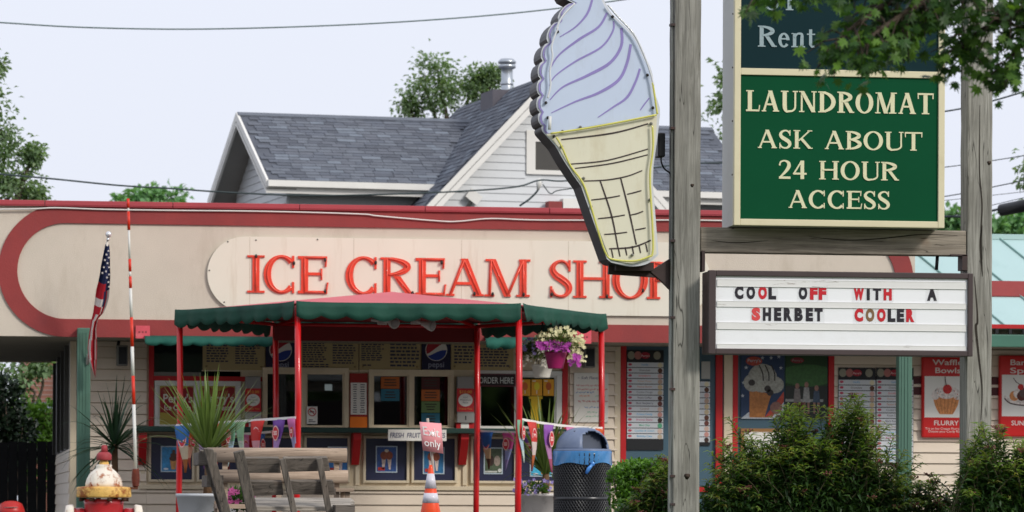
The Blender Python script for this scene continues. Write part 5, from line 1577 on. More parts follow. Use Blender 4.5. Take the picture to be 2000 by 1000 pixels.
for i in range(nx + 1):
    u = i / nx
    bow = .02 * math.sin(math.pi * u)
    lo_, hi_ = qs[0].lerp(qs[1], u), qs[3].lerp(qs[2], u)
    vs += [lo_ + Vector((0, -bow, 0)), hi_ + Vector((0, -bow, 0))]
for i in range(nx): fs.append((2 * i, 2 * i + 2, 2 * i + 3, 2 * i + 1))
mb.add(vs, fs, 0, True); o = mb.build("sign_card", SGN, e); md = o.modifiers.new('t', 'SOLIDIFY'); md.thickness = .003
xa_, ya_ = (qs[1] - qs[0]), (qs[3] - qs[0])
def cardtext(s, u, v, h, w):
    me = textmesh(s, .006); xs = [q.co.x for q in me.vertices]; k = w / (max(xs) - min(xs))
    mb.add([qs[0] + xa_ * (u + q.co.x * k) + ya_ * (v + q.co.z * h) + Vector((0, -.006 - .02 * math.sin(math.pi * (u + q.co.x * k)), 0)) for q in me.vertices], [tuple(p.vertices) for p in me.polygons])
mb = MB(); cardtext("Exit", .5, .56, .32, .8); cardtext("only", .5, .18, .27, .8); mb.build("lettering", M("white_lettering", S('f2eeea'), .4, .02, 5), o)

# ------------------------------------------------------------------ fire hydrant
Yh = -20.5
hx = P(203, 960, Yh); c = Vector((hx.x, Yh, 0))
kp = (P(303, 960, Yh).x - P(203, 960, Yh).x) / 100
def hz(py): return P(203, py, Yh).z
e = empty("fire_hydrant", c, "fire hydrant with rusty white bonnet, red cap nut and red barrel", "hydrant")
RUSTW = M("rusty_white_paint", S('ece2d2'), .5, .05, 6, dirt=S('a5561c'), dirt_amt=.95, dirt_scale=15, bump=.3, bscale=60, lo=.53, hi=.61)
RUSTY = M("rusty_yellow_paint", S('eebb66'), .5, .25, 14, dirt=S('94480f'), dirt_amt=.95, dirt_scale=13, bump=.4, bscale=60, lo=.46, hi=.56)
HRED = M("hydrant_red_paint", S('b3242c'), .4, .1, 5, dirt=S('5f1a1c'), dirt_amt=.5, dirt_scale=8, coat=.2)
CAPR = M("faded_red_cap", S('a23a40'), .6, .1, 8, dirt=S('6d2a26'), dirt_amt=.6, dirt_scale=10)
prof = [(36, 951), (35.5, 944), (33, 935), (28, 926), (21, 919), (16, 915), (15.5, 912), (15.5, 908), (12, 907)]
mb = MB(); mb.lathe([(r * kp, hz(y)) for r, y in prof], c, 40, ripple=lambda a, i: (.035 * abs(math.sin(a * 5)) if i < 5 else 0)); mb.build("bonnet", RUSTW, e)
mb = MB(); mb.lathe([(10 * kp, hz(910)), (9 * kp, hz(903)), (7 * kp, hz(900)), (7 * kp, hz(897))], c, 20); mb.build("neck", RUSTY, e)
mb = MB(); mb.lathe([(14.2 * kp, hz(899)), (14.8 * kp, hz(897)), (14.8 * kp, hz(889)), (13 * kp, hz(886)), (9 * kp, hz(883))], c, 24); mb.lathe([(7.5 * kp, hz(884)), (6.2 * kp, hz(872)), (4.5 * kp, hz(869.5))], c, 5); mb.build("operating_nut", CAPR, e)
mb = MB(); mb.lathe([(46 * kp, hz(972)), (53 * kp, hz(971)), (53.5 * kp, hz(969)), (53.5 * kp, hz(954)), (52.5 * kp, hz(951.5)), (36 * kp, hz(950))], c, 40); mb.build("flange", RUSTY, e)
for k in range(8):
    a = R_(k * 45 + 12); q = c + Vector((45 * kp * math.cos(a), 45 * kp * math.sin(a), 0))
    mb = MB(); mb.lathe([(5 * kp, hz(979)), (5 * kp, hz(972.5))], q, 6); mb.build("bolt", M("dark_rust_bolt", S('4a2a1c'), .7, .2, 9), e)
mb = MB(); mb.lathe([(44 * kp, .0), (44 * kp, .02), (37 * kp, .03), (37 * kp, .1), (38 * kp, hz(1010)), (38 * kp, hz(985)), (40 * kp, hz(975))], c, 32); mb.build("barrel", HRED, e)
for s in (-1, 1):
    q = c + Vector((s * 38 * kp, 0, hz(1016)))
    mb = MB(); mb.lathe([(22 * kp, 0), (24 * kp, s * 3 * kp), (24 * kp, s * 20 * kp)], q, 20, axis='X')
    nz = mb.build("nozzle", HRED, e)
    mb = MB(); mb.lathe([(30 * kp, s * 21 * kp), (31 * kp, s * 25 * kp), (29 * kp, s * 36 * kp), (12 * kp, s * 39 * kp), (8 * kp, s * 40 * kp), (7 * kp, s * 48 * kp)], q, 24, axis='X', ripple=lambda a, i: .03 * math.sin(a * 6)); mb.build("nozzle_cap", RUSTW, nz)
q = c + Vector((0, -37 * kp, hz(1040)))
mb = MB(); mb.lathe([(30 * kp, 4 * kp), (34 * kp, -2 * kp), (34 * kp, -16 * kp), (14 * kp, -20 * kp), (9 * kp, -28 * kp)], q, 24, axis='Y'); mb.build("pumper_cap", RUSTW, e)
# marker pole with spring
e = empty("marker_pole", P(265, 955, Yh - .02), "thin red and white striped marker pole on a rusty spring beside the hydrant", "marker pole")
MW = M("marker_white", S('dcdad4'), .4, .04, 8); MR = M("marker_red", S('d83018'), .4, .05, 8)
segs = [(388, 406, 1), (406, 413, 0), (413, 449, 1), (449, 506, 0), (506, 530, 1), (530, 540, 0), (540, 563, 1), (563, 620, 0), (620, 677, 1), (677, 734, 0), (734, 790, 1), (790, 918, 0)]
def mx(y): return 250 + (y - 388) * 15 / 530.
for a, b, r in segs:
    mb = MB(); wd_ = (.006 if b < 565 and r == 0 else .0085) + (.001 if a > 600 else 0)
    mb.tube([P(mx(a), a, Yh - .02), P(mx(b), b, Yh - .02)], wd_, 8); mb.build("pole_section", MR if r else MW, e)
mb = MB(); pts, rr = [], []
for k in range(140):
    y = 916 + 34 * k / 139; a = k * .75
    q = P(mx(918), y, Yh - .02); prr = (5.0 + 2.2 * math.sin((y - 916) / 34 * 3.14)) * kp
    pts.append(q + Vector((prr * math.cos(a), prr * math.sin(a), 0)))
mb.tube(pts, .004, 5); mb.tube([P(265.5, 916, Yh - .02), P(265.5, 956, Yh - .02)], [4.5 * kp, 4 * kp], 8)
mb.build("spring", M("rusty_spring", S('6e3020'), .6, .25, 12, dirt=S('a84a20'), dirt_amt=.8, dirt_scale=14), e)
mb = MB(); a = P(245, 953, Yh - .02); b = P(268, 954, Yh - .02); mb.bar(a, b, .05, .012, up=(0, 0, 1)); mb.build("bracket", M("rust_bracket", S('5e3522'), .7, .2, 9), e)

# ------------------------------------------------------------------ flag on a staff
Yg = YF - .35
e = empty("flag", P(168, 712, YF - .18), "limp stars and stripes flag on a slanted staff fixed to the green post", "flag")
sb, st = P(170, 712, YF - .19), P(211, 464, YF - .75)
mb = MB(); mb.tube([sb, st], .011, 8); mb.build("staff", M("white_staff", S('cfcac0'), .4, .05, 5), e)
mb = MB(); mb.sphere(st + (st - sb).normalized() * .035, .034, 14); mb.lathe([(.016, -.03), (.02, -.02), (.012, 0)], st, 10); mb.build("finial", M("silver_ball", S('e4e4e4'), .2, .03, 5, metal=.6), e)
mb = MB(); mb.tube([sb + Vector((0, .06, -.03)), sb + (st - sb).normalized() * .12], .02, 8); mb.build("staff_bracket", GREYP, e)
# the cloth hangs in folds along the staff and below it
NB, NR, NWt = M("flag_blue", S('1f2a50'), .8, .1, 8, trans=.2), M("flag_red", S('b5202e'), .8, .1, 8, trans=.25), M("flag_white", S('d8d2cc'), .8, .05, 8, trans=.25)
rows_ = [(476, 206, 213), (490, 203, 214.5), (505, 200, 215), (520, 197, 215), (535, 195, 215.5), (550, 192, 215), (565, 188, 214), (580, 186, 213), (595, 184, 209), (610, 182, 203), (622, 179, 192), (640, 176, 188), (660, 173, 189), (680, 171, 189.5), (700, 173, 189), (715, 178, 188), (733, 185, 187)]
vs, fs, mi = [], [], []
NCf = 13
for r, (y, x0, x1) in enumerate(rows_):
    yd = YF - .86 + .5 * min(1, (y - 470) / 220)
    for k in range(NCf):
        u = k / (NCf - 1)
        fold = .045 * math.sin(u * 9 + y * .012) * min(1, (y - 470) / 40)
        p = P(x0 + (x1 - x0) * u, y + 5 * math.sin(u * 3.1), yd + fold)
        vs.append(p)
for r in range(len(rows_) - 1):
    y = rows_[r][0]
    for k in range(NCf - 1):
        q = r * NCf + k; fs.append((q, q + NCf, q + NCf + 1, q + 1))
        if y < 538: m_ = 0
        elif y < 562: m_ = 0 if k > 7 else (2 if y < 550 else 1)
        elif y < 600: m_ = (1 if (r % 2 == 0) else 2) if k < 7 else (0 if k < 9 and y < 585 else (1 if k % 4 < 2 else 2))
        else: m_ = [1, 1, 2, 2, 1, 1, 1, 2, 2, 2, 1, 1, 1][(k + r // 2) % 13]
        mi.append(m_)
mb = MB(); mb.add(vs, fs, 0, True); mb.m = mi; cl = mb.build("flag_cloth", [NB, NR, NWt], e)
mb = MB()
for (x, y) in ((212, 490), (208, 497), (213, 503), (205, 508), (210, 514), (213, 522), (203, 522), (207, 530), (213, 536), (200, 533), (209, 542), (212, 551), (213, 560)):
    yd = YF - .93 + .5 * min(1, (y - 470) / 220)
    q = P(x, y, yd); s = .014
    star = [q + Vector(((s if k % 2 == 0 else s * .45) * math.sin(k * math.pi / 5), 0, (s if k % 2 == 0 else s * .45) * math.cos(k * math.pi / 5))) for k in range(10)]
    mb.add(star, [tuple(range(9, -1, -1))])
mb.build("star", NWt, cl)['kind'] = 'stuff'
# ------------------------------------------------------------------ timber sign frame
YS = -17.0
POSTW = woodmat("weathered_post_timber", S('737169'), S('a09e96'), 'Z', bump=.8)
BEAMW = woodmat("weathered_beam_timber", S('80776a'), S('aaa092'), 'X', stain=S('6f4e30'), stain_amt=.55, bump=.8)
frame = empty("timber_sign_frame", Vector((PX(1340, YS), YS, 0)), "two thick grey timber posts joined by a cross beam carrying the signs", "sign frame")
def timber(px0, px1, ztop, name, lab=None, yoff=0.0):
    x0, x1 = PX(px0, YS + yoff, 500), PX(px1, YS + yoff, 500)
    mb = MB(); n = 26
    vs, fs = [], []
    for i in range(n + 1):
        z = -.1 + (ztop + .1) * i / n
        j = [random.uniform(-.002, .002) for _ in range(4)]
        vs += [(x0 + j[0], YS + yoff, z), (x1 + j[1], YS + yoff, z), (x1 + j[2], YS + yoff + .19, z), (x0 + j[3], YS + yoff + .19, z)]
    for i in range(n):
        for k in range(4): fs.append((4 * i + k, 4 * i + (k + 1) % 4, 4 * i + 4 + (k + 1) % 4, 4 * i + 4 + k))
    fs.append((3, 2, 1, 0)); fs.append(tuple(4 * n + k for k in range(4)))
    mb.add(vs, fs); return mb.build(name, POSTW, frame, bevel=.008, label=lab)
zt = PZ(-260, YS)
pL = timber(1316, 1368, zt, "post", "left timber post carrying the ice cream cone sign")
pR = timber(1889, 1938, zt, "post", "right timber post behind the maple leaves", .02)
# long drying checks let into the posts as dark grooves
def check(parent, pts, Y, w):
    mb = MB(); q = [(P(x, y, Y).x, P(x, y, Y).z) for x, y in smooth(pts, 6)]
    mb.strip(ribbon(q, [w * (.3 + math.sin(math.pi * i / (len(q) - 1))) for i in range(len(q))]), Y - .0015, Y + .001); mb.build("drying_check", M("check_dark", S('35302a'), .95, .2, 20), parent)
check(pR, [(1914, 205), (1913, 330), (1918, 400), (1916, 455), (1918, 520)], YS + .02, .008)
check(pR, [(1918, 440), (1915, 480), (1919, 540)], YS + .02, .012)
check(pR, [(1903, 540), (1908, 600), (1909, 630), (1906, 640), (1912, 700), (1918, 760), (1916, 820)], YS + .02, .012)
for (x, y, r) in ((1342, 930, .02), (1352, 362, .012), (1932, 318, .014)):
    q = P(x, y, YS + (.02 if x > 1800 else 0)); mb = MB(); mb.lathe([(r, -.002), (r * .7, .003), (.001, .004)], q, 12, axis='Y', ripple=lambda a, i: .15 * math.sin(a * 3)); mb.build("knot", M("knot_dark", S('3c3026'), .8, .2, 20), pL if x < 1800 else pR)
X0, X1, Z0, Z1 = PR(1368.6, 447, 1887.6, 496, YS + .03)
mb = MB(); mb.box(X0, X1, YS + .03, YS + .17, Z0, Z1); bm = mb.build("cross_beam", BEAMW, frame, bevel=.007)
check(bm, [(1580, 462), (1650, 469), (1720, 466), (1800, 458), (1870, 460)], YS + .03, .006)
check(bm, [(1390, 470), (1440, 474), (1500, 470)], YS + .03, .005)
# steel brackets under the beam
RUSTB = M("dark_steel", S('3a2c2a'), .6, .15, 9, dirt=S('5a3020'), dirt_amt=.5, dirt_scale=8)
for a, b, c, d in ((1370, 1376, 490, 530), (1878, 1888, 498, 528)):
    x0, x1, z0, z1 = PR(a, c, b, d, YS + .02); mb = MB(); mb.box(x0, x1, YS + .0, YS + .12, z0, z1); mb.build("hanger_bracket", RUSTB, frame)
x0, x1, z0, z1 = PR(1856, 497, 1888, 500, YS + .02); mb = MB(); mb.box(x0, x1, YS, YS + .12, z0, z1); mb.build("hanger_bracket", RUSTB, frame)
mb = MB(); mb.tube([P(1831, 497, YS + .1), P(1829, 527, YS + .1)], .012, 6); mb.build("power_lead", BLACKP, frame)
# conduit down the left post
mb = MB(); pts = [(1313, -60), (1312.5, 200), (1312, 460), (1311, 640), (1310.5, 720), (1314, 800), (1310, 900), (1308, 960), (1311, 1060)]
mb.tube([P(x, y, YS + .03) for x, y in smooth(pts, 5)], .009, 7); cnd = mb.build("conduit", M("worn_conduit", S('8a8c86'), .5, .15, 6, dirt=S('6a3a2a'), dirt_amt=.7, dirt_scale=4), frame)
for y in (48, 250, 470, 620, 760, 930, 985):
    q = P(1313, y, YS); mb = MB(); mb.box(q.x - .012, q.x + .02, YS - .004, YS + .05, q.z - .008, q.z + .008); mb.build("conduit_clip", RUSTB, cnd)

# laundromat cabinet sign
YG = YS - .16
gs = empty("laundromat_sign", P(1640, 445, YG), "tall green LAUNDROMAT cabinet sign resting on the timber cross beam", "sign")
CRM = M("cream_sign_frame", S('d8cfae'), .4, .04, 3, dirt=S('a89c78'), dirt_amt=.3, dirt_scale=3)
GRN = M("sign_green_face", S('00492b'), .6, .05, 1.4, spec=.1)
DGR = M("sign_dark_teal_face", S('0f2b30'), .6, .06, 1.4, spec=.1)
LET = M("cream_sign_lettering", S('dad6b0'), .5, .03, 5)
LET2 = M("pale_blue_sign_lettering", S('93a6aa'), .5, .03, 5)
X0, X1, Z0, Z1 = PR(1434, -420, 1845, 443, YG)
mb = MB(); mb.box(X0 + .006, X1 - .006, YG + .01, YG + .42, Z0 + .004, Z1); mb.build("cabinet", M("white_cabinet_metal", S('c8c8c4'), .45, .05, 2, dirt=S('9a9a96'), dirt_amt=.4, dirt_scale=2), gs)
f = .044
mb = MB(); mb.box(X0, X0 + f, YG - .02, YG + .03, Z0, Z1); mb.build("frame_rail", CRM, gs, bevel=.004)
mb = MB(); mb.box(X1 - f, X1, YG - .02, YG + .03, Z0, Z1); mb.build("frame_rail", CRM, gs, bevel=.004)
mb = MB(); mb.box(X0 + f, X1 - f, YG - .018, YG + .03, Z0, Z0 + f); mb.build("frame_rail", CRM, gs, bevel=.004)
zd0, zd1 = PZ(150, YG, 1640), PZ(137, YG, 1640)
mb = MB(); mb.box(X0 + f, X1 - f, YG - .018, YG + .03, zd0, zd1); mb.build("frame_divider", CRM, gs, bevel=.003)
mb = MB(); mb.box(X0 + f, X1 - f, YG - .004, YG + .009, Z0 + f, zd0); gf = mb.build("green_face", GRN, gs)
mb = MB(); mb.box(X0 + f, X1 - f, YG - .004, YG + .009, zd1, Z1); df = mb.build("teal_face", DGR, gs)
for y in range(18, 440, 105):
    q = P(1431, y + 7, YG); mb = MB(); mb.lathe([(.006, -.006), (.006, .01)], (X0 + .004, YG + .05, q.z), 6, axis='X'); mb.build("rivet", RUSTB, gs)
def line(s, px0, px1, yb, h, face, mat, gaps=None, slope=.0175, widths=None, T=.2, t=.085):
    """one row of serif capitals spread from px0 to px1 with natural widths"""
    W = {'I': .42, 'L': .72, 'A': .9, 'U': .85, 'N': .9, 'D': .9, 'R': .85, 'O': .92, 'M': 1.12, 'T': .82, 'S': .6, 'K': .88, 'B': .75, '2': .62, '4': .66, 'H': .95, 'C': .84, 'E': .74, ' ': .42, 'e': .52, 'n': .62, 't': .38, 'i': .32, 'v': .6}
    tot = sum(W[c] for c in s) + .09 * (len(s) - 1)
    k = (px1 - px0) / tot
    x = px0
    for c in s:
        if c != ' ':
            yb_ = yb + slope * (x - px0)
            mb = MB(); a, b = PX(x, YG - .006, yb), PX(x + W[c] * k, YG - .006, yb)
            z0, z1 = PZ(yb_, YG - .006, x), PZ(yb_ - h, YG - .006, x)
            serif(mb, c, a, b, z0, z1, YG - .0075, .003, 0, T, t)
            mb.build("letter", mat, face)
        x += (W[c] + .09) * k
line("LAUNDROMAT", 1457, 1823, 217, 41, gf, LET)
line("ASK ABOUT", 1480, 1801, 289, 36, gf, LET, slope=.017)
line("24 HOUR", 1520, 1755, 349, 36, gf, LET, slope=.016)
line("ACCESS", 1540, 1738, 406, 35, gf, LET, slope=.015)
line("Rent", 1480, 1592, 91, 41, df, LET2)
line("tiv", 1712, 1768, 86, 36, df, LET2)
line("ST", 1494, 1560, 19, 41, df, LET2)

# letter board
YL = YS - .14
lb = empty("letter_board", P(1640, 695, YL), "changeable letter board reading COOL OFF WITH A SHERBET COOLER", "sign")
BRN = M("dark_bronze_frame", S('463a3a'), .45, .08, 3)
X0, X1, Z0, Z1 = PR(1383, 531, 1899, 694, YL)
mb = MB(); mb.box(X0 + .004, X1 - .004, YL + .02, YL + .24, Z0 + .004, Z1 - .004); mb.build("cabinet", BRN, lb, bevel=.006)
f = .05
mb = MB()
for (a, b, c, d) in ((X0, X0 + f, Z0, Z1), (X1 - f * .7, X1, Z0, Z1)):
    mb = MB(); mb.box(a, b, YL - .02, YL + .03, c, d); mb.build("frame_rail", BRN, lb, bevel=.005)
for (c, d) in ((Z0, Z0 + f * .75), (Z1 - f * .75, Z1)):
    mb = MB(); mb.box(X0 + f, X1 - f * .7, YL - .018, YL + .03, c, d); mb.build("frame_rail", BRN, lb, bevel=.005)
LBW = M("white_acrylic_panel", S('eff0f2'), .3, .02, 2, dirt=S('d2d0cc'), dirt_amt=.3, dirt_scale=2)
mb = MB(); mb.box(X0 + f, X1 - f * .7, YL + .002, YL + .018, Z0 + f * .75, Z1 - f * .75); mb.build("panel", LBW, lb)
RAIL = M("stained_clear_rail", S('e2e1de'), .3, .03, 4, dirt=S('6d5848'), dirt_amt=.85, dirt_scale=3.2, dirt_stretch=(.35, 1, 3), lo=.62, hi=.66)
def rails(y0, y1):
    a, b = P(1388 + 4, y0, YL - .004), P(1890, y1, YL - .004)
    mb = MB(); z0, z1 = PZ(y1, YL, 1640), PZ(y0, YL, 1640)
    mb.box(X0 + f + .01, X1 - f * .7 - .006, YL - .004, YL + .001, z0, z1); o = mb.build("letter_rail", RAIL, lb)
    mb = MB(); mb.box(X0 + f + .011, X1 - f * .7 - .007, YL - .0055, YL - .0042, z0 - .001, z0 + .003); mb.box(X0 + f + .011, X1 - f * .7 - .007, YL - .0055, YL - .0042, z1 - .002, z1 + .001); mb.build("rail_lip", RAIL, o)
for y0, y1 in ((548.5, 562), (590.5, 601.5), (632, 645), (674, 682.5)): rails(y0, y1)
TIL = glassmat("clear_letter_tile", (.965, .965, .965), .04, .2)
LBK, LRD, LFR, LBR = M("letter_black", S('26222a'), .4, .05, 6), M("letter_red", S('c4202c'), .4, .05, 6), M("letter_faded_red", S('d8484a'), .45, .1, 9), M("letter_brown_worn", S('7a5c3c'), .5, .3, 14)
row1 = [('C', 1436, 0), ('O', 1459, 0), ('O', 1482, 1), ('L', 1502, 0), ('O', 1561, 0), ('F', 1583, 1), ('F', 1600, 1), ('W', 1668, 1), ('I', 1694, 0), ('T', 1706, 0), ('H', 1727, 1), ('A', 1812, 0)]
row2 = [('S', 1469, 2), ('H', 1491, 0), ('E', 1513, 0), ('R', 1532, 0), ('B', 1553, 0), ('E', 1575, 0), ('T', 1592, 0), ('C', 1670, 1), ('O', 1692, 3), ('O', 1714, 1), ('L', 1735, 0), ('E', 1753, 0), ('R', 1771, 1)]
WID = {'C': 17, 'O': 17, 'L': 15, 'F': 15, 'W': 21, 'I': 6, 'T': 16, 'H': 16, 'A': 19, 'S': 17, 'E': 14, 'R': 16, 'B': 16}
for row, yb, sl in ((row1, 584, .0085), (row2, 626, .0085)):
    for ch, px, col in row:
        y_ = yb + (px - 1436) * sl
        w_ = WID[ch]; h_ = 26
        x0, x1, z0, z1 = PR(px, y_ - h_, px + w_, y_, YL - .016)
        mb = MB(); mb.add([(x0 - .012, YL + .0014, z0 - .025), (x1 + .012, YL + .0014, z0 - .025), (x1 + .012, YL + .0014, z1 + .025), (x0 - .012, YL + .0014, z1 + .025)], [(0, 1, 2, 3)])
        t_ = mb.build("letter_tile", TIL, lb)
        mb = MB(); me = textmesh(ch, .068)
        xs = [v.co.x for v in me.vertices]; zs = [v.co.z for v in me.vertices]
        vs = [(x0 + (v.co.x - min(xs)) / (max(xs) - min(xs)) * (x1 - x0), YL - .0005, z0 + (v.co.z - min(zs)) / (max(zs) - min(zs)) * (z1 - z0)) for v in me.vertices]
        mb.add(vs, [tuple(p.vertices) for p in me.polygons])
        o = mb.build("letter", [LBK, LRD, LFR, LBR][col], t_)
        md = o.modifiers.new('t', 'SOLIDIFY'); md.thickness = .0015

# ------------------------------------------------------------------ ice cream cone sign
YC = YS - .12
cs = empty("ice_cream_cone_sign", P(1250, 520, YC + .2), "lit-up style soft serve cone sign on a steel arm of the left post", "sign")
YAW = R_(1.2)
piv = P(1300, 300, YC)
def cp(zx, zy, dy=0.0):            # traced on the sign face, turned a little about the post
    p = P(1000 + zx / 1.785, zy / 1.785, YC)
    d = p - piv
    c_, s_ = math.cos(YAW), math.sin(YAW)
    k = 1 / c_
    return Vector((piv.x + d.x * c_ * k - dy * s_, piv.y + d.x * s_ * k + dy * c_, p.z))
left = [(268, -110), (225, -95), (185, -60), (165, -30), (180, -5), (213, 12)]
cusps = [(213, 12), (160, 76), (124, 150), (106, 214), (98, 276), (96, 334), (96, 392), (104, 440), (113, 466)]
for (ax_, ay_), (bx_, by_) in zip(cusps[:-1], cusps[1:]):
    l_ = math.hypot(bx_ - ax_, by_ - ay_); nx_, ny_ = -(by_ - ay_) / l_, (bx_ - ax_) / l_
    for t_ in (.12, .3, .5, .7, .88, 1.0):
        bl_ = 13 * (l_ / 60) * (4 * t_ * (1 - t_)) ** .6
        left.append((ax_ + (bx_ - ax_) * t_ + nx_ * bl_, ay_ + (by_ - ay_) * t_ + ny_ * bl_))
cone_l = [(150, 510), (180, 562), (215, 615), (240, 650), (285, 778), (330, 903)]
bot = [(345, 915), (385, 925), (420, 929), (455, 925), (482, 914), (511, 888)]
cone_r = [(503, 790), (495, 690), (491, 640), (493, 580), (500, 530), (506, 490), (516, 400)]
right = [(515, 375), (508, 352), (500, 330), (494, 300), (490, 260), (478, 225), (465, 200), (450, 165), (430, 130), (400, 98), (370, 70), (345, 45), (330, 20), (318, -5), (310, -40), (300, -80), (285, -105)]
outl = left + cone_l + bot + cone_r + right
def scal(pts, amp, every):
    out = []
    sm = smooth(pts, 4)
    return sm
outline = left[:-1] + cone_l + smooth(bot, 3) + cone_r + smooth(right, 3)
D = .29
mb = MB(); n = len(outline)
fv = [cp(x, y) for x, y in outline]; bv = [cp(x, y, D) for x, y in outline]
mb.add(fv + bv, [tuple(range(n)), tuple(range(2 * n - 1, n - 1, -1))], 0)
mb.add(fv + bv, [(i, i + n, (i + 1) % n + n, (i + 1) % n) for i in range(n)], 1)
SIDEK = M("charcoal_sign_side", S('2a282e'), .5, .12, 5, dirt=S('5a4a48'), dirt_amt=.4, dirt_scale=4)
mb.build("cabinet", [M("pale_sign_edge", S('c9ccd0'), .5, .06, 4), SIDEK], cs)
FACE1 = M("pale_lilac_face", S('c0cce0'), .4, .03, 1.5, dirt=S('9a9a98'), dirt_amt=.35, dirt_scale=2.2, dirt_stretch=(1.5, 1, .5))
FACE2 = M("pale_cream_cone_face", S('d9d5be'), .4, .03, 1.5, dirt=S('b39f74'), dirt_amt=.45, dirt_scale=2.4, dirt_stretch=(1.5, 1, .5))
def face(poly, mat, name, lift):
    mb = MB(); fv = [cp(x, y, -lift) for x, y in poly]; bv = [cp(x, y, .002) for x, y in poly]; n = len(poly)
    mb.add(fv + bv, [tuple(range(n))] + [(i, i + n, (i + 1) % n + n, (i + 1) % n) for i in range(n)]); return mb.build(name, mat, cs)
cenx = 300
def inset(pts, k):
    out = []
    for i, (x, y) in enumerate(pts):
        out.append((x + (k if x < cenx else -k), y))
    return out
il = inset(left, 14); ir = inset(smooth(right, 3), 10)
ice = face([(x, max(y, -92)) for x, y in il] + [(505, 400)] + ir, FACE1, "ice_cream_face", .006)
con = face([(118, 470)] + inset(cone_l, 8)[:-1] + [(338, 898)] + [(345, 907), (420, 921), (480, 905), (503, 885)] + inset(cone_r, 7)[:-1] + [(505, 404)], FACE2, "cone_face", .008)
PUR = M("lavender_stripe_paint", S('8c80ba'), .5, .06, 6)
BRW = M("brown_line_paint", S('3a2f2c'), .6, .1, 8)
def stroke(pts, w0, w1, w2, mat, parent, lift, name):
    q = smooth(pts, 6); n = len(q)
    ws = [(w0 + (w1 - w0) * min(1, 2 * i / (n - 1)) if i < n / 2 else w1 + (w2 - w1) * (2 * i / (n - 1) - 1)) for i in range(n)]
    rb_ = ribbon(q, ws)
    mb = MB(); vs, fs = [], []
    for l, r in rb_: vs += [cp(*l, -lift), cp(*r, -lift)]
    for i in range(n - 1): fs.append((2 * i, 2 * i + 2, 2 * i + 3, 2 * i + 1))
    mb.add(vs, fs); o = mb.build(name, mat, parent); md = o.modifiers.new('t', 'SOLIDIFY'); md.thickness = .0015
for pts, w in (([(165, 130), (220, 95), (260, 50), (278, 0), (280, -30)], 8), ([(127, 250), (160, 195), (230, 140), (300, 95), (330, 46)], 9), ([(128, 300), (150, 265), (220, 215), (310, 165), (350, 110), (353, 75)], 7),
               ([(130, 350), (175, 305), (260, 265), (340, 220), (380, 160), (380, 98)], 11), ([(135, 395), (220, 355), (300, 325), (370, 280), (400, 220), (413, 155)], 11), ([(298, 410), (350, 375), (400, 340), (430, 285), (445, 240)], 9), ([(446, 385), (460, 365), (478, 342)], 5)):
    stroke(pts, 3, w, w * .8, PUR, ice, .0085, "swirl_stripe")
stroke([(x + 9, y) for x, y in left[5::2]], 4, 5, 5, PUR, ice, .0088, "edge_stripe")
for pts, w in (([(170, 488), (350, 465), (473, 432)], 6), ([(203, 573), (330, 560), (473, 520)], 5), ([(218, 588), (350, 570), (472, 540)], 5), ([(248, 632), (330, 628), (400, 615), (453, 595)], 5), ([(306, 632), (345, 750), (368, 865)], 6), ([(377, 620), (405, 730), (432, 853)], 6),
               ([(275, 698), (325, 692), (375, 683)], 5), ([(298, 763), (345, 758), (392, 750)], 5), ([(320, 818), (360, 815), (400, 810)], 5), ([(400, 678), (425, 672), (450, 665)], 5), ([(413, 750), (435, 745), (456, 737)], 5), ([(428, 802), (446, 799), (465, 795)], 5), ([(337, 868), (420, 862), (483, 838)], 6),
               *[([(345 + 24 * k, 870 - 4 * k), (348 + 24 * k, 884 - 4 * k), (351 + 24 * k, 899 - 4 * k)], 5) for k in range(6)]):
    stroke(pts, w * .8, w, w * .8, BRW, con, .0105, "waffle_line")
YEL = M("yellow_neon_tube", S('d2cd66'), .15, .04, 5, coat=.6)
WTU = M("white_neon_tube", S('d6d8da'), .15, .04, 5, coat=.6)
def ntube(pts, mat, r=.007):
    mb = MB(); mb.tube([cp(x, y, -.035) for x, y in smooth(pts, 6)], r, 7); mb.build("neon_tube", mat, cs)
ntube([(130, 468), (250, 450), (380, 426), (500, 402)], YEL)
ntube([(150, 480), (170, 515), (200, 580), (240, 635), (265, 700), (300, 820), (322, 882), (345, 905), (420, 911), (470, 897), (487, 880), (486, 790), (480, 690), (478, 600), (488, 520), (486, 440)], YEL)
ntube([(487, 290), (496, 350), (503, 400)], YEL)
ntube([(156, 100), (146, 125), (134, 165), (137, 200), (128, 250), (130, 300), (120, 345)], WTU)
ntube([(215, 15), (180, 50), (160, 80), (152, 105)], WTU); ntube([(330, 20), (365, 60), (420, 120), (455, 190), (480, 260), (490, 300)], WTU)
for k, (x, y) in enumerate(((156, 113), (348, 60), (470, 263), (115, 360), (122, 412), (143, 477), (173, 460), (489, 377), (170, 513), (236, 445), (483, 432), (273, 722), (478, 698), (417, 890), (247, 623))):
    mb = MB(); q = cp(x, y, -.02); mb.sphere(q, .011, 8, sc=(1, 1.4, 1)); mb.build("tube_support", BLACKISH if k < 9 else GREYP, cs)
mb = MB(); mb.tube([cp(128, 408, -.04), cp(126, 455, -.04)], .011, 8); mb.build("electrode_sleeve", M("white_sleeve", S('dcdcd8'), .4), cs)
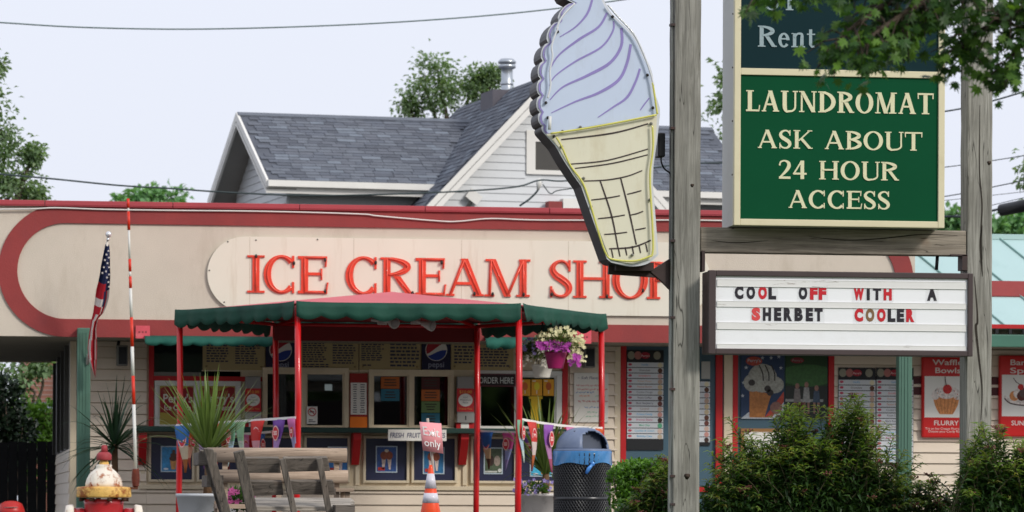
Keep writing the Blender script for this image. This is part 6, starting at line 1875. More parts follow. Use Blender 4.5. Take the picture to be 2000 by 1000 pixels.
# steel arm
a, b = P(1188, 527, YC + .2), P(1300, 536, YC + .2)
mb = MB(); mb.bar(a, P(1313, 536, YS + .09), .06, .035, up=(0, 1, 0)); mb.build("arm", RUSTB, cs)
mb = MB()
tri = [P(1270, 530, YS + .06), P(1312, 503, YS + .06), P(1312, 568, YS + .06), P(1292, 548, YS + .06)]
mb.add(tri + [p + Vector((0, .06, 0)) for p in tri], [(0, 1, 2, 3), (7, 6, 5, 4), (0, 4, 5, 1), (1, 5, 6, 2), (2, 6, 7, 3), (3, 7, 4, 0)]); mb.build("gusset", RUSTB, cs)
mb = MB(); q = P(1235, 524, YC + .2); mb.box(q.x - .13, q.x + .13, q.y - .1, q.y + .1, q.z - .02, q.z + .035); mb.build("saddle", RUSTB, cs)
mb = MB(); x0, x1, z0, z1 = PR(1284, 260, 1298, 307, YC + .25); mb.box(x0, x1, YC + .22, YC + .34, z0, z1); mb.build("transformer_box", BLACKP, cs, bevel=.008)
mb = MB(); mb.tube([P(x, y, YC + .26) for x, y in smooth([(1291, 306), (1292, 318), (1298, 330), (1308, 338), (1311, 350)], 6)], .006, 6); mb.build("power_lead", BLACKP, cs)
# ------------------------------------------------------------------ the house behind
ROOFM = [M("shingle_%d" % k, S(h), .9, .12, 6, bump=.4, bscale=50) for k, h in enumerate(('5e636d', '676c75', '575b64', '6f7680', '62666f', '747b85'))]
HSID = M("pale_grey_vinyl", S('cdd0d2'), .5, .04, 2)
HTRIM = M("house_white_trim", S('e2e0da'), .5, .04, 2)
HSOF = M("house_soffit", S('8f8d88'), .7, .06, 3)
PSI = R_(8.0)
HO = P(522, 352, 19.0); HO.z = 0
E1 = Vector((math.cos(PSI), math.sin(PSI), 0)); E2 = Vector((-math.sin(PSI), math.cos(PSI), 0))
def PHs(x, y, c):                     # point on the house plane that lies c metres behind the front eave
    d = ray(x, y)
    t = (c - (CAM - HO).dot(E2)) / d.dot(E2)
    p = CAM + d * t
    return (p - HO).dot(E1), p.z
def HW(u, c, z): return HO + E1 * u + E2 * c + Vector((0, 0, z))
house = empty("gable_house", HO, "pale grey clapboard house with grey shingle roofs behind the shop", "house")
u0, ze = PHs(522, 352, 0)
# ridge: find the depth where the left rake's top lines up with the eave end
lo_, hi_ = .5, 9
for _ in range(40):
    m_ = (lo_ + hi_) / 2
    if PHs(463, 222, m_)[0] < u0: lo_ = m_
    else: hi_ = m_
run = min(max((lo_ + hi_) / 2, 2.2), 4.5)
zr_ = PHs(463, 222, run)[1]
uR = PHs(1480, 360, 0)[0]
gx0, gx1 = PHs(832, 408, -1.0)[0], PHs(1318, 410, -1.0)[0]
gc = (gx0 + gx1) / 2
zg0 = PHs(840, 402, -1.0)[1]
sl_g = (PHs(1038, 192, -1.0)[1] - PHs(838, 402, -1.0)[1]) / (PHs(1038, 192, -1.0)[0] - PHs(838, 402, -1.0)[0])
zga = zg0 + sl_g * (gc - gx0)
sl_m = (zr_ - ze) / run
def slab(pts, th, name, mat, parent=house):
    mb = MB(); n = len(pts); a = [Vector(p) for p in pts]; nn = (a[1] - a[0]).cross(a[-1] - a[0]).normalized()
    if nn.z < 0: nn = -nn
    mb.add(a + [p - nn * th for p in a], [tuple(range(n)), tuple(range(2 * n - 1, n - 1, -1))] + [(i, i + n, (i + 1) % n + n, (i + 1) % n) for i in range(n)]); return mb.build(name, mat, parent)
rf = slab([HW(u0, 0, ze), HW(uR, 0, ze), HW(uR, run, zr_), HW(u0, run, zr_)], .08, "roof", ROOFM[2])
slab([HW(u0, run, zr_), HW(uR, run, zr_), HW(uR, 2 * run, ze), HW(u0, 2 * run, ze)], .08, "rear_roof", ROOFM[2])
sgn_ = 1
ycut = run + .1
gd = 2 * run
gl = slab([HW(gx0, -1.05, zg0), HW(gc, -1.05, zga), HW(gc, gd, zga), HW(gx0, gd, zg0)], .08, "gable_roof", ROOFM[2])
gr = slab([HW(gx1, -1.05, zg0), HW(gc, -1.05, zga), HW(gc, gd, zga), HW(gx1, gd, zg0)], .08, "gable_roof", ROOFM[2])
# shingles: one small shared slab each, laid in staggered courses
def shingle_mesh(w, h, t, mat):
    me = bpy.data.meshes.new("shingle")
    vs = [(0, 0, 0), (w, 0, 0), (w, 0, t), (0, 0, t), (0, h, 0), (w, h, 0), (w, h, t * .3), (0, h, t * .3)]
    me.from_pydata(vs, [], [(0, 1, 2, 3), (7, 6, 5, 4), (3, 2, 6, 7), (0, 3, 7, 4), (1, 5, 6, 2)]); me.materials.append(mat); return me
def shingles(roof, o, du, dv, LU, LV, cw, chh, inside, limit):
    nn = du.cross(dv).normalized()
    if nn.z < 0: nn = -nn
    rot = Matrix((du, dv, du.cross(dv))).transposed().to_4x4()
    flip = du.cross(dv).z < 0
    mes = [[shingle_mesh(cw * k * .97, chh * 1.15, .012, m) for m in ROOFM] for k in (.7, 1.0, 1.35)]
    rest = [MB() for _ in ROOFM]
    cnt = 0
    for r in range(int(LV / chh)):
        u = -random.uniform(0, cw)
        while u < LU:
            k = random.choice((0, 1, 1, 2)); w = cw * (.7, 1.0, 1.35)[k]
            if u >= 0 and u + w <= LU + .02 and inside(u + w / 2, r * chh + chh / 2):
                mi = random.choices(range(6), (3, 3, 2, 1.4, 3, .7))[0]
                lift = .004 + random.uniform(0, .006)
                p = o + du * u + dv * (r * chh) + nn * lift
                if cnt < limit:
                    ob = bpy.data.objects.new("shingle", mes[k][mi]); COL.objects.link(ob)
                    ob.parent = roof
                    lm = Matrix.Translation(p - ORG[roof.name]) @ rot
                    if flip: lm = lm @ Matrix.Diagonal((1, 1, -1, 1))
                    ob.matrix_local = lm
                    cnt += 1
                else:
                    a = [p, p + du * w * .97, p + du * w * .97 + dv * chh * 1.1, p + dv * chh * 1.1]
                    rest[mi].add([a[0] + nn * .012, a[1] + nn * .012, a[2] + nn * .003, a[3] + nn * .003, a[0], a[1]], [(0, 1, 2, 3), (4, 5, 1, 0)])
            u += w
    for mi, mb in enumerate(rest):
        if mb.v:
            ob = mb.build("shingle_course", ROOFM[mi], roof); ob['kind'] = 'stuff'
dvm = (HW(0, run, zr_) - HW(0, 0, ze)); LVm = dvm.length; dvm.normalize()
def hid(u, v):
    uu = u0 + u; z = ze + (zr_ - ze) * v / LVm
    gz = zga - abs(uu - gc) * sl_g
    return z > gz - .02
shingles(rf, HW(u0, 0, ze), E1, dvm, uR - u0, LVm, .24, .115, hid, 298)
dvg = (HW(gc, 0, zga) - HW(gx0, 0, zg0)); LVg = dvg.length; dvg.normalize()
def hidg(u, v):
    c = -1.05 + u; z = zg0 + (zga - zg0) * v / LVg
    mz = ze + (zr_ - ze) * min(c, 2 * run - c) / run if 0 < c < 2 * run else -9
    return z > mz - .03
shingles(gl, HW(gx0, -1.05, zg0), E2, dvg, gd + 1.05, LVg, .24, .115, hidg, 160)
# gable wall with boards, rakes, window
gw_c = -.75
mb = MB(); n_ = 0
pts = [HW(gx0 + .15, gw_c, 2.0), HW(gx1 - .15, gw_c, 2.0), HW(gx1 - .15, gw_c, zg0 + .05), HW(gc, gw_c, zga - .12), HW(gx0 + .15, gw_c, zg0 + .05)]
mb.add(pts + [p + E2 * .1 for p in pts], [tuple(range(5)), tuple(range(9, 4, -1))] + [(i, i + 5, (i + 1) % 5 + 5, (i + 1) % 5) for i in range(5)])
gwall = mb.build("gable_wall", HSID, house)
ex = (PHs(950, 330, gw_c)[1] - PHs(950, 345.2, gw_c)[1])
z = zg0 - .5
wx0, wz0 = PHs(1027, 340, gw_c); wx1, wz1 = PHs(1138, 258, gw_c)
while z < zga - .3:
    half = min((gx1 - gx0) / 2 - .16, (zga - .12 - (z + ex * .6)) / sl_g)
    segs_ = [(gc - half, gc + half)]
    if wz0 - .02 < z + ex / 2 < wz1 + .02: segs_ = [(gc - half, wx0 - .01), (wx1 + .01, gc + half)]
    for a, b in segs_:
        if b - a < .1: continue
        mb = MB(); c0, c1 = gw_c - .02, gw_c - .005
        vs = [HW(u, c, zz_) for u in (a, b) for c, zz_ in ((c0, z), (c1, z + ex), (gw_c + .002, z + ex), (gw_c + .002, z))]
        mb.add(vs, [(0, 1, 2, 3), (7, 6, 5, 4), (0, 4, 5, 1), (1, 5, 6, 2), (2, 6, 7, 3), (3, 7, 4, 0)]); mb.build("clapboard", HSID, gwall)
    z += ex
for s, ua in ((-1, gx0), (1, gx1)):
    a0, a1 = HW(ua, -1.06, zg0 - .03), HW(gc, -1.06, zga - .03)
    mb = MB(); up = Vector((0, 0, 1))
    w_ = .17
    vs = [a0 + up * .03, a1 + up * .03, a1 - up * w_ * 1.4, a0 - up * w_ * 1.4]
    mb.add(vs + [p + E2 * .05 for p in vs], [(0, 1, 2, 3), (7, 6, 5, 4), (0, 4, 5, 1), (1, 5, 6, 2), (2, 6, 7, 3), (3, 7, 4, 0)]); mb.build("rake_board", HTRIM, house)
    mb = MB(); vs = [a0 - up * .1, a1 - up * .1, a1 - up * .1 + E2 * .33, a0 - up * .1 + E2 * .33]; mb.add(vs + [p - up * .02 for p in vs], [(0, 1, 2, 3), (7, 6, 5, 4), (0, 4, 5, 1), (1, 5, 6, 2), (2, 6, 7, 3), (3, 7, 4, 0)]); mb.build("rake_soffit", HSOF, house)
def hbox(u_0, u_1, c_0, c_1, z_0, z_1, name, mat, parent):
    mb = MB(); vs = [HW(u, c, zz_) for u in (u_0, u_1) for c in (c_0, c_1) for zz_ in (z_0, z_1)]
    mb.add(vs, [(0, 1, 3, 2), (4, 6, 7, 5), (0, 4, 5, 1), (2, 3, 7, 6), (0, 2, 6, 4), (1, 5, 7, 3)]); return mb.build(name, mat, parent)
we = bpy.data.objects.new("window", None); COL.objects.link(we); we.parent = house; ORG[we.name] = ORG[house.name]
fw_ = .15
hbox(wx0, wx0 + fw_, gw_c - .04, gw_c + .01, wz0, wz1, "frame_side", HTRIM, we); hbox(wx1 - fw_, wx1, gw_c - .04, gw_c + .01, wz0, wz1, "frame_side", HTRIM, we)
hbox(wx0 + fw_, wx1 - fw_, gw_c - .038, gw_c + .01, wz0, wz0 + .07, "frame_sill", HTRIM, we); hbox(wx0 + fw_, wx1 - fw_, gw_c - .038, gw_c + .01, wz1 - .18, wz1, "frame_head", HTRIM, we)
hbox(wx0 + fw_, wx1 - fw_, gw_c - .015, gw_c - .005, wz0 + .07, wz1 - .18, "pane", M("dark_house_glass", S('4a4844'), .15, .1, 1), we)
# eaves, gutter, wing walls
hbox(u0, gx0 + .6, -.1, -.0, ze - .1, ze + .0, "gutter", HTRIM, house); hbox(u0 + .02, gx0 + .6, .001, .03, ze - .2, ze - .08, "eave_board", HTRIM, house)
hbox(gx1 - .6, uR, -.1, 0, ze - .1, ze, "gutter", HTRIM, house); hbox(gx1 - .6, uR, .001, .03, ze - .2, ze - .08, "eave_board", HTRIM, house)
hbox(u0 + .45, uR, .36, .46, 2.0, ze - .08, "wing_wall", M("shaded_grey_vinyl", S('a3a5a6'), .6, .05, 2), house); hbox(u0 + .05, uR, .04, .36, ze - .14, ze - .11, "eave_soffit", HSOF, house)  # wing wall vinyl is a darker copy, shade put into its colour
# left end gable wall with sloping rakes
uw = u0 + .42
def tri(u, inset_, name, mat, parent, th):
    mb = MB(); a = [HW(u, inset_, 2), HW(u, 2 * run - inset_, 2), HW(u, 2 * run - inset_, ze + sl_m * inset_ - .1), HW(u, run, zr_ - .1), HW(u, inset_, ze + sl_m * inset_ - .1)]
    mb.add(a + [p + E1 * th for p in a], [tuple(range(4, -1, -1)), tuple(range(5, 10))] + [(i, (i + 1) % 5, (i + 1) % 5 + 5, i + 5) for i in range(5)]); return mb.build(name, mat, parent)
ew = tri(uw, .4, "end_wall", HSID, house, .1)
z = ze - 1.2
while z < zr_ - .3:
    h0 = min(run - .4, (zr_ - .1 - (z + .1)) / sl_m)
    mb = MB(); vs = [HW(uw - q, run + s * h0, zz_) for s in (-1, 1) for q, zz_ in ((.02, z), (.005, z + .125), (-.002, z + .125), (-.002, z))]
    mb.add(vs, [(0, 1, 2, 3), (7, 6, 5, 4), (0, 4, 5, 1), (1, 5, 6, 2), (2, 6, 7, 3), (3, 7, 4, 0)]); mb.build("clapboard", HSID, ew)
    z += .125
for s in (0, 1):
    c0_ = 0 if s == 0 else 2 * run
    a0, a1 = HW(u0 - .02, c0_, ze), HW(u0 - .02, run, zr_)
    vs = [a0 + UP0 * .02, a1 + UP0 * .02, a1 - UP0 * .2, a0 - UP0 * .2]
    mb = MB(); mb.add(vs + [p + E1 * .04 for p in vs], [(0, 1, 2, 3), (7, 6, 5, 4), (0, 4, 5, 1), (1, 5, 6, 2), (2, 6, 7, 3), (3, 7, 4, 0)]); mb.build("rake_board", HTRIM, house)
    vs = [a0 - UP0 * .12, a1 - UP0 * .12, a1 - UP0 * .12 + E1 * .5, a0 - UP0 * .12 + E1 * .5]
    mb = MB(); mb.add(vs + [p - UP0 * .02 for p in vs], [(0, 1, 2, 3), (7, 6, 5, 4), (0, 4, 5, 1), (1, 5, 6, 2), (2, 6, 7, 3), (3, 7, 4, 0)]); mb.build("rake_soffit", HSOF, house)
slab([HW(u0 + .0, run - .12, zr_ - .03), HW(uR, run - .12, zr_ - .03), HW(uR, run, zr_ + .03), HW(u0, run, zr_ + .03)], .03, "ridge_shingle", ROOFM[1])
# vent pipe with flashing box
cv = run * .75
pu, pz0 = PHs(990, 190, cv); _, pz1 = PHs(990, 121, cv)
METAL = M("galvanised_pipe", S('b4bac0'), .3, .06, 4, metal=.75)
pipe = bpy.data.objects.new("vent_pipe", None); COL.objects.link(pipe); pipe.parent = house; ORG[pipe.name] = ORG[house.name]
b0 = HW(pu, cv, pz0 - .3)
rp_ = (PHs(1001, 150, cv)[0] - PHs(979, 150, cv)[0]) / 2
mb = MB(); mb.lathe([(rp_ * 1.25, 0), (rp_ * 1.1, .25), (rp_, .42), (rp_, pz1 - pz0 + .2)], b0, 20); mb.build("flue", METAL, pipe)
mb = MB(); h_ = pz1 - pz0 + .2; mb.lathe([(rp_ * 1.05, h_ - .02), (rp_ * 1.5, h_), (rp_ * 1.5, h_ + .05), (rp_ * 1.2, h_ + .055)], b0, 20); mb.lathe([(rp_ * 1.2, h_ + .07), (rp_ * 1.55, h_ + .075), (rp_ * 1.55, h_ + .11), (rp_ * 1.1, h_ + .15), (.01, h_ + .16)], b0, 20); mb.build("rain_cap", METAL, pipe)
mb = MB(); mb.lathe([(rp_ * 1.05, .5), (rp_ * 1.12, .51), (rp_ * 1.12, .54), (rp_ * 1.05, .55)], b0, 20); mb.build("collar", METAL, pipe)
fu, fz0 = PHs(948, 232, cv); fu1, fz1 = PHs(1002, 184, cv)
FLS = M("dark_flashing", S('55525a'), .6, .1, 5)
hbox(fu, fu1 + .02, cv - .45, cv + .3, fz0 - .25, fz1 + .02, "flashing_box", FLS, house)
# security light and red box on the gable wall
q = HW(*[PHs(922, 388, gw_c)[0], gw_c - .1, PHs(922, 388, gw_c)[1]])
sl_e = bpy.data.objects.new("flood_light", None); COL.objects.link(sl_e); sl_e.parent = house; ORG[sl_e.name] = ORG[house.name]
mb = MB(); mb.obox(q + Vector((.0, 0, .02)), (.09, .0, -.07), (0, .06, 0), (.05, 0, .065)); mb.build("head", HTRIM, sl_e)
mb = MB(); mb.tube([q + Vector((-.1, .05, -.15)), q], .03, 8); mb.build("arm", GREYP, sl_e)
hu, hz_ = PHs(1085, 402, -.8); hu2, hz2 = PHs(1100, 392, -.8)
hbox(PHs(1072, 400, -1)[0], PHs(1098, 400, -1)[0], -1.0, -.8, PHs(1085, 420, -1)[1], PHs(1085, 393, -1)[1], "red_box", MAROON, house)
hbox(PHs(1100, 400, -1)[0], PHs(1130, 400, -1)[0], -1.0, -.8, PHs(1110, 420, -1)[1], PHs(1110, 388, -1)[1], "meter_box", HTRIM, house)

# ------------------------------------------------------------------ trees
TLEAF = leafmat("tree_leaf", [S('68825a'), S('7f9870'), S('576f4c'), S('93a682')], .38, .5, .5)  # tree greens lightened and greyed, distance haze put into the colours
TLEAF2 = leafmat("pale_tree_leaf", [S('6a8468'), S('7f967a'), S('5a765c'), S('8ba088')], .3, .5, .5)
FLEAF = leafmat("far_tree_leaf", [S('6a9662'), S('82aa74'), S('5a8658')], .3, .5, .5)
TBARK = M("tree_bark", S('4d4238'), .9, .2, 6, bump=.8, bscale=30)
def tree(base, lumps, leaf, n_per, mat, lab, group=None, trunk_r=.22, cat="tree", gap=.0):
    """lumps: list of (world centre, radius vector) that make up the crown; limbs run to each"""
    e = empty("tree", base, lab, cat, group)
    c0 = sum((Vector(l[0]) for l in lumps), Vector()) / len(lumps)
    zb = min(l[0][2] - l[1][2] for l in lumps)
    fork = Vector((base[0], base[1], max(1.0, zb * .75)))
    mb = MB(); mb.tube([Vector(base), Vector(base).lerp(fork, .5) + Vector((.08, 0, 0)), fork], [trunk_r * 1.25, trunk_r, trunk_r * .85], 10)
    mb.build("trunk", TBARK, e)
    mb = MB(); pos, dirs = [], []
    for c, r in lumps:
        c = Vector(c)
        m = fork.lerp(c, .5) + Vector((random.uniform(-.3, .3), random.uniform(-.3, .3), .2))
        mb.tube([fork, m, c], [trunk_r * .5, trunk_r * .3, trunk_r * .1], 6)
        vol = r[0] * r[1] * r[2]
        nc = max(6, int(26 * vol ** .5))
        cd_ = unit(nc); rad_ = rng.uniform(.25, 1.0, nc) ** .55
        cc = np.array(c) + cd_ * rad_[:, None] * np.array(r)
        for q in cc:
            qv = Vector(q); 
            if random.random() < .35: mb.tube([c, c.lerp(qv, .6) + Vector((0, 0, .05)), qv], [trunk_r * .1, trunk_r * .06, .008], 4)
            k = int(n_per * random.uniform(.5, 1.4))
            s = random.uniform(.16, .30) * (sum(r) / 3) ** .5
            off = rng.normal(size=(k, 3)) * s * np.array([1, 1, .7])
            pos.append(q + off); dirs.append(off + unit(k) * s * .8 + np.array([0, 0, -.05]))
    mb.build("branches", TBARK, e)
    pos = np.concatenate(pos); dirs = np.concatenate(dirs); N = len(pos)
    nr = unit(N) * .8 + np.array([0, 0, 1.0])
    o = leaves("crown", pos, dirs, nr, rng.uniform(.7, 1.3, N) * leaf, rng.uniform(.5, .8, N) * leaf, mat, e)
    o['kind'] = 'stuff'
    return e
def lump(px, py, rpx, Y, sq=1.0, dz=1.0):
    c = P(px, py, Y); k = (P(px + 100, py, Y).x - c.x) / 100
    return (tuple(c), (rpx * k, rpx * k * .9, rpx * k * sq))
Y = 36
c = P(880, 300, Y)
tree((c.x, Y, 0), [lump(855, 138, 30, Y), lump(832, 175, 36, Y), lump(866, 185, 34, Y), lump(803, 214, 20, Y, .8), lump(922, 152, 22, Y, 1.3), lump(945, 172, 28, Y), lump(925, 208, 28, Y), lump(966, 140, 14, Y), lump(978, 190, 14, Y), lump(880, 275, 70, Y)], .095, 90, TLEAF, "leafy green tree rising behind the house roof beside the vent pipe", "trees beyond the shop")
Y = 22
c = P(-60, 300, Y)
tree((c.x, Y, 0), [lump(-60, 160, 55, Y, 1.3), lump(-45, 220, 50, Y, 1.2), lump(-8, 265, 32, Y, 1.2), lump(0, 325, 42, Y), lump(38, 352, 32, Y), lump(62, 305, 9, Y, 2.2), lump(-50, 330, 80, Y), lump(-10, 130, 10, Y, 2), lump(62, 378, 16, Y), lump(0, 400, 62, Y)], .085, 90, TLEAF, "tall tree cut off by the left edge above the shop roof", "trees beyond the shop")
Y = 75
c = P(300, 420, Y)
tree((c.x, Y, 0), [lump(265, 388, 14, Y), lump(302, 376, 13, Y), lump(338, 388, 14, Y), lump(300, 402, 34, Y, .5), lump(238, 396, 7, Y)], .22, 24, FLEAF, "small far tree top just above the maroon coping near the marker pole", "trees beyond the shop", .3)
Y = 40
c = P(1430, 300, Y)
tree((c.x, Y, 0), [lump(1425, 155, 30, Y), lump(1428, 205, 30, Y), lump(1440, 260, 50, Y), lump(1470, 150, 60, Y)], .15, 26, TLEAF, "tree mostly hidden behind the green cabinet sign, leaves showing at its left edge", "trees beyond the shop")
Y = 70
for px, lst, lab in ((1890, [(1860, 430, 20), (1885, 437, 16), (1900, 445, 30), (1845, 445, 24)], "far green tree seen between the green sign and the right timber post"), (1975, [(1955, 440, 20), (1985, 436, 22), (2020, 440, 26), (1975, 452, 40)], "far green tree right of the right timber post above the metal roof")):
    c = P(px, 470, Y); tree((c.x, Y, 0), [lump(a, b, r, Y, .8) for a, b, r in lst], .28, 22, FLEAF, lab, "trees beyond the shop", .3)
Y = 30
c = P(2060, 400, Y)
tree((c.x, Y, 0), [lump(2040, 320, 42, Y), lump(2050, 370, 40, Y), lump(2015, 345, 16, Y)], .14, 22, TLEAF, "tree at the right edge with a few leaves entering the picture", "trees beyond the shop")

# ------------------------------------------------------------------ wires
WIRE = M("blackish_cable", S('2c3a3c'), .6, .1, 6)
def wire(pts, Y0, Y1, r, lab, mat=WIRE):
    sm = smooth(pts, 8); n = len(sm)
    q = [P(x, y, Y0 + (Y1 - Y0) * i / (n - 1)) for i, (x, y) in enumerate(sm)]
    mb = MB(); mb.tube(q, r, 5)
    return tag(mb.build("overhead_wire", mat, None, org=q[n // 2]), lab, "wire", "overhead wires")
wire([(-80, 40), (0, 44), (150, 53), (350, 57), (560, 53), (780, 43), (1000, 26), (1200, 2), (1400, -30)], 12, 16, .011, "thin wire crossing the whole sky at the top left", M("grey_green_cable", S('5a6c6c'), .6, .1, 6))
wire([(-80, 332), (0, 340), (110, 350), (230, 362), (330, 368), (450, 376), (620, 382), (850, 376), (1000, 366), (1055, 352), (1120, 352), (1320, 322), (1440, 318)], 12, 17, .013, "dark cable running from the left tree to the house gable")
wire([(1015, 402), (1035, 388), (1050, 372), (1058, 355)], 17.2, 17.2, .016, "short service drop cable hanging at the house gable")
wire([(1060, 360), (1075, 378), (1090, 372), (1140, 365)], 17.2, 17.2, .009, "thin looped cable beside the service drop at the gable")
mb = MB(); q = P(1053, 358, 17.1); mb.tube([q + Vector((0, 0, .08)), q, q - Vector((.02, 0, .1))], [.02, .05, .02], 8)
tag(mb.build("cable_clamp", WHITEF, None, org=q), "white cable clamp where the service wires meet at the gable", "clamp")
wire([(1700, 232), (1850, 217), (1950, 194), (2060, 160)], 20, 14, .014, "thick dark wire sloping up behind the right post, topmost of the set")
wire([(1700, 342), (1850, 326), (1950, 312), (2060, 294)], 20, 14, .008, "thin wire second from top right of the green sign")
wire([(1700, 402), (1850, 383), (1950, 363), (2060, 340)], 20, 14, .009, "thin wire third from top right of the green sign")
wire([(1700, 404), (1850, 391), (1950, 380), (2060, 368)], 20, 14, .005, "very thin wire fourth from top right of the green sign")
wire([(1700, 442), (1850, 423), (1920, 405), (2060, 372)], 20, 14, .006, "thin wire just above the black cable sleeve")
wire([(1700, 424), (1850, 423), (1900, 421), (1955, 408), (2080, 388)], 20, 14, .02, "heavy cable leading into the black sleeve at the right edge")
a, b = P(1953, 411, 15), P(2060, 390, 14)
mb = MB(); mb.tube([a, a.lerp(b, .03), b], [.04, .095, .1], 12); mb.tube([a + Vector((.3, 0, -.1)), a + Vector((.45, 0, -.28)), a + Vector((.62, 0, -.2)), a + Vector((.7, 0, -.08))], .004, 4)
tag(mb.build("cable_sleeve", BLACKP, None, org=a), "black cable splice sleeve at the right edge of the sky", "cable sleeve")

# ------------------------------------------------------------------ what shows through the carport
Yk = 24
bk = empty("brick_building", P(80, 800, Yk), "pinkish brick building seen through the carport", "building")
bk.location.z = 0; ORG[bk.name] = Vector(bk.location)
BRK = M("salmon_brick", S('b07a66'), .85, .12, 5, bump=.3, bscale=40)
x0, x1 = P(52, 800, Yk).x, P(160, 800, Yk).x
mb = MB(); mb.box(x0, x1, Yk, Yk + 6, 0, P(80, 640, Yk).z); w_ = mb.build("wall", BRK, bk)
mb = MB(); vs = [(x0 - .3, Yk - .9, P(80, 800, Yk).z), (x1, Yk - .9, P(80, 800, Yk).z), (x1, Yk - .01, P(80, 785, Yk).z), (x0 - .3, Yk - .01, P(80, 785, Yk).z)]; mb.add(vs, [(0, 1, 2, 3)]); o = mb.build("porch_roof", M("blue_grey_roof", S('7c8490'), .8, .1, 4), bk); md = o.modifiers.new('t', 'SOLIDIFY'); md.thickness = .06
for k in range(12):
    mb = MB(); zz_ = P(80, 790 - k * 9, Yk).z; mb.box(x0 + .01, x1 - .01, Yk - .006, Yk - .001, zz_, zz_ + .02); mb.build("mortar_line", M("pale_mortar", S('b89a8c'), .9), w_)
def bush(name, base, lumps, leaf, n, mat, lab, cat="bush", group=None):
    e = empty(name, base, lab, cat, group)
    mb = MB(); pos, dirs = [], []
    for c, r in lumps:
        c = np.array(c); nn_ = int(n * r[0] * r[2] * 8)
        d = unit(nn_); rad_ = rng.uniform(0, 1, nn_) ** .4
        p = c + d * rad_[:, None] * np.array(r); pos.append(p); dirs.append(d * .7 + unit(nn_) * .7 + np.array([0, 0, .3]))
        for _ in range(4):
            t = Vector(c) + Vector(d[_]) * min(r) * .8; mb.tube([Vector(base), Vector(base).lerp(t, .6) + Vector((.05, 0, .05)), t], [.025, .015, .006], 5)
    mb.build("stems", TBARK, e)
    pos = np.concatenate(pos); dirs = np.concatenate(dirs); N = len(pos)
    o = leaves("foliage", pos, dirs, unit(N) + np.array([0, 0, .8]), rng.uniform(.7, 1.3, N) * leaf, rng.uniform(.5, .8, N) * leaf, mat, e); o['kind'] = 'stuff'
    return e
Yq = 13.5
c = P(60, 1000, Yq); bush("leafy_bush", (c.x, Yq, 0), [lump(70, 830, 34, Yq), lump(45, 800, 26, Yq), lump(90, 810, 28, Yq), lump(55, 850, 42, Yq), lump(95, 860, 40, Yq), lump(60, 900, 60, Yq)], .1, 500, leafmat("bright_bush_leaf", [S('466a24'), S('5a8030'), S('324f1c')], .3), "sunlit green bush seen through the carport")
Yq = 17
c = P(50, 1000, Yq); tree((c.x, Yq, 0), [lump(15, 725, 40, Yq, .8), lump(52, 735, 26, Yq, .8), lump(0, 765, 34, Yq), lump(88, 712, 12, Yq), lump(40, 690, 50, Yq, .6)], .12, 20, TLEAF, "small tree with hanging foliage seen through the carport", None, .08)
Yq = 9.5
c = P(10, 1000, Yq); bush("dark_evergreen", (c.x, Yq, 0), [lump(10, 785, 36, Yq, 1.4), lump(-10, 840, 50, Yq), lump(35, 845, 40, Yq), lump(0, 900, 55, Yq), lump(40, 890, 30, Yq)], .09, 800, leafmat("dark_evergreen_leaf", [S('16241a'), S('20301f'), S('101a12')], .1), "nearly black evergreen bush at the left edge under the carport", "shrub")
x0, x1 = P(-60, 900, 7.8).x, P(110, 900, 7.8).x
e = empty("shade_fence", ((x0 + x1) / 2, 7.8, 0), "board fence coloured near black for the shade at the back of the carport", "fence")  # near-black boards carry the shade of the carport in their colour
zf = P(50, 862, 7.8).z; nf = 9
for k in range(nf):
    a = x0 + (x1 - x0) * k / nf; mb = MB(); mb.box(a + .004, a + (x1 - x0) / nf - .004, 7.8, 7.83, .0, zf - random.uniform(0, .02)); mb.build("board", M("shade_black_board", S('18181a'), .8, .2, 4), e)
for za_ in (.2, zf - .2):
    mb = MB(); mb.box(x0, x1, 7.835, 7.88, za_, za_ + .07); mb.build("rail", M("shade_black_board", S('18181a')), e)
mb = MB(); qd = P(22, 1000, -3.0)
e = empty("red_barrel", (qd.x, -3.0, 0), "red drum with a pale worn lid at the bottom left corner", "barrel")
kq = (P(122, 990, -3.0).x - P(22, 990, -3.0).x) / 100
zq = P(22, 978, -3.0).z
mb = MB(); mb.lathe([(24 * kq, 0), (26 * kq, .02), (26 * kq, zq - .13), (27 * kq, zq - .12), (26 * kq, zq - .09), (21 * kq, zq - .03), (12 * kq, zq - .005), (.01, zq)], (qd.x, -3.0, 0), 28); mb.build("drum", M("red_drum_paint", S('b02420'), .4, .08, 4), e)
mb = MB(); mb.lathe([(15 * kq, zq - .068), (15.5 * kq, zq - .064)], (qd.x, -3.0 - 13 * kq, 0), 20); mb.build("worn_patch", M("worn_white", S('b8aaa4'), .6, .2, 9), e)
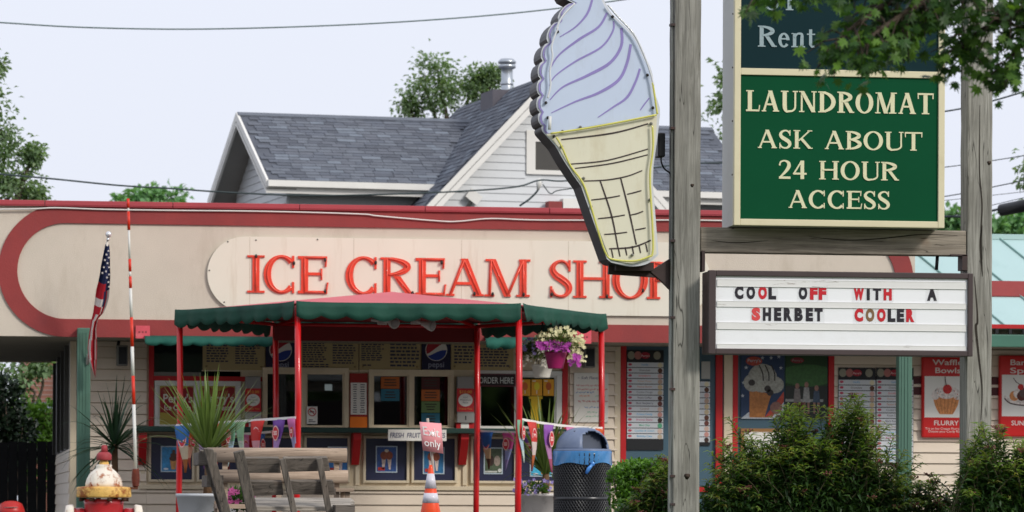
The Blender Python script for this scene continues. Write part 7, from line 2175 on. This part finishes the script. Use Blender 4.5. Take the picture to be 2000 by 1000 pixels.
# ------------------------------------------------------------------ shrubs round the sign posts
SPI = leafmat("spirea_leaf", [S('2c4625'), S('3c5a2e'), S('233a1f'), S('4c6c36'), S('344f2b')], .36, .45, 1.5)
SPT = leafmat("spirea_tip_leaf", [S('6d8a3c'), S('84984c'), S('58763a'), S('93904f')], .42, .45, 2)
DEADF = M("faded_flower_head", S('7a4a44'), .9, .2, 30)
STEM = M("brown_green_stem", S('4a4630'), .8, .15, 20)
def spirea(base, tips, lab, inner, leaf=.078, hp=.12):
    """arching stems; tips: list of world points the stems reach; inner: dense lumps of leaves low down"""
    e = empty("spirea_shrub", base, lab, "shrub", "shrubs round the sign posts")
    ms, pos, dirs, tpos, tdirs, heads = MB(), [], [], [], [], []
    for t in tips:
        t = Vector(t); b = Vector(base) + Vector((random.uniform(-.35, .35) + (t.x - base[0]) * .45, random.uniform(-.15, .15), 0))
        mid = b.lerp(t, .55) + Vector((random.uniform(-.05, .05), random.uniform(-.05, .05), .1))
        pts = [Vector(q) for q in smooth([tuple(b), tuple(mid), tuple(t)], 8)]
        ms.tube(pts, [.006 - .004 * i / (len(pts) - 1) for i in range(len(pts))], 4, cap=False)
        L = sum((pts[i + 1] - pts[i]).length for i in range(len(pts) - 1))
        nl = int(L * 46)
        for k in range(nl):
            v = (k / nl) ** .75
            if v < .22: continue
            x = v * (len(pts) - 1); i = min(int(x), len(pts) - 2)
            p = pts[i].lerp(pts[i + 1], x - i)
            d = (pts[i + 1] - pts[i]).normalized()
            a = k * 2.4
            s = Vector((math.cos(a), math.sin(a), 0))
            dd = (s * 1.0 + d * .7 + Vector((0, 0, -.12))).normalized()
            if v > .8: tpos.append(p); tdirs.append(dd)
            else: pos.append(p); dirs.append(dd)
        if random.random() < hp: heads.append((t, pts[-1] - pts[-2]))
    ms.build("stems", STEM, e)
    for c, r, n in inner:
        d = unit(n); rad_ = rng.uniform(0, 1, n) ** .45
        p = np.array(c) + d * rad_[:, None] * np.array(r)
        keep = p[:, 2] > .03
        p, d = p[keep], d[keep]
        pos += [Vector(q) for q in p]; dirs += [Vector(q) for q in (d * .5 + unit(len(p)) * .8 + np.array([0, 0, .25]))]
    N = len(pos); o = leaves("foliage", [tuple(q) for q in pos], [tuple(q) for q in dirs], unit(N) * .5 + np.array([0, 0, 1]), rng.uniform(.7, 1.25, N) * leaf, rng.uniform(.2, .32, N) * leaf, SPI, e, droop=.3); o['kind'] = 'stuff'
    N = len(tpos)
    if N: o = leaves("young_foliage", [tuple(q) for q in tpos], [tuple(q) for q in tdirs], unit(N) * .5 + np.array([0, 0, 1]), rng.uniform(.6, 1.1, N) * leaf, rng.uniform(.18, .28, N) * leaf, SPT, e, droop=.3); o['kind'] = 'stuff'
    mh = MB()
    for t, d in heads:
        for _ in range(14):
            q = t + Vector((random.uniform(-.035, .035), random.uniform(-.035, .035), random.uniform(-.004, .014)))
            mh.tube([t - Vector((0, 0, .02)), q], [.0015, .0025], 3, cap=False); mh.sphere(q, .0065, 5, sc=(1, 1, .7))
    if heads: o = mh.build("flower_heads", DEADF, e); o['kind'] = 'stuff'
def tipline(prof, n, Y, dy, jit, down=0):
    out = []
    xs = [p[0] for p in prof]; ys = [p[1] for p in prof]
    for _ in range(n):
        x = random.uniform(xs[0], xs[-1]); y = float(np.interp(x, xs, ys)) + random.uniform(-.1, 1) * jit + down
        out.append(P(x, y, Y + random.uniform(-dy, dy)))
    return out
YSH = -16.55
base = P(1560, 1060, YSH); base.z = 0
prof = [(1372, 905), (1400, 880), (1430, 860), (1470, 850), (1500, 838), (1540, 806), (1570, 805), (1620, 812), (1650, 800), (1672, 782), (1690, 800), (1720, 850), (1760, 880), (1790, 910)]
tips = tipline(prof, 46, YSH, .28, 26, -14) + tipline(prof, 120, YSH, .28, 45, 14) + tipline(prof, 200, YSH, .28, 60, 50) + tipline(prof, 140, YSH, .28, 60, 105)
tips += [P(x, y, YSH - .05) for x, y in ((1425, 818), (1562, 790), (1615, 795), (1668, 778), (1676, 790), (1735, 830), (1745, 850), (1790, 890), (1800, 905), (1655, 800), (1543, 802), (1700, 815))]
inner = []
for px, py, r, n in ((1440, 1005, 72, 2400), (1540, 990, 92, 3600), (1640, 985, 92, 3200), (1720, 1005, 60, 1100), (1585, 1040, 130, 3500), (1480, 1040, 110, 2500)):
    l = lump(px, py, r, YSH + .02); inner.append((l[0], (l[1][0], .28, l[1][2]), n))
spirea(base, tips, "large dark spirea shrub with faded flower heads between the two timber posts", inner)
base = P(1830, 1060, YSH); base.z = 0
prof = [(1780, 935), (1800, 925), (1830, 945), (1860, 960), (1885, 930)]
tips = tipline(prof, 26, YSH, .2, 40) + tipline(prof, 34, YSH, .2, 50, 35) + [P(x, y, YSH) for x, y in ((1817, 927), (1830, 930), (1838, 955), (1855, 968), (1875, 945), (1797, 940))]
spirea(base, tips, "thin open spirea shrub in front of the cream siding", [], hp=.5)
YS2 = -17.35
base = P(1940, 1060, YS2); base.z = 0
prof = [(1882, 880), (1905, 850), (1920, 835), (1950, 838), (1965, 860), (1985, 872), (2010, 860), (2060, 850)]
tips = tipline(prof, 22, YS2, .25, 26, -14) + tipline(prof, 60, YS2, .25, 40, 14) + tipline(prof, 120, YS2, .25, 60, 55) + [P(x, y, YS2) for x, y in ((1916, 828), (1922, 840), (1948, 834), (1956, 845), (1884, 862), (1995, 868), (1880, 945))]
inner = []
for px, py, r, n in ((1930, 980, 48, 1300), (1975, 985, 50, 1200), (2020, 970, 60, 1200), (1950, 1030, 80, 1500)):
    l = lump(px, py, r, YS2 + .02); inner.append((l[0], (l[1][0], .25, l[1][2]), n))
spirea(base, tips, "spirea shrub in front of the foot of the right timber post", inner)
YS3 = -16.2
base = P(1275, 1060, YS3); base.z = 0
prof = [(1225, 985), (1250, 955), (1275, 930), (1295, 905), (1312, 892)]
tips = tipline(prof, 60, YS3, .2, 30) + tipline(prof, 80, YS3, .2, 50, 40) + [P(x, y, YS3) for x, y in ((1296, 897), (1290, 890), (1266, 930), (1246, 955), (1310, 905))]
inner = []
for px, py, r, n in ((1290, 1000, 40, 1100), (1262, 1025, 42, 900)):
    l = lump(px, py, r, YS3 + .02); inner.append((l[0], (l[1][0], .22, l[1][2]), n))
spirea(base, tips, "small spirea shrub with reddish heads left of the left timber post", inner, hp=.3)
# clipped hedge
YHG = -12.5
BOX = leafmat("boxwood_leaf", [S('3f6420'), S('5c8a2c'), S('2f5018'), S('74a038')], .3, .4, 2)
c = P(1262, 1000, YHG); c.z = 0
e = empty("clipped_hedge", c, "round-topped bright green clipped hedge right of the litter bin", "hedge")
x0, x1, zt_ = P(1196, 950, YHG).x, P(1345, 950, YHG).x, P(1260, 908, YHG).z
N = 14000
u = rng.uniform(0, 1, N); v = rng.uniform(0, 1, N)
X = x0 + (x1 - x0) * u; W = .55
yy = rng.uniform(-1, 1, N)
prof_ = zt_ * (1 - .10 * (2 * u - 1) ** 4) * (1 - .12 * np.abs(yy) ** 3)
Zs = prof_ * np.clip(np.sqrt(v) * 1.02, 0, 1.01)
shell = rng.uniform(0, 1, N)
Ys = YHG + yy * W * .5
Ys = np.where(shell < .45, YHG - W * .5 + rng.normal(size=N) * .03, Ys)
Zs = np.where(shell > .7, prof_ + rng.normal(size=N) * .015, Zs)
pos = np.stack([X, Ys, Zs], 1); d = unit(N) + np.stack([np.zeros(N), (Ys - YHG) * 2, np.where(shell > .7, 1.0, .4)], 1)
o = leaves("foliage", pos, d, unit(N) + np.array([0, -.3, 1]), rng.uniform(.7, 1.2, N) * .036, rng.uniform(.5, .7, N) * .036, BOX, e); o['kind'] = 'stuff'
mb = MB()
for k in range(8):
    a = x0 + (x1 - x0) * (k + .5) / 8; mb.tube([(a, YHG, 0), (a + .03, YHG, zt_ * .5), (a - .03, YHG, zt_ * .85)], [.02, .014, .006], 5)
mb.build("stems", TBARK, e)

# ------------------------------------------------------------------ maple boughs from a tree beside the camera's view
YM = -26.0
MLEAF = leafmat("maple_leaf", [S('304c24'), S('3c5e2c'), S('27401f'), S('527434'), S('688a3c')], .42, .4, 1.2)
tb = P(2320, 1000, YM); tb.z = 0
mp_ = empty("maple_tree", tb, "maple bough hanging in front of the green sign's top right corner", "tree")
trunk_top = Vector((tb.x, YM, 5.5))
mb = MB(); mb.tube([tb, tb + Vector((.1, 0, 2)), trunk_top], [.24, .2, .13], 12); mb.build("trunk", TBARK, mp_)
mbr = MB(); lp, ld, ln_ = [], [], []
def bough(pts, r0, nl, spread, sprays):
    q = [P(x, y, YM + dy) for x, y, dy in pts]
    q = [Vector(v) for v in smooth([tuple(a) for a in q], 6)]
    mbr.tube(q, [r0 * (1 - .85 * i / (len(q) - 1)) for i in range(len(q))], 6)
    for _ in range(sprays):
        i = random.randint(int(len(q) * .15), len(q) - 1)
        p0 = q[i]
        d = Vector((random.uniform(-1, .6), random.uniform(-.8, .8), random.uniform(-.8, .35))).normalized()
        L = random.uniform(.12, spread)
        p1 = p0 + d * L + Vector((0, 0, -.04))
        mbr.tube([p0, p0.lerp(p1, .5) + Vector((0, 0, .02)), p1], [.005, .004, .002], 4)
        for _ in range(nl):
            t = random.uniform(.35, 1.08); lp.append(p0.lerp(p1, t) + Vector((random.uniform(-.05, .05), random.uniform(-.05, .05), random.uniform(-.05, .03))))
            dd = d * .5 + Vector((random.uniform(-1, 1), random.uniform(-1, 1), random.uniform(-1.2, .1)))
            ld.append(dd)
bough([(2400, -170, 0), (2150, -100, .0), (1900, -75, -.1), (1760, -60, -.1), (1640, -60, -.1)], .05, 6, .24, 44)
bough([(2350, -105, .2), (2100, -65, .1), (1900, -40, 0), (1760, -5, 0), (1690, 35, -.1), (1635, 80, -.1)], .04, 6, .18, 52)
bough([(2350, -75, .25), (2100, -35, .2), (1930, -15, .15), (1800, 25, .1), (1720, 55, .1)], .04, 6, .2, 50)
bough([(2300, -45, .1), (2080, -5, 0), (1960, 35, 0), (1905, 72, .1), (1875, 92, .1)], .035, 6, .18, 46)
bough([(1850, -25, -.1), (1760, 30, -.1), (1705, 70, -.15), (1685, 95, -.15)], .02, 5, .14, 26)
bough([(2200, -15, .1), (2060, 30, 0), (1992, 85, 0), (1972, 130, 0)], .02, 5, .13, 30)
bough([(1700, -60, -.1), (1600, -40, -.1), (1530, -22, -.15), (1480, -12, -.15)], .015, 5, .09, 16)
mbr.build("branches", TBARK, mp_)
# a maple leaf: five pointed lobes round a centre
lob = []
for k, (a, r) in enumerate(((180, .12), (150, .42), (128, .30), (118, .62), (95, .36), (72, .80), (52, .42), (30, .78), (14, .48), (0, 1.0), (-14, .48), (-30, .78), (-52, .42), (-72, .80), (-95, .36), (-118, .62), (-128, .30), (-150, .42))):
    lob.append((r * math.cos(R_(a)), r * math.sin(R_(a))))
V, F = [], []
nlob = len(lob)
off = np.array(ORG[mp_.name])
for p, d in zip(lp, ld):
    d = d.normalized(); nrm = (Vector((random.uniform(-.5, .5), random.uniform(-1, .3), random.uniform(.2, 1)))).normalized()
    s = d.cross(nrm).normalized(); nrm = s.cross(d)
    L = random.uniform(.036, .056)
    b0 = len(V)
    V.append(tuple(np.array(p) - off))
    curl = random.uniform(.0, .35)
    for x, y in lob:
        V.append(tuple(np.array(p + d * (x * L) + s * (y * L) - nrm * (curl * L * (x * x + y * y))) - off))
    for k in range(nlob): F.append((b0, b0 + 1 + k, b0 + 1 + (k + 1) % nlob))
me = bpy.data.meshes.new("foliage"); me.from_pydata(V, [], F); me.materials.append(MLEAF); me.update()
o = mkobj("foliage", me, mp_); o['kind'] = 'stuff'

# tree row added out of view so the shop windows reflect something dark
N = 26000
X = rng.uniform(-70, 80, N); hgt = 9 + 3.5 * np.sin(X * .35) + 2 * np.sin(X * .91 + 1)
pos = np.stack([X, -78 + rng.normal(size=N) * 2.2, rng.uniform(0, 1, N) ** .7 * hgt], 1)
o = leaves("added_tree_line", pos, unit(N) + np.array([0, 1, .3]), unit(N) + np.array([0, .6, .6]), rng.uniform(.9, 1.6, N), rng.uniform(.6, 1.0, N), TLEAF)
tag(o, "unseen tree row added behind the viewpoint to darken window reflections", "trees", kind="stuff")
